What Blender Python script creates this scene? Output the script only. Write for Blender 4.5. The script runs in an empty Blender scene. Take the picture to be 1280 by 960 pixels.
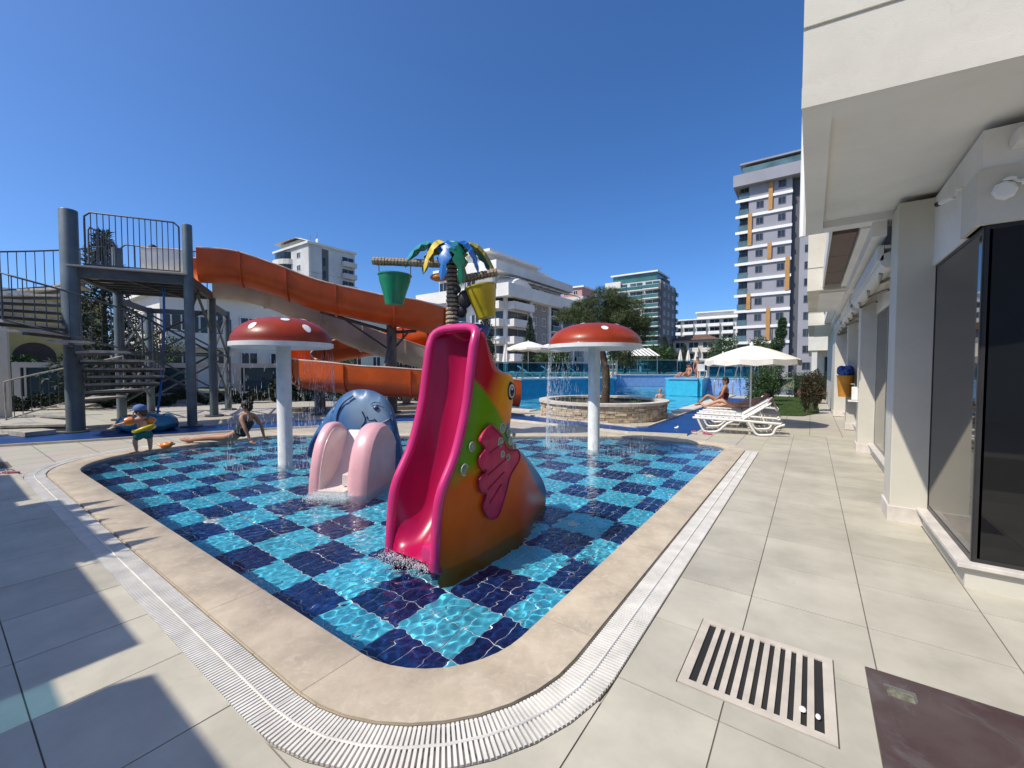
import bpy, bmesh, math, random
import numpy as np
from mathutils import Vector, Matrix
from mathutils.geometry import tessellate_polygon
random.seed(7)
sc = bpy.context.scene
col = sc.collection
R = math.radians

# ---------------------------------------------------------------- camera
cam = bpy.data.cameras.new('camera')
cam_o = bpy.data.objects.new('camera', cam)
col.objects.link(cam_o)
sc.camera = cam_o
cam.sensor_width = 36.0
cam.lens = 525.0 / 1280.0 * 36.0
cam.clip_start = 0.05
cam.clip_end = 4000
YAW = math.atan(374 / 525.0)
cam_o.location = (0, 0, 1.5)
cam_o.rotation_euler = (math.pi / 2 - math.atan(19 / 525.0), 0, YAW)

# ---------------------------------------------------------------- sky and sun
SUN_EL = R(52.5)
SUN_DIR = Vector((0.474, 0.88, 0)).normalized() * math.cos(SUN_EL) + Vector((0, 0, -math.sin(SUN_EL)))
world = bpy.data.worlds.new('World')
sc.world = world
world.use_nodes = True
wnt = world.node_tree
sky = wnt.nodes.new('ShaderNodeTexSky')
sky.sky_type = 'NISHITA'
sky.sun_disc = False
sky.sun_elevation = SUN_EL
sky.sun_rotation = math.atan2(-SUN_DIR.x, -SUN_DIR.y)
sky.altitude = 0
sky.air_density = 0.7
sky.dust_density = 1.4
sky.ozone_density = 10.0
hsv = wnt.nodes.new('ShaderNodeHueSaturation')
hsv.inputs['Saturation'].default_value = 1.10
wnt.links.new(sky.outputs[0], hsv.inputs['Color'])
wnt.links.new(hsv.outputs[0], wnt.nodes['Background'].inputs[0])
wnt.nodes['Background'].inputs[1].default_value = 0.15
sun = bpy.data.lights.new('sun', 'SUN')
sun.energy = 3.7
sun.angle = R(0.53)
sun.color = (1.0, 0.92, 0.79)
sun_o = bpy.data.objects.new('sun', sun)
col.objects.link(sun_o)
sun_o.rotation_euler = SUN_DIR.to_track_quat('-Z', 'Y').to_euler()
sun_o.location = (-20, -20, 40)
sun.cycles.is_caustics_light = True
sc.view_settings.view_transform = 'Standard'
sc.view_settings.look = 'None'
sc.view_settings.exposure = 0.40
sc.view_settings.gamma = 1.0
sc.view_settings.use_curve_mapping = False
sc.render.engine = 'CYCLES'
sc.cycles.use_denoising = True
sc.cycles.max_bounces = 8
sc.cycles.transparent_max_bounces = 12
sc.cycles.sample_clamp_indirect = 6

# ---------------------------------------------------------------- materials
MATS = {}
def mat(name, c, rough=0.6, var=0.12, scale=3.0, bump=0.0, bscale=60.0, metal=0.0, coat=0.0, spec=0.5, c2=None, attr=None, emit=None, trans=0.0, alpha=1.0, ior=1.45, detail=6.0):
    if name in MATS:
        return MATS[name]
    m = bpy.data.materials.new(name)
    m.use_nodes = True
    t = m.node_tree
    p = t.nodes['Principled BSDF']
    p.inputs['Roughness'].default_value = rough
    p.inputs['Metallic'].default_value = metal
    p.inputs['Coat Weight'].default_value = coat
    p.inputs['Coat Roughness'].default_value = 0.06
    p.inputs['Specular IOR Level'].default_value = spec
    p.inputs['Transmission Weight'].default_value = trans
    p.inputs['Alpha'].default_value = alpha
    p.inputs['IOR'].default_value = ior
    geo = t.nodes.new('ShaderNodeNewGeometry')
    n = t.nodes.new('ShaderNodeTexNoise')
    n.inputs['Scale'].default_value = scale
    n.inputs['Detail'].default_value = detail
    n.inputs['Roughness'].default_value = 0.62
    t.links.new(geo.outputs['Position'], n.inputs['Vector'])
    mix = t.nodes.new('ShaderNodeMix')
    mix.data_type = 'RGBA'
    if c2 is None:
        c2 = tuple(max(0, x * (1 - 2.2 * var)) for x in c)
        c1 = tuple(min(1, x * (1 + var)) for x in c)
    else:
        c1 = c
    mr = t.nodes.new('ShaderNodeMapRange')
    mr.inputs[1].default_value = 0.3
    mr.inputs[2].default_value = 0.72
    t.links.new(n.outputs['Fac'], mr.inputs[0])
    t.links.new(mr.outputs[0], mix.inputs['Factor'])
    mix.inputs['A'].default_value = (*c2, 1)
    mix.inputs['B'].default_value = (*c1, 1)
    out = mix.outputs['Result']
    if attr:
        a = t.nodes.new('ShaderNodeAttribute')
        a.attribute_name = attr
        mu = t.nodes.new('ShaderNodeMix')
        mu.data_type = 'RGBA'
        mu.blend_type = 'MULTIPLY'
        mu.inputs['Factor'].default_value = 1
        t.links.new(out, mu.inputs['A'])
        t.links.new(a.outputs['Color'], mu.inputs['B'])
        out = mu.outputs['Result']
    t.links.new(out, p.inputs['Base Color'])
    if bump:
        b = t.nodes.new('ShaderNodeTexNoise')
        b.inputs['Scale'].default_value = bscale
        b.inputs['Detail'].default_value = 4
        t.links.new(geo.outputs['Position'], b.inputs['Vector'])
        bn = t.nodes.new('ShaderNodeBump')
        bn.inputs['Strength'].default_value = bump
        bn.inputs['Distance'].default_value = 0.01
        t.links.new(b.outputs['Fac'], bn.inputs['Height'])
        t.links.new(bn.outputs['Normal'], p.inputs['Normal'])
    MATS[name] = m
    return m

def glassy(name, tint, fac_glass, rough=0.02, base=None):
    """tinted glazing: part see-through tint, part dark glossy sheet"""
    if name in MATS:
        return MATS[name]
    m = bpy.data.materials.new(name)
    m.use_nodes = True
    t = m.node_tree
    p = t.nodes['Principled BSDF']
    p.inputs['Base Color'].default_value = (*(base or tint), 1)
    p.inputs['Roughness'].default_value = rough
    tr = t.nodes.new('ShaderNodeBsdfTransparent')
    tr.inputs[0].default_value = (*tint, 1)
    mx = t.nodes.new('ShaderNodeMixShader')
    mx.inputs[0].default_value = fac_glass
    t.links.new(tr.outputs[0], mx.inputs[1])
    t.links.new(p.outputs[0], mx.inputs[2])
    t.links.new(mx.outputs[0], t.nodes['Material Output'].inputs[0])
    MATS[name] = m
    return m

# ---------------------------------------------------------------- mesh builder
class MB:
    def __init__(s):
        s.v = []; s.f = []; s.mi = []; s.cur = 0
    def add(s, vs, fs):
        o = len(s.v)
        s.v += [tuple(x) for x in vs]
        s.f += [tuple(i + o for i in f) for f in fs]
        s.mi += [s.cur] * len(fs)
        return s
    def m(s, i):
        s.cur = i
        return s
    def box(s, x0, x1, y0, y1, z0, z1):
        return s.add([(x0, y0, z0), (x1, y0, z0), (x1, y1, z0), (x0, y1, z0), (x0, y0, z1), (x1, y0, z1), (x1, y1, z1), (x0, y1, z1)],
                     [(3, 2, 1, 0), (4, 5, 6, 7), (0, 1, 5, 4), (1, 2, 6, 5), (2, 3, 7, 6), (3, 0, 4, 7)])
    def bar(s, a, b, w, h, up=(0, 0, 1)):
        a = Vector(a); b = Vector(b); d = (b - a).normalized(); u = Vector(up)
        sd = d.cross(u)
        if sd.length < 1e-4:
            sd = d.cross(Vector((1, 0, 0)))
        sd.normalize(); u = sd.cross(d)
        c = []
        for p in (a, b):
            for i, j in ((-1, -1), (1, -1), (1, 1), (-1, 1)):
                c.append(p + sd * i * w / 2 + u * j * h / 2)
        return s.add(c, [(3, 2, 1, 0), (4, 5, 6, 7), (0, 1, 5, 4), (1, 2, 6, 5), (2, 3, 7, 6), (3, 0, 4, 7)])
    def tube(s, pts, r, n=8, cap=True):
        pts = [Vector(p) for p in pts]
        rs = r if isinstance(r, (list, tuple)) else [r] * len(pts)
        vs = []; fs = []
        prev = None
        for i, p in enumerate(pts):
            if i == 0: d = pts[1] - p
            elif i == len(pts) - 1: d = p - pts[i - 1]
            else: d = (pts[i + 1] - p).normalized() + (p - pts[i - 1]).normalized()
            d.normalize()
            if prev is None:
                a = d.cross(Vector((0, 0, 1)))
                if a.length < 1e-3: a = d.cross(Vector((1, 0, 0)))
            else:
                a = prev - d * prev.dot(d)
                if a.length < 1e-4: a = d.cross(Vector((1, 0, 0)))
            a.normalize(); prev = a
            b = d.cross(a)
            for k in range(n):
                t = 2 * math.pi * k / n
                vs.append(p + (a * math.cos(t) + b * math.sin(t)) * rs[i])
        for i in range(len(pts) - 1):
            for k in range(n):
                fs.append((i * n + k, i * n + (k + 1) % n, (i + 1) * n + (k + 1) % n, (i + 1) * n + k))
        if cap:
            fs.append(tuple(range(n - 1, -1, -1)))
            fs.append(tuple((len(pts) - 1) * n + k for k in range(n)))
        return s.add(vs, fs)
    def lathe(s, prof, n=24, c=(0, 0, 0), cap=True):
        vs = []; fs = []
        for r, z in prof:
            for k in range(n):
                t = 2 * math.pi * k / n
                vs.append((c[0] + r * math.cos(t), c[1] + r * math.sin(t), c[2] + z))
        for i in range(len(prof) - 1):
            for k in range(n):
                fs.append((i * n + k, i * n + (k + 1) % n, (i + 1) * n + (k + 1) % n, (i + 1) * n + k))
        if cap:
            if prof[0][0] > 1e-4: fs.append(tuple(range(n - 1, -1, -1)))
            if prof[-1][0] > 1e-4: fs.append(tuple((len(prof) - 1) * n + k for k in range(n)))
        return s.add(vs, fs)
    def ell(s, c, rx, ry, rz, n=12, m=8):
        prof = [(math.sin(math.pi * i / m), -math.cos(math.pi * i / m)) for i in range(m + 1)]
        vs = []; fs = []
        for r, z in prof:
            for k in range(n):
                t = 2 * math.pi * k / n
                vs.append((c[0] + rx * r * math.cos(t), c[1] + ry * r * math.sin(t), c[2] + rz * z))
        for i in range(m):
            for k in range(n):
                fs.append((i * n + k, i * n + (k + 1) % n, (i + 1) * n + (k + 1) % n, (i + 1) * n + k))
        return s.add(vs, fs)
    def prism(s, poly, z0, z1, holes=(), bottom=True):
        loops = [list(poly)] + [list(h) for h in holes]
        flat = [p for l in loops for p in l]
        tris = tessellate_polygon([[Vector((p[0], p[1], 0)) for p in l] for l in loops])
        n = len(flat)
        vs = [(p[0], p[1], z0) for p in flat] + [(p[0], p[1], z1) for p in flat]
        fs = []
        for a, b, c in tris:
            ar = (flat[b][0] - flat[a][0]) * (flat[c][1] - flat[a][1]) - (flat[b][1] - flat[a][1]) * (flat[c][0] - flat[a][0])
            if ar < 0: a, b, c = a, c, b
            fs.append((a + n, b + n, c + n))
            if bottom: fs.append((c, b, a))
        o = 0
        for l in loops:
            k = len(l)
            for i in range(k):
                j = (i + 1) % k
                fs.append((o + i, o + j, n + o + j, n + o + i))
            o += k
        return s.add(vs, fs)
    def sheet(s, poly, z, holes=()):
        loops = [list(poly)] + [list(h) for h in holes]
        flat = [p for l in loops for p in l]
        tris = tessellate_polygon([[Vector((p[0], p[1], 0)) for p in l] for l in loops])
        fs = []
        for a, b, c in tris:
            ar = (flat[b][0] - flat[a][0]) * (flat[c][1] - flat[a][1]) - (flat[b][1] - flat[a][1]) * (flat[c][0] - flat[a][0])
            if ar < 0: a, b, c = a, c, b
            fs.append((a, b, c))
        return s.add([(p[0], p[1], z) for p in flat], fs)
    def mesh(s, name, mats, smooth=None, bevel=0):
        me = bpy.data.meshes.new(name)
        me.from_pydata(s.v, [], s.f)
        for m_ in (mats if isinstance(mats, (list, tuple)) else [mats]):
            me.materials.append(m_)
        if len(set(s.mi)) > 1:
            me.polygons.foreach_set('material_index', s.mi)
        if smooth is not None or bevel:
            bm = bmesh.new(); bm.from_mesh(me)
            bmesh.ops.recalc_face_normals(bm, faces=bm.faces)
            if bevel:
                ed = [e for e in bm.edges if len(e.link_faces) == 2 and e.calc_face_angle(0) > 0.6]
                bmesh.ops.bevel(bm, geom=ed, offset=bevel, segments=2, affect='EDGES', profile=0.6)
            bm.to_mesh(me); bm.free()
        if smooth is not None:
            me.shade_smooth()
            me.set_sharp_from_angle(angle=R(smooth))
        me.update()
        return me
    def build(s, name, mats, parent=None, smooth=None, loc=None, rotz=0, bevel=0):
        return link(name, s.mesh(name, mats, smooth, bevel), parent, loc, rotz)

def link(name, me, parent=None, loc=None, rotz=0):
    o = bpy.data.objects.new(name, me)
    col.objects.link(o)
    if parent is not None: o.parent = parent
    if loc is not None: o.location = loc
    if rotz: o.rotation_euler = (0, 0, rotz)
    return o
def empty(name, loc=(0, 0, 0), rotz=0):
    o = bpy.data.objects.new(name, None)
    o.empty_display_size = 0.2
    col.objects.link(o)
    o.location = loc
    o.rotation_euler = (0, 0, rotz)
    return o
def tag(o, label=None, cat=None, group=None, kind=None):
    if label: o['label'] = label
    if cat: o['category'] = cat
    if group: o['group'] = group
    if kind: o['kind'] = kind
    return o
def thing(name, label, cat, loc=(0, 0, 0), rotz=0, group=None):
    return tag(empty(name, loc, rotz), label, cat, group)
def struct(o):
    o['kind'] = 'structure'
    return o
def copy_tree(o, parent=None):
    c = o.copy(); col.objects.link(c); c.parent = parent
    for ch in list(o.children): copy_tree(ch, c)
    return c
def receiver(o):
    o.cycles.is_caustics_receiver = True
    return o

def fillet(poly, rad, n=10, m=24):
    """rounded outline of a convex CCW polygon with m points per straight edge"""
    out = []; k = len(poly); segs = []
    for i in range(k):
        p0 = Vector(poly[i - 1]); p = Vector(poly[i]); p1 = Vector(poly[(i + 1) % k])
        a = (p0 - p).normalized(); b = (p1 - p).normalized()
        ang = a.angle(b)
        d = rad[i] / math.tan(ang / 2)
        c = p + (a + b).normalized() * (rad[i] / math.sin(ang / 2))
        s = p + a * d; e = p + b * d
        t0 = math.atan2(s.y - c.y, s.x - c.x); t1 = math.atan2(e.y - c.y, e.x - c.x)
        while t1 < t0: t1 += 2 * math.pi
        segs.append([(c.x + rad[i] * math.cos(t0 + (t1 - t0) * j / n), c.y + rad[i] * math.sin(t0 + (t1 - t0) * j / n)) for j in range(n + 1)])
    for i in range(k):
        out += segs[i]
        a = segs[i][-1]; b = segs[(i + 1) % k][0]
        out += [(a[0] + (b[0] - a[0]) * j / m, a[1] + (b[1] - a[1]) * j / m) for j in range(1, m)]
    return out
def offset_poly(poly, d):
    k = len(poly); res = []
    for i in range(k):
        p0 = Vector(poly[i - 1]); p = Vector(poly[i]); p1 = Vector(poly[(i + 1) % k])
        e0 = (p - p0).normalized(); e1 = (p1 - p).normalized()
        n0 = Vector((e0.y, -e0.x)); n1 = Vector((e1.y, -e1.x))
        b = (n0 + n1); b = b / b.dot(n0)
        res.append(tuple(p + b * d))
    return res
def inside(poly, X, Y):
    r = np.zeros(X.shape, bool); n = len(poly); j = n - 1
    for i in range(n):
        xi, yi = poly[i]; xj, yj = poly[j]
        c = ((yi > Y) != (yj > Y)) & (X < (xj - xi) * (Y - yi) / ((yj - yi) + 1e-12) + xi)
        r ^= c; j = i
    return r
def crom(pts, per=10):
    P = [Vector(p) for p in pts]; P = [P[0] * 2 - P[1]] + P + [P[-1] * 2 - P[-2]]
    out = []
    for i in range(1, len(P) - 2):
        for j in range(per):
            t = j / per; a, b, c, d = P[i - 1], P[i], P[i + 1], P[i + 2]
            out.append(0.5 * ((2 * b) + (c - a) * t + (2 * a - 5 * b + 4 * c - d) * t * t + (3 * b - a - 3 * c + d) * t ** 3))
    out.append(P[-2])
    return out
def circle(cx, cy, r, n=48):
    return [(cx + r * math.cos(2 * math.pi * i / n), cy + r * math.sin(2 * math.pi * i / n)) for i in range(n)]

# ================================================================ GROUND, DECK, POOLS
def tile_mat(name, c, rough, rnd=0.08, scale=2.2, var=0.1, bump=0.02):
    m = mat(name, c, rough, var, scale, bump, 90)
    t = m.node_tree; p = t.nodes['Principled BSDF']
    oi = t.nodes.new('ShaderNodeObjectInfo')
    mr = t.nodes.new('ShaderNodeMapRange')
    mr.inputs[3].default_value = 1 - rnd; mr.inputs[4].default_value = 1 + rnd
    t.links.new(oi.outputs['Random'], mr.inputs[0])
    hs = t.nodes.new('ShaderNodeHueSaturation')
    src = p.inputs['Base Color'].links[0].from_socket
    t.links.new(mr.outputs[0], hs.inputs['Value'])
    t.links.new(src, hs.inputs['Color'])
    t.links.new(hs.outputs[0], p.inputs['Base Color'])
    # fine streaks along one direction, as printed on porcelain tiles
    geo = t.nodes.new('ShaderNodeNewGeometry')
    mp = t.nodes.new('ShaderNodeMapping'); mp.inputs['Scale'].default_value = (1.2, 9, 1)
    t.links.new(geo.outputs['Position'], mp.inputs[0])
    n = t.nodes.new('ShaderNodeTexNoise'); n.inputs['Scale'].default_value = 2.5; n.inputs['Detail'].default_value = 8
    t.links.new(mp.outputs[0], n.inputs['Vector'])
    r2 = t.nodes.new('ShaderNodeMapRange'); r2.inputs[3].default_value = max(0.05, rough - 0.12); r2.inputs[4].default_value = rough + 0.18
    t.links.new(n.outputs['Fac'], r2.inputs[0]); t.links.new(r2.outputs[0], p.inputs['Roughness'])
    mx = t.nodes.new('ShaderNodeMix'); mx.data_type = 'RGBA'; mx.blend_type = 'MULTIPLY'
    mx.inputs['Factor'].default_value = 0.16
    t.links.new(hs.outputs[0], mx.inputs['A']); t.links.new(n.outputs['Color'], mx.inputs['B'])
    return m
M_TILE = tile_mat('deck_tile_porcelain', (0.48, 0.45, 0.365), 0.42, 0.07)
M_GROUT = mat('deck_grout', (0.16, 0.14, 0.115), 0.9, 0.2, 9)
M_COPING = tile_mat('coping_marble', (0.52, 0.445, 0.335), 0.5, 0.05, 3.5, 0.13, 0.03)
def add_stains(m, lo, hi, scale, col2, fac):
    t = m.node_tree; p = t.nodes['Principled BSDF']
    geo = t.nodes.new('ShaderNodeNewGeometry')
    n = t.nodes.new('ShaderNodeTexNoise'); n.inputs['Scale'].default_value = scale; n.inputs['Detail'].default_value = 9; n.inputs['Roughness'].default_value = 0.7
    n.inputs['Distortion'].default_value = 1.2
    t.links.new(geo.outputs['Position'], n.inputs['Vector'])
    r = t.nodes.new('ShaderNodeMapRange'); r.inputs[1].default_value = lo; r.inputs[2].default_value = hi; r.inputs[4].default_value = fac
    t.links.new(n.outputs['Fac'], r.inputs[0])
    mx = t.nodes.new('ShaderNodeMix'); mx.data_type = 'RGBA'
    src = p.inputs['Base Color'].links[0].from_socket
    t.links.new(r.outputs[0], mx.inputs['Factor']); t.links.new(src, mx.inputs['A']); mx.inputs['B'].default_value = (*col2, 1)
    t.links.new(mx.outputs['Result'], p.inputs['Base Color'])
add_stains(M_TILE, 0.56, 0.8, 0.9, (0.33, 0.30, 0.24), 0.5)
add_stains(M_COPING, 0.5, 0.66, 13, (0.62, 0.54, 0.44), 0.5)
add_stains(M_TILE, 0.62, 0.66, 6.5, (0.38, 0.34, 0.27), 0.35)
add_stains(M_COPING, 0.55, 0.75, 5.0, (0.46, 0.34, 0.235), 0.5)

def brick_sheet_mat(name, c1, c2, mortar, w, h, rough=0.5, ms=0.008, off=0.0):
    m = bpy.data.materials.new(name); m.use_nodes = True
    t = m.node_tree; p = t.nodes['Principled BSDF']; p.inputs['Roughness'].default_value = rough
    geo = t.nodes.new('ShaderNodeNewGeometry')
    b = t.nodes.new('ShaderNodeTexBrick')
    b.offset = off
    b.inputs['Scale'].default_value = 1.0
    b.inputs['Brick Width'].default_value = w; b.inputs['Row Height'].default_value = h
    b.inputs['Mortar Size'].default_value = ms
    b.inputs['Color1'].default_value = (*c1, 1); b.inputs['Color2'].default_value = (*c2, 1); b.inputs['Mortar'].default_value = (*mortar, 1)
    t.links.new(geo.outputs['Position'], b.inputs['Vector'])
    n = t.nodes.new('ShaderNodeTexNoise'); n.inputs['Scale'].default_value = 1.7; n.inputs['Detail'].default_value = 8
    t.links.new(geo.outputs['Position'], n.inputs['Vector'])
    mx = t.nodes.new('ShaderNodeMix'); mx.data_type = 'RGBA'; mx.blend_type = 'MULTIPLY'; mx.inputs['Factor'].default_value = 0.35
    t.links.new(b.outputs['Color'], mx.inputs['A']); t.links.new(n.outputs['Color'], mx.inputs['B'])
    hs = t.nodes.new('ShaderNodeHueSaturation'); hs.inputs['Value'].default_value = 1.18; hs.inputs['Saturation'].default_value = 0.95
    t.links.new(mx.outputs['Result'], hs.inputs['Color'])
    t.links.new(hs.outputs[0], p.inputs['Base Color'])
    return m
M_DECKFAR = brick_sheet_mat('far_deck_tiles', (0.47, 0.435, 0.35), (0.45, 0.415, 0.335), (0.2, 0.18, 0.15), 0.595, 0.605, 0.5)
M_GROUND = mat('town_ground', (0.22, 0.21, 0.17), 0.9, 0.3, 0.08, c2=(0.1, 0.13, 0.06))

# ---- kids' pool outline
KP = [(-1.30, 1.31), (-1.30, 9.10), (-3.40, 9.05), (-9.95, 4.65), (-10.0, 1.31)]
KR = [0.60, 0.42, 1.2, 0.8, 1.35]
def kid_ring(d):
    return fillet(offset_poly(KP, d), [r + d for r in KR], 10, 30)
K0 = kid_ring(0.0); KC = kid_ring(0.335); KG = kid_ring(0.345); KO = kid_ring(0.56)
# ---- main pool outline
MP = [(-3.9, 14.9), (-3.9, 26.5), (-5.2, 26.5), (-5.2, 25.5), (-6.8, 25.5), (-6.8, 42), (-14.5, 36), (-9.8, 24.2), (-15.2, 15), (-9.5, 12.9), (-8.1, 12.9), (-7.2, 14.6), (-5.0, 15.1)]
M_outer = [(-3.4, 15.4), (-3.4, 26.6)]

def big(poly, d):   # push out of the polygon centre for hidden overlaps
    cx = sum(p[0] for p in poly) / len(poly); cy = sum(p[1] for p in poly) / len(poly)
    return [(p[0] + d * (p[0] - cx) / math.hypot(p[0] - cx, p[1] - cy), p[1] + d * (p[1] - cy) / math.hypot(p[0] - cx, p[1] - cy)) for p in poly]
SP = [(-1.9, 27.6), (-0.3, 27.6), (-0.1, 38), (-1.9, 38)]           # small pool beyond the hedge
g = MB().sheet([(-1500, -1500), (1500, -1500), (1500, 1500), (-1500, 1500)], -0.06, [kid_ring(0.2), MP, SP]).build('ground', M_GROUND)
struct(g)
deck = MB().sheet([(-30, -16), (14, -16), (14, 27.5), (-1.9, 27.5), (-3.4, 27.4), (-3.4, 26.5), (-3.9, 26.5), (-3.9, 14.9), (-5.0, 15.1), (-7.2, 14.6), (-8.1, 12.9), (-9.5, 12.9), (-15.2, 15), (-30, 15)], -0.012, [kid_ring(0.2)]).build('deck', M_DECKFAR)
struct(deck)
# ---- near deck tiles, one by one
gr = MB().box(-0.74, 3.6, -2.2, 11.606, -0.011, -0.005).box(-10.6, -0.7395, -2.2, 0.76, -0.011, -0.005).build('grout', M_GROUT, deck)
TX, TY = 0.587, 0.605
GRATE = (-0.50, 0.125, 2.055, 2.685)
PLATE = (0.25, 1.45, 1.80, 2.72)
def sub_rect(r, h):
    """rectangle minus hole -> list of rectangles"""
    x0, x1, y0, y1 = r; a0, a1, b0, b1 = h
    if a0 >= x1 or a1 <= x0 or b0 >= y1 or b1 <= y0: return [r]
    out = []
    if x0 < a0: out.append((x0, a0, y0, y1))
    if x1 > a1: out.append((a1, x1, y0, y1))
    m0, m1 = max(x0, a0), min(x1, a1)
    if y0 < b0: out.append((m0, m1, y0, b0))
    if y1 > b1: out.append((m0, m1, b1, y1))
    return out
def poly_clip_tile(x0, x1, y0, y1, i):
    G2 = 0.003
    x0 += G2; x1 -= G2; y0 += G2; y1 -= G2
    if x1 - x0 < 0.02 or y1 - y0 < 0.02: return
    z = random.uniform(-0.0008, 0.0008)
    MB().box(x0, x1, y0, y1, -0.01, 0.0 + z).build('tile', M_TILE, deck)
def tile_piece(rects, full):
    G2 = 0.003; mb = MB(); z = random.uniform(-0.0008, 0.0008)
    for x0, x1, y0, y1 in rects:
        hx0 = G2 if x0 == full[0] else 0; hx1 = G2 if x1 == full[1] else 0
        hy0 = G2 if y0 == full[2] else 0; hy1 = G2 if y1 == full[3] else 0
        if x1 - hx1 - x0 - hx0 < 0.004 or y1 - hy1 - y0 - hy0 < 0.004: continue
        mb.box(x0 + hx0, x1 - hx1, y0 + hy0, y1 - hy1, -0.01, z)
    if mb.v: mb.build('tile', M_TILE, deck)
ntile = 0
for ix in range(-1, 5):
    for iy in range(-4, 15):
        x0 = -0.29 + TX * ix; y0 = 3.135 + TY * iy
        if iy < -7 or x0 > 3.4: continue
        if y0 + TY > 12.05: continue
        if x0 > 0.8 and y0 > 4.1: continue
        rs = [(max(x0, -0.738), x0 + TX, y0, y0 + TY)]
        for h in (GRATE, PLATE):
            rs = [q for r_ in rs for q in sub_rect(r_, h)]
        tile_piece(rs, (max(x0, -0.738), x0 + TX, y0, y0 + TY)); ntile += 1
for ix in range(-16, 0):
    for iy in range(-4, 1):
        x0 = -0.28 + 0.6 * ix; y0 = 0.225 + 0.6 * iy; y1 = 0.76 if iy == 0 else y0 + 0.6
        poly_clip_tile(x0, min(x0 + 0.6, -0.742), y0, y1, ntile); ntile += 1
# corner piece between gutter curve and square joint lines
a2 = [p for p in KO if p[0] > -1.95 and p[1] < 1.9]
a2 = sorted(a2, key=lambda p: -math.atan2(p[1] - 1.9, p[0] + 1.9))
cpoly = [(-0.7415, 0.762), (-0.7415, a2[0][1])] + [(p[0] + 0.003, p[1] - 0.003) for p in a2] + [(a2[-1][0], 0.762)]
MB().prism([p for p in cpoly], -0.01, 0.0).build('tile', M_TILE, deck)

# ---- coping slabs
n0 = len(K0)
acc = 0; start = 0; slabs = []
for i in range(n0):
    j = (i + 1) % n0
    acc += math.hypot(K0[j][0] - K0[i][0], K0[j][1] - K0[i][1])
    if acc > 1.15 or i == n0 - 1:
        slabs.append((start, i + 1)); start = i + 1; acc = 0
pool_root = struct(empty('pool_basin', (0, 0, 0)))
for a, b in slabs:
    idx = [k % n0 for k in range(a, b + 1)]
    inn = [K0[k] for k in idx]; out = [KC[k] for k in idx]
    # hairline joint
    def sh(p, q, e=0.0015):
        L = math.hypot(q[0] - p[0], q[1] - p[1]); return (p[0] + (q[0] - p[0]) / L * e, p[1] + (q[1] - p[1]) / L * e)
    inn[0] = sh(inn[0], inn[1]); out[0] = sh(out[0], out[1]); inn[-1] = sh(inn[-1], inn[-2]); out[-1] = sh(out[-1], out[-2])
    k = len(idx)
    prof = [(0.004, -0.075), (0.0, -0.02), (0.012, -0.004), (0.03, 0.001), (0.99, 0.001), (1.0, -0.03)]
    vs = []; fs = []
    for q in range(k):
        for u, z in prof:
            vs.append((inn[q][0] + (out[q][0] - inn[q][0]) * u, inn[q][1] + (out[q][1] - inn[q][1]) * u, z))
    m_ = len(prof)
    for q in range(k - 1):
        for u in range(m_ - 1):
            fs.append((q * m_ + u, (q + 1) * m_ + u, (q + 1) * m_ + u + 1, q * m_ + u + 1))
    fs.append(tuple(range(m_))); fs.append(tuple((k - 1) * m_ + u for u in range(m_ - 1, -1, -1)))
    mb = MB().add(vs, fs)
    receiver(mb.build('coping_slab', M_COPING, pool_root, smooth=40))

# ---- gutter: trough and slats
gutter = struct(empty('gutter'))
M_TROUGH = mat('gutter_trough', (0.30, 0.25, 0.18), 0.8, 0.25, 8)
M_SLAT = mat('gutter_slat_plastic', (0.72, 0.70, 0.65), 0.45, 0.1, 6)
tb = MB()
def keep(x, y): return (x > -1.25 and y < 8.72) or y < 1.3 or (x < -8.0 and y < 2.6 and x > -11)
for i in range(n0):
    j = (i + 1) % n0
    if keep(*KG[i]) and keep(*KG[j]):
        a, b, c, d = KG[i], KG[j], KO[j], KO[i]
        tb.add([(a[0], a[1], -0.055), (b[0], b[1], -0.055), (c[0], c[1], -0.055), (d[0], d[1], -0.055), (a[0], a[1], 0.0), (b[0], b[1], 0.0), (c[0], c[1], -0.001), (d[0], d[1], -0.001)],
               [(0, 3, 2, 1), (0, 1, 5, 4), (2, 3, 7, 6)])
tb.build('trough', M_TROUGH, gutter)
MBc = kid_ring(0.4525)
L = [0.0]
for i in range(n0): L.append(L[-1] + math.hypot(MBc[(i + 1) % n0][0] - MBc[i][0], MBc[(i + 1) % n0][1] - MBc[i][1]))
pitch = 0.0215
slats = []
s_ = 0.0; i = 0
while s_ < L[-1]:
    while L[i + 1] < s_: i += 1
    t = (s_ - L[i]) / max(1e-9, L[i + 1] - L[i]); j = (i + 1) % n0
    def lp(A): return (A[i][0] + (A[j][0] - A[i][0]) * t, A[i][1] + (A[j][1] - A[i][1]) * t)
    p = lp(MBc)
    if keep(*p):
        a = lp(KG); b = lp(KO)
        slats.append((math.hypot(p[0], p[1] - 0.2), p, math.atan2(b[1] - a[1], b[0] - a[0])))
    s_ += pitch
slats.sort()
slat_me = MB().box(-0.1, 0.1, -0.0064, 0.0064, -0.022, 0.0025).mesh('slat', M_SLAT)
for d_, p, a in slats[:300]:
    link('slat', slat_me, gutter, (p[0], p[1], 0), a)
sb = MB()
for d_, p, a in slats[300:]:
    c_, s2 = math.cos(a), math.sin(a)
    vs = [(p[0] + x * c_ - y * s2, p[1] + x * s2 + y * c_, z) for x in (-0.1, 0.1) for y in (-0.0064, 0.0064) for z in (-0.02, 0.0025)]
    sb.add(vs, [(1, 5, 7, 3), (0, 1, 3, 2), (4, 6, 7, 5), (0, 4, 5, 1), (2, 3, 7, 6)])
tag(sb.build('slat_run', M_SLAT, gutter), kind='stuff')
sp = MB()
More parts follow.
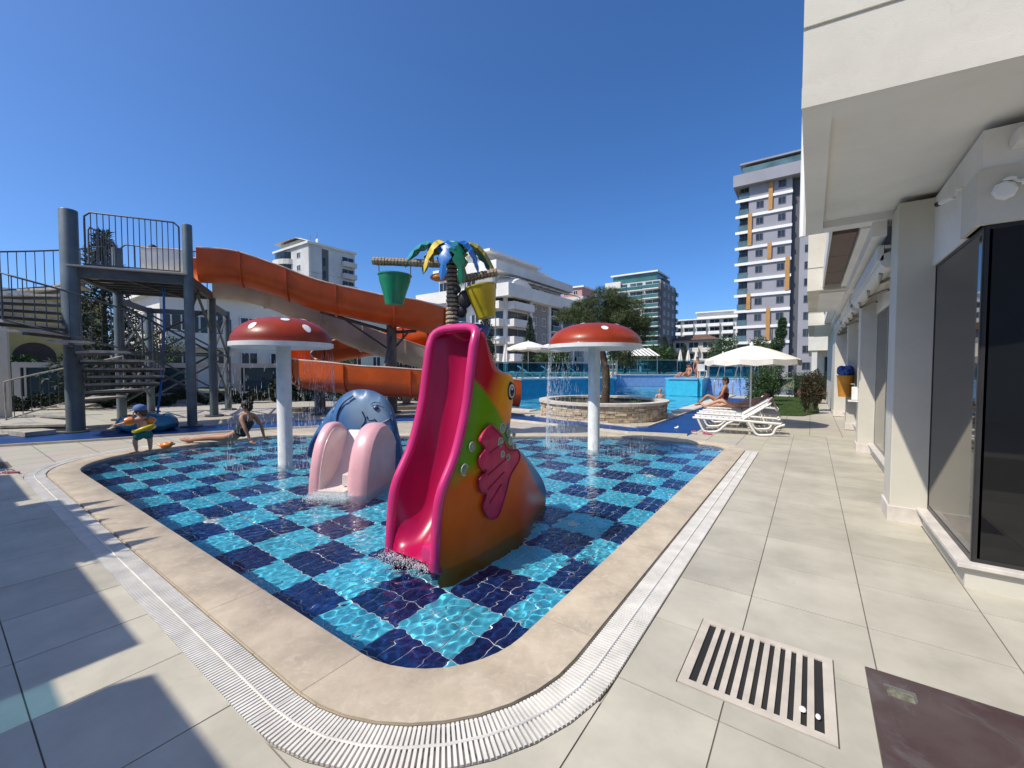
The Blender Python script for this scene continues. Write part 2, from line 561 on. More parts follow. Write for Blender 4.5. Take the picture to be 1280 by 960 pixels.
seg = []
for i in range(n0 + 1):
    p = MBc[i % n0]
    if keep(*p): seg.append((p[0], p[1], 0.0035))
    else:
        if len(seg) > 1: sp.tube(seg, 0.006, 5)
        seg = []
if len(seg) > 1: sp.tube(seg, 0.006, 5)
sp.build('spine_rail', M_SLAT, gutter)

# ---- kids' pool basin: walls, floor base, tiles
FZ = -0.34
M_PGROUT = mat('pool_grout', (0.80, 0.84, 0.84), 0.6, 0.05, 10)
M_PD = tile_mat('pool_tile_navy', (0.008, 0.035, 0.155), 0.25, 0.18, 2.0, 0.2, 0)
M_PL = tile_mat('pool_tile_turquoise', (0.09, 0.56, 0.76), 0.25, 0.06, 2.0, 0.12, 0)
M_PW = mat('pool_wall_tile', (0.03, 0.22, 0.42), 0.3, 0.2, 6)
wb = MB()
W0 = kid_ring(0.004)
for i in range(n0):
    j = (i + 1) % n0
    wb.add([(W0[i][0], W0[i][1], FZ - 0.02), (W0[j][0], W0[j][1], FZ - 0.02), (W0[j][0], W0[j][1], -0.03), (W0[i][0], W0[i][1], -0.03)], [(3, 2, 1, 0)])
receiver(wb.build('pool_wall', M_PW, pool_root))
receiver(MB().sheet(kid_ring(0.01), FZ - 0.006).build('pool_floor', M_PGROUT, pool_root))
CELL = 0.508; CX0 = -1.675; CY0 = 1.745
tl = []
gx = CELL / 4; gy = CELL / 2
X, Y = np.meshgrid(np.arange(-70, 8), np.arange(-4, 34), indexing='ij')
cxs = CX0 + (X + 0.5) * gx; cys = CY0 + (Y + 0.5) * gy
ins = inside(kid_ring(0.06), cxs, cys)
for a, b in zip(X[ins], Y[ins]):
    x = CX0 + (a + 0.5) * gx; y = CY0 + (b + 0.5) * gy
    dark = ((a // 4) + (b // 2)) % 2 == 0
    tl.append((math.hypot(x, y), x, y, dark))
tl.sort()
gh = 0.0036
tm = {}
for dk, m_ in ((True, M_PD), (False, M_PL)):
    tm[dk] = MB().box(-gx / 2 + gh, gx / 2 - gh, -gy / 2 + gh, gy / 2 - gh, -0.006, 0.0).mesh('pool_tile', m_)
for d_, x, y, dk in tl[:300]:
    receiver(link('pool_tile', tm[dk], pool_root, (x, y, FZ)))
for dk, m_ in ((True, M_PD), (False, M_PL)):
    mb = MB()
    for d_, x, y, q in tl[300:]:
        if q == dk:
            mb.add([(x - gx / 2 + gh, y - gy / 2 + gh, FZ), (x + gx / 2 - gh, y - gy / 2 + gh, FZ), (x + gx / 2 - gh, y + gy / 2 - gh, FZ), (x - gx / 2 + gh, y + gy / 2 - gh, FZ)], [(0, 1, 2, 3)])
    receiver(tag(mb.build('pool_tile_field', m_, pool_root), kind='stuff'))
for x, y in ((-2.02, 3.95), (-1.95, 6.3), (-5.2, 1.75)):
    o = MB().lathe([(0.0, 0.014), (0.06, 0.013), (0.075, 0.0)], 20).build('floor_lamp', mat('lamp_white', (0.75, 0.76, 0.7), 0.4), pool_root, smooth=40, loc=(x, y, FZ))
    receiver(o)

# ---- water
def water_mat(name, tint, rough=0.0):
    m = bpy.data.materials.new(name); m.use_nodes = True
    p = m.node_tree.nodes['Principled BSDF']
    p.inputs['Base Color'].default_value = (*tint, 1)
    p.inputs['Roughness'].default_value = rough
    p.inputs['Transmission Weight'].default_value = 1.0
    p.inputs['IOR'].default_value = 1.333
    return m
def water_sheet(name, poly, step, z, waves, material, splash=()):
    P = np.array(poly); x0, y0 = P.min(0) - step; x1, y1 = P.max(0) + step
    xs = np.arange(x0, x1, step); ys = np.arange(y0, y1, step)
    X, Y = np.meshgrid(xs, ys, indexing='ij')
    Z = np.zeros_like(X); rng = np.random.default_rng(5)
    for lam0, lam1, num, amp in waves:
        for k in range(num):
            lam = rng.uniform(lam0, lam1); a = rng.uniform(0, 2 * math.pi)
            Z += amp * lam * np.sin(2 * math.pi / lam * (X * math.cos(a) + Y * math.sin(a) + 0.12 * np.sin(0.9 * X + 1.3 * Y + k)) + rng.uniform(0, 6.28))
    Z *= 0.95 + 0.22 * np.sin(1.1 * X + 0.7 * Y + 1.0) * np.sin(0.6 * X - 1.3 * Y) + 0.13 * np.sin(2.9 * X + 2.1 * Y)
    for sx, sy, amp, rad, lam in splash:
        d = np.hypot(X - sx, Y - sy)
        Z += amp * np.sin(2 * math.pi * d / lam) * np.exp(-((d / rad) ** 2))
        nz = np.zeros_like(X)
        near = d < rad * 1.2
        for k in range(26):
            l2 = rng.uniform(0.05, 0.16); a = rng.uniform(0, 6.28)
            nz[near] += np.sin(2 * math.pi / l2 * (X[near] * math.cos(a) + Y[near] * math.sin(a)) + rng.uniform(0, 6.28)) * l2
        Z += nz * amp * 0.9 * np.exp(-((d / (rad * 0.6)) ** 2))
    Z += z
    nx, ny = X.shape
    cxm = (X[:-1, :-1] + X[1:, 1:]) / 2; cym = (Y[:-1, :-1] + Y[1:, 1:]) / 2
    k_ = inside(poly, cxm, cym)
    i = np.arange(nx * ny).reshape(nx, ny)
    q = np.stack([i[:-1, :-1], i[1:, :-1], i[1:, 1:], i[:-1, 1:]], -1)[k_]
    used, inv = np.unique(q, return_inverse=True)
    co = np.stack([X, Y, Z], -1).reshape(-1, 3)[used]
    q = inv.reshape(-1, 4)
    me = bpy.data.meshes.new(name)
    me.vertices.add(len(co)); me.vertices.foreach_set('co', co.astype(np.float32).ravel())
    me.loops.add(q.size); me.loops.foreach_set('vertex_index', q.astype(np.int32).ravel())
    me.polygons.add(len(q)); me.polygons.foreach_set('loop_start', np.arange(0, q.size, 4, dtype=np.int32))
    me.update(calc_edges=True)
    me.shade_smooth()
    me.materials.append(material)
    o = link(name, me)
    o.cycles.is_caustics_caster = True
    return struct(o)
M_WATER = water_mat('pool_water', (0.97, 1.0, 1.0))
M_WATER2 = water_mat('main_pool_water', (0.82, 0.97, 1.0))
water_sheet('water', kid_ring(0.005), 0.0125, -0.028, [(0.048, 0.10, 42, 0.0024), (0.12, 0.3, 16, 0.0009), (0.4, 1.2, 8, 0.0009)], M_WATER,
            [(-6.84, 3.34, 0.004, 1.3, 0.22), (-3.33, 7.34, 0.004, 1.4, 0.22), (-4.75, 2.75, 0.006, 0.55, 0.14), (-2.55, 2.15, 0.004, 0.45, 0.14)])

# ---- main pool
M_MPW = brick_sheet_mat('main_pool_mosaic', (0.03, 0.30, 0.58), (0.03, 0.27, 0.55), (0.12, 0.4, 0.6), 0.5, 0.5, 0.3)
M_MPF = mat('main_pool_floor', (0.16, 0.62, 0.80), 0.4, 0.12, 1.5)
mpr = struct(empty('main_pool_basin'))
mb = MB()
for i in range(len(MP)):
    a = MP[i]; b = MP[(i + 1) % len(MP)]
    mb.add([(a[0], a[1], -1.3), (b[0], b[1], -1.3), (b[0], b[1], -0.012), (a[0], a[1], -0.012)], [(0, 1, 2, 3)])
receiver(mb.build('pool_wall', mat('main_pool_wall', (0.05, 0.36, 0.62), 0.35, 0.15, 3), mpr))
receiver(MB().sheet(MP, -1.3).build('pool_floor', M_MPF, mpr))
for y in (17.5, 20, 22.5): receiver(MB().box(-12.6 + 0.4 * (y - 17), -4.4, y - 0.12, y + 0.12, -1.296, -1.29).build('lane_line', M_PD, mpr))
water_sheet('water', MP, 0.085, -0.06, [(0.35, 0.7, 16, 0.0022), (0.8, 2.2, 12, 0.0025)], M_WATER2)
# pale coping along the main pool's right edge
mc = struct(empty('pool_edge'))
M_EDGE = mat('pool_edge_stone', (0.62, 0.57, 0.48), 0.6, 0.12, 4)
for k in range(12):
    y0 = 15.0 + k * 0.95
    MB().box(-3.92, -3.42, y0 + 0.002, y0 + 0.948, -0.03, 0.05).build('edge_slab', M_EDGE, mc, bevel=0.008)
for a, b in (((-8.05, 12.6), (-9.5, 12.6)), ((-9.52, 12.6), (-12.3, 13.65)), ((-12.33, 13.66), (-15.2, 14.75))):
    MB().bar((a[0], a[1], 0.0), (b[0], b[1], 0.0), 0.5, 0.06).build('edge_slab', M_EDGE, mc)
# ---- blue foot channel between the pools
M_BLUE = mat('blue_channel_paint', (0.004, 0.05, 0.21), 0.45, 0.18, 1.2, 0.03, 30)
CH = [(-12.75, 0.83), (-12.25, 1.85), (-11.75, 3.1), (-10.95, 4.9), (-9.3, 7.6), (-7.12, 9.95), (-3.44, 9.55), (-2.25, 9.95), (-2.2, 12), (-2.25, 24), (-3.4, 24), (-3.4, 10.75), (-3.6, 10.5), (-8.2, 11.35), (-10.4, 9.1), (-12.2, 5.7), (-13.3, 3.5), (-14.7, 0.97), (-15.3, -1.5), (-13.3, -1.6)]
struct(MB().prism(CH, -0.011, 0.002).build('blue_path', M_BLUE))
# pale upstand along the channel
mb = MB()
for a, b in zip(CH[:7], CH[1:8]): mb.bar((a[0], a[1], 0.01), (b[0], b[1], 0.01), 0.05, 0.05)
for a, b in zip(CH[10:17], CH[11:18]): mb.bar((a[0], a[1], 0.01), (b[0], b[1], 0.01), 0.05, 0.06)
struct(mb.build('path_edging', M_EDGE))
# ---- raised terrace behind the main pool
TZ = 0.95
TER = [(-15.2, 15.02), (-9.8, 24.2), (-14.5, 36), (-6.8, 42), (-6.8, 25.5), (-5.2, 25.5), (-5.2, 27.6), (-2.4, 27.6), (-2.4, 75), (-70, 75), (-70, 30), (-30, 15.02)]
M_TER = brick_sheet_mat('terrace_paving', (0.42, 0.37, 0.3), (0.4, 0.36, 0.29), (0.2, 0.18, 0.15), 0.6, 0.6, 0.6)
struct(MB().m(0).sheet(TER, TZ).build('terrace', M_TER))
def twall(a, b, label, m_, z0=-0.05):
    d = Vector((b[0] - a[0], b[1] - a[1], 0)); L_ = d.length; d.normalize(); n = Vector((-d.y, d.x, 0))
    r_ = thing('pool_wall', label, 'wall', (a[0], a[1], 0), math.atan2(d.y, d.x))
    k = max(1, round(L_ / 1.6)); w_ = L_ / k
    for i in range(k):
        receiver(MB().box(i * w_ + 0.002, (i + 1) * w_ - 0.002, 0.003, 0.2, z0, TZ - 0.06).build('wall_panel', m_, r_))
    MB().box(0, L_, -0.03, 0.26, TZ - 0.058, TZ + 0.02).build('cap_stone', mat('cap_blue', (0.2, 0.45, 0.68), 0.5), r_)
    return r_
M_W1 = mat('wall_mosaic_blue', (0.002, 0.27, 0.50), 0.3, 0.12, 6)
M_W2 = mat('wall_mosaic_pale', (0.22, 0.36, 0.62), 0.4, 0.1, 6)
M_W3 = mat('wall_mosaic_cyan', (0.05, 0.46, 0.66), 0.3, 0.08, 6)
twall((-9.8, 24.2), (-15.2, 15.02), 'long deep blue mosaic wall rising from the main pool below the sunbeds', M_W1)
twall((-14.5, 36), (-9.8, 24.2), 'blue mosaic wall turning back beside the far arm of the pool', M_W1)
twall((-6.8, 42), (-14.5, 36), 'pale lavender-blue wall closing the far end of the main pool', M_W2)
twall((-6.8, 25.5), (-6.8, 42), 'side wall of the bright cyan pool block facing the far arm', M_W3)
twall((-5.2, 25.5), (-6.8, 25.5), 'short bright cyan wall standing in the water in front of bathers', M_W3)
twall((-5.2, 27.6), (-5.2, 25.5), 'cyan wall return beside the pool steps', M_W3)
twall((-2.4, 27.6), (-5.2, 27.6), 'blue wall behind the steps and handrails', M_W2)
mb = MB()
mb.box(-30, -15.2, 15.02, 15.2, -0.05, TZ - 0.005)
tag(mb.build('retaining_wall', mat('retaining_cream', (0.5, 0.46, 0.38), 0.8)), 'cream retaining wall of the terrace behind the orange slide', 'wall')

# ================================================================ WATER TOYS
M_RED = mat('mushroom_red', (0.31, 0.036, 0.010), 0.36, 0.15, 1.6, coat=0.08, spec=0.3)
M_WHITE = mat('gelcoat_white', (0.78, 0.78, 0.76), 0.35, 0.05, 5)
M_STEMW = mat('stem_paint', (0.72, 0.74, 0.74), 0.5, 0.06, 7, 0.05, 30)
def droplets(pts, base, ln=(0.015, 0.05), rr=(0.003, 0.006)):
    mb = MB()
    for x, y, z in pts:
        l = random.uniform(*ln); r = random.uniform(*rr)
        mb.add([(x, y, z + l), (x + r, y, z), (x - r * 0.5, y + r * 0.87, z), (x - r * 0.5, y - r * 0.87, z), (x, y, z - r * 1.6)],
               [(0, 1, 2), (0, 2, 3), (0, 3, 1), (4, 2, 1), (4, 3, 2), (4, 1, 3)])
    return mb
M_DROP = mat('falling_drops', (0.85, 0.9, 0.95), 0.15, 0.0, 5, trans=0.25, ior=1.33)
def mushroom(loc, Rc, zt, zr, rs, label, rot, wlabel, wside):
    r_ = thing('mushroom_fountain', label, 'fountain', loc, rot, 'mushroom fountains in the kids pool')
    h = zt - zr
    receiver(MB().lathe([(rs * 1.25, FZ), (rs * 1.25, FZ + 0.06), (rs, FZ + 0.1), (rs, zr + 0.1)], 28).build('stem', M_STEMW, r_, smooth=40))
    prof = []
    for i in range(15):
        a = math.pi / 2 * i / 14
        prof.append((Rc * (0.985 * math.cos(a) ** 0.85 if i < 14 else 0.0), zr + 0.05 + (h - 0.05) * math.sin(a) ** 1.05))
    cap = MB().lathe([(Rc, zr + 0.03)] + prof, 56, cap=False).build('cap', M_RED, r_, smooth=50)
    MB().lathe([(Rc + 0.006, zr + 0.035), (Rc + 0.006, zr - 0.03), (Rc - 0.03, zr - 0.045), (Rc * 0.6, zr - 0.015), (rs * 0.98, zr + 0.02), (rs * 0.98, zr + 0.06), (Rc * 0.9, zr + 0.036)], 56, cap=False).build('underside', M_WHITE, r_, smooth=40)
    def capz(d):
        for (r0, z0), (r1, z1) in zip(prof[:-1], prof[1:]):
            if r1 <= d <= r0: return z1 + (z0 - z1) * (d - r1) / max(1e-6, r0 - r1)
        return zt
    for a, e, s in [(0.2, 0.45, 0.06), (1.25, 0.75, 0.06), (2.2, 0.4, 0.055), (3.1, 0.78, 0.06), (4.0, 0.5, 0.06), (4.75, 0.84, 0.055), (5.5, 0.6, 0.062), (5.95, 0.86, 0.06), (4.5, 0.2, 0.05)]:
        d = Rc * e; c0 = Vector((d * math.cos(a), d * math.sin(a), capz(d)))
        rad = Vector((math.cos(a), math.sin(a), 0)); tg = Vector((-math.sin(a), math.cos(a), 0))
        vs = []; n = 16
        for k in range(n):
            t = 2 * math.pi * k / n; q = c0 + rad * s * math.cos(t) * 0.95 + tg * s * math.sin(t)
            dd = math.hypot(q.x, q.y); zz = capz(min(dd, Rc * 0.98))
            dirr = Vector((q.x, q.y, 0)).normalized()
            nv = (dirr * (0.3 + dd / Rc) + Vector((0, 0, 1.2))).normalized()
            vs.append(Vector((q.x, q.y, zz)) + nv * 0.006)
        cc = c0 + (rad * (0.3 + e) + Vector((0, 0, 1.2))).normalized() * 0.012
        vs.append(cc)
        MB().add(vs, [(k, (k + 1) % n, n) for k in range(n)]).build('spot', M_WHITE, r_, smooth=60)
    pts = []
    for k in range(11000):
        a = random.uniform(0, 6.283); c = math.sin(a * 3 + rot) * 0.5 + math.sin(a * 7 + 1) * 0.4
        if random.random() > (0.05 + 0.5 * max(0, wside * math.cos(a - YAW)) ** 1.3) * (0.75 + 0.5 * c): continue
        f = random.random() ** 0.6
        a = round(a * 60) / 60 + random.gauss(0, 0.01); rr = Rc - 0.01 + 0.05 * f + random.gauss(0, 0.008)
        pts.append((loc[0] + rr * math.cos(a), loc[1] + rr * math.sin(a), zr - 0.04 - f * (zr - 0.05)))
    for k in range(260):
        a = random.uniform(0, 6.283); rr = Rc + random.gauss(0.02, 0.06)
        pts.append((loc[0] + rr * math.cos(a), loc[1] + rr * math.sin(a), abs(random.gauss(0, 0.05))))
    w_ = droplets(pts, None, (0.03, 0.13), (0.0012, 0.0026)).build('falling_water', M_DROP)
    tag(w_, wlabel, 'water', kind='stuff')
mushroom((-6.84, 3.34, 0), 0.73, 2.31, 1.87, 0.108, 'red white-spotted mushroom fountain near the blue dolphin slide', 0.4, 'drops falling from the mushroom rim beside the dolphin slide', 1)
mushroom((-3.33, 7.34, 0), 0.86, 2.35, 1.91, 0.11, 'red white-spotted mushroom fountain in front of the round stone planter', 2.3, 'drops falling from the mushroom rim before the stone planter', -1)

# ---------------------------------------------------------------- fish slide
M_FISHP = mat('fish_airbrush_paint', (1, 1, 1), 0.34, 0.07, 5, attr='paint', coat=0.0, spec=0.28)
M_MAG = mat('magenta_gelcoat', (0.40, 0.002, 0.065), 0.3, 0.08, 1.5, coat=0.15)
M_MAGR = mat('magenta_rim', (0.60, 0.03, 0.17), 0.28, 0.06, 2, coat=0.4)
fish = thing('fish_slide', 'magenta kids slide with rainbow painted fish body and pink fin', 'slide', (0, 0, 0))
XR, XL = -2.28, -2.82
# side outline (y,z) of the right side panel
rimp = [(2.24, FZ), (2.235, 0.0), (2.24, 0.40), (2.285, 0.57), (2.44, 0.83), (2.565, 1.18), (2.63, 1.5), (2.66, 1.70), (2.70, 1.79), (2.76, 1.82)]
backp = [(2.80, 1.80), (2.86, 1.68), (2.94, 1.54), (3.03, 1.475), (3.12, 1.463), (3.19, 1.44), (3.225, 1.38), (3.215, 1.22), (3.18, 1.05), (3.17, 0.9), (3.26, 0.76), (3.5, 0.63), (3.8, 0.45), (4.03, 0.27), (4.14, 0.12), (4.15, -0.03), (4.12, FZ)]
side = [tuple(p) for p in crom([(a, b, 0) for a, b in rimp], 5)] + [tuple(p) for p in crom([(a, b, 0) for a, b in backp], 5)]
side = [(p[0], p[1]) for p in side]
def mixc(a, b, t): t = min(1, max(0, t)); return tuple(a[i] + (b[i] - a[i]) * t for i in range(3))
def fish_paint(y, z):
    red = (0.50, 0.008, 0.018); org = (0.80, 0.20, 0.004); yel = (0.82, 0.36, 0.006); grn = (0.15, 0.32, 0.002); dor = (0.74, 0.12, 0.004); teal = (0.015, 0.16, 0.34); brn = (0.36, 0.14, 0.015)
    wob = 0.012 * math.sin(y * 23 + z * 17)
    c = mixc(yel, org, (1.32 - z) / 0.3)
    c = mixc(c, red, ((3.0 - y) + (z - 1.28) * 0.6 - 0.04) / 0.26)
    # green wedge: crisp upper edge, soft lower edge
    up = (1.44 - z) - (y - 2.62) * 1.08 + wob
    lo = z - 0.60 - 0.22 * (y - 2.3) + wob
    c = mixc(c, dor, (0.95 - z) / 0.25 if up > 0.03 else 0)
    c = mixc(c, grn, min(1, max(0, up / 0.035)) * min(1, max(0, lo / 0.14 + 0.3)))
    c = mixc(c, (0.62, 0.06, 0.012), min(1, max(0, (y - 2.85) / 0.5)) * min(1, max(0, (0.55 - z) / 0.3)) * 0.7)
    c = mixc(c, brn, (0.12 - z + 0.04 * math.sin(y * 9)) / 0.3 * 0.8)
    d2 = (y - 3.2) * 0.8 + (z - 0.72) * 1.0 + wob
    if z < 1.0 and y > 3.02:
        c = mixc(c, teal, (d2 + 0.02) / 0.07)
        c = mixc(c, (0.14, 0.05, 0.22), (d2 - 0.10) / 0.12 if y > 3.5 else 0)
    return c
def taper(x, y, z):
    t = min(1, max(0, (y - 3.15) / 1.0)); t = t * t * (3 - 2 * t)
    return -2.55 + (x + 2.55) * (1 - 0.72 * t)
def dense(o):
    o = np.array(o); q = np.roll(o, -1, 0)
    return np.concatenate([o + (q - o) * t for t in np.linspace(0, 1, 9)[:-1]])
def side_panel(x, thick, name):
    """bulged side as a clean grid: rows of height, columns from the slide rim to the back"""
    fr_ = [(p.x, p.y) for p in crom([(a, b, 0) for a, b in rimp], 8)]
    bk_ = [(p.x, p.y) for p in crom([(a, b, 0) for a, b in backp], 8)][::-1]
    fz = np.maximum.accumulate([q[1] for q in fr_]); bz = np.maximum.accumulate([q[1] for q in bk_])
    NZ, NY = 90, 44
    sgn = 1 if x > -2.5 else -1
    vs = []; fs = []
    for i in range(NZ + 1):
        z = FZ + (1.81 - FZ) * i / NZ
        y0 = float(np.interp(z, fz, [q[0] for q in fr_])); y1 = float(np.interp(z, bz, [q[0] for q in bk_]))
        for j in range(NY + 1):
            u = 0.5 - 0.5 * math.cos(math.pi * j / NY); y = y0 + (y1 - y0) * u
            dd = min(y - y0, y1 - y, (1.83 - z) * 0.8)
            vs.append((taper(x + sgn * 0.085 * (1 - math.exp(-max(0, dd) / 0.1)), y, z), y, z))
    for i in range(NZ):
        for j in range(NY):
            k = i * (NY + 1) + j; q = (k, k + 1, k + NY + 2, k + NY + 1)
            fs.append(q if sgn > 0 else q[::-1])
    me = bpy.data.meshes.new(name); me.from_pydata(vs, [], fs)
    n = len(me.vertices); co = np.zeros(n * 3); me.vertices.foreach_get('co', co); co = co.reshape(-1, 3)
    ca = me.color_attributes.new('paint', 'FLOAT_COLOR', 'POINT')
    ca.data.foreach_set('color', np.array([(*fish_paint(p[1], p[2]), 1) for p in co]).ravel())
    me.shade_smooth(); me.materials.append(M_FISHP)
    return receiver(link(name, me, fish))
side_panel(XR, 0.06, 'side_panel'); side_panel(XL, 0.06, 'side_panel')
# back / belly strip joining both sides
bk = [(p[0], p[1]) for p in side if True][len(crom([(a, b, 0) for a, b in rimp], 5)):]
vs = []; fs = []; cl = []
NX = 9
for y, z in bk:
    for k in range(NX):
        u = k / (NX - 1); x = XL + (XR - XL) * u
        vs.append((taper(x, y, z), y + 0.05 * math.sin(math.pi * u), z + 0.02 * math.sin(math.pi * u)))
        cl.append((*fish_paint(y, z), 1))
for i in range(len(bk) - 1):
    for k in range(NX - 1):
        fs.append((i * NX + k, i * NX + k + 1, (i + 1) * NX + k + 1, (i + 1) * NX + k))
me = bpy.data.meshes.new('back_shell'); me.from_pydata(vs, [], fs)
ca = me.color_attributes.new('paint', 'FLOAT_COLOR', 'POINT'); ca.data.foreach_set('color', np.array(cl).ravel())
me.shade_smooth(); me.materials.append(M_FISHP); receiver(link('back_shell', me, fish))
# trough (slide surface) between the rims
run = crom([(0, 2.17, 0.03), (0, 2.34, 0.10), (0, 2.52, 0.30), (0, 2.68, 0.68), (0, 2.80, 1.15), (0, 2.86, 1.48), (0, 2.87, 1.74), (0, 2.82, 1.83)], 6)
rim = crom([(0, 2.20, 0.0), (0, 2.235, 0.38), (0, 2.285, 0.57), (0, 2.44, 0.83), (0, 2.565, 1.18), (0, 2.63, 1.52), (0, 2.68, 1.74), (0, 2.79, 1.85)], 6)
vs = []; fs = []
NU = 13
for a, b in zip(run, rim):
    for k in range(NU):
        u = -1 + 2 * k / (NU - 1); w_ = abs(u) ** 2.4
        vs.append((-2.55 + 0.25 * u, a.y + (b.y - a.y) * w_, a.z + (b.z - a.z) * w_))
for i in range(len(run) - 1):
    for k in range(NU - 1):
        fs.append((i * NU + k, i * NU + k + 1, (i + 1) * NU + k + 1, (i + 1) * NU + k))
MBf = MB().add(vs, fs)
receiver(MBf.build('trough', M_MAG, fish, smooth=60))
pr = [Vector((XR - 0.01, p.y, p.z)) for p in rim[:-6]] ; pl = [Vector((XL + 0.01, p.y, p.z)) for p in rim[:-6]]
top = []
e = rim[-7]
for k in range(11):
    t = math.pi * k / 10
    top.append(Vector((-2.55 + 0.26 * math.copysign(abs(math.cos(t)) ** 0.55, math.cos(t)), e.y + 0.07 * math.sin(t), e.z + (1.86 - e.z) * math.sin(t) ** 0.7)))
loop = [Vector((XR - 0.01, 2.235, -0.07))] + pr + top + pl[::-1] + [Vector((XL + 0.01, 2.235, -0.07))]
receiver(MB().tube(loop, 0.04, 12).build('rim', M_MAGR, fish, smooth=70))
receiver(MB().box(-2.79, -2.31, 2.2, 2.36, -0.10, 0.02).build('landing', M_MAG, fish, bevel=0.02))
receiver(MB().box(-2.42, -2.31, 2.19, 2.33, 0.0, 0.14).build('step_block', M_MAGR, fish, bevel=0.02))
# fin, eye, bubbles on the right side
XO = XR + 0.083
fo = crom([(2.75, 1.03, 0), (2.68, 1.0, 0), (2.61, 0.92, 0), (2.67, 0.84, 0), (2.60, 0.78, 0), (2.62, 0.68, 0), (2.68, 0.66, 0), (2.59, 0.6, 0), (2.61, 0.5, 0), (2.68, 0.46, 0), (2.64, 0.36, 0), (2.72, 0.25, 0), (2.84, 0.24, 0), (2.95, 0.41, 0), (3.02, 0.55, 0), (3.16, 0.67, 0), (3.13, 0.76, 0), (2.99, 0.79, 0), (2.86, 0.95, 0)], 5)
fo = [(p.x, p.y) for p in fo]
mb = MB().prism(fo[::-1], 0, 0.035)
mb.v = [(XO - 0.004 + v[2], v[0], v[1]) for v in mb.v]
fin = mb.build('fin', mat('fin_pink', (0.60, 0.03, 0.10), 0.34, 0.18, 6, spec=0.3), fish, smooth=30, bevel=0.012)
mb = MB()
lp = [Vector((XO + 0.03, y, z)) for y, z in fo]
mb.tube(lp + lp[:1], 0.009, 6)
for a, b in (((2.70, 0.62), (2.98, 0.72)), ((2.70, 0.5), (2.92, 0.6)), ((2.72, 0.38), (2.88, 0.5)), ((2.72, 0.8), (2.9, 0.85))):
    mb.tube([(XO + 0.034, a[0], a[1]), (XO + 0.034, b[0], b[1])], 0.006, 5)
mb.build('outline', mat('fin_line', (0.33, 0.01, 0.05), 0.4), fin)
def disc_on(x, y, z, ry, rz, h, n=20):
    mb = MB()
    vs = [(x, y + ry * math.cos(2 * math.pi * k / n), z + rz * math.sin(2 * math.pi * k / n)) for k in range(n)]
    vs += [(x + h, y + 0.82 * ry * math.cos(2 * math.pi * k / n), z + 0.82 * rz * math.sin(2 * math.pi * k / n)) for k in range(n)] + [(x + h * 1.2, y, z)]
    fs = [(k, (k + 1) % n, n + (k + 1) % n, n + k) for k in range(n)] + [(n + k, n + (k + 1) % n, 2 * n) for k in range(n)]
    return mb.add(vs, fs)
XE = XR + 0.06
eye = disc_on(XE + 0.004, 3.09, 1.30, 0.062, 0.085, 0.02).build('eye', mat('eye_black', (0.01, 0.01, 0.012), 0.3), fish, smooth=40)
disc_on(XE + 0.022, 3.085, 1.30, 0.048, 0.069, 0.006).build('eye_white', mat('eye_white', (0.6, 0.6, 0.52), 0.3), eye, smooth=40)
disc_on(XE + 0.027, 3.08, 1.295, 0.03, 0.048, 0.006).build('pupil', mat('eye_black', (0.01, 0.01, 0.012), 0.3), eye, smooth=40)
disc_on(XE + 0.033, 3.07, 1.32, 0.009, 0.013, 0.004, 10).build('glint', M_WHITE, eye, smooth=40)
M_BUB = mat('bubble_paint', (0.24, 0.33, 0.22), 0.3, 0.3, 20)
M_BUBR = mat('bubble_ring', (0.5, 0.56, 0.45), 0.3)
for y, z, r_ in ((2.95, 0.98, 0.045), (2.47, 0.70, 0.05), (2.56, 0.87, 0.042), (2.87, 0.87, 0.04), (3.04, 0.93, 0.035), (2.9, 0.76, 0.03), (3.02, 0.86, 0.035), (3.08, 0.8, 0.03), (2.98, 0.72, 0.028), (3.12, 0.9, 0.025)):
    b = disc_on(XR + (0.06 if y < 2.6 else 0.078) + (0.036 if 0.6 < z < 0.9 and 2.6 < y < 3.1 else 0.0), y, z, r_, r_ * 1.1, 0.003).build('bubble', M_BUB, fish, smooth=40)
    xx = XR + (0.062 if y < 2.6 else 0.08) + (0.036 if 0.6 < z < 0.9 and 2.6 < y < 3.1 else 0.0)
    MB().tube([(xx, y + r_ * 0.85 * math.cos(t * 0.5236), z + r_ * 0.93 * math.sin(t * 0.5236)) for t in range(13)], 0.0032, 5).build('ring', M_BUBR, b)
# steps at the back (climbing side)
for k in range(5):
    receiver(MB().box(XL + 0.1, XR - 0.1, 3.5 - 0.16 * k, 3.66 - 0.16 * k, -0.2 + 0.26 * k - 0.05, -0.2 + 0.26 * k).build('climbing_step', M_MAGR, fish, bevel=0.012)) if k < 3 else None

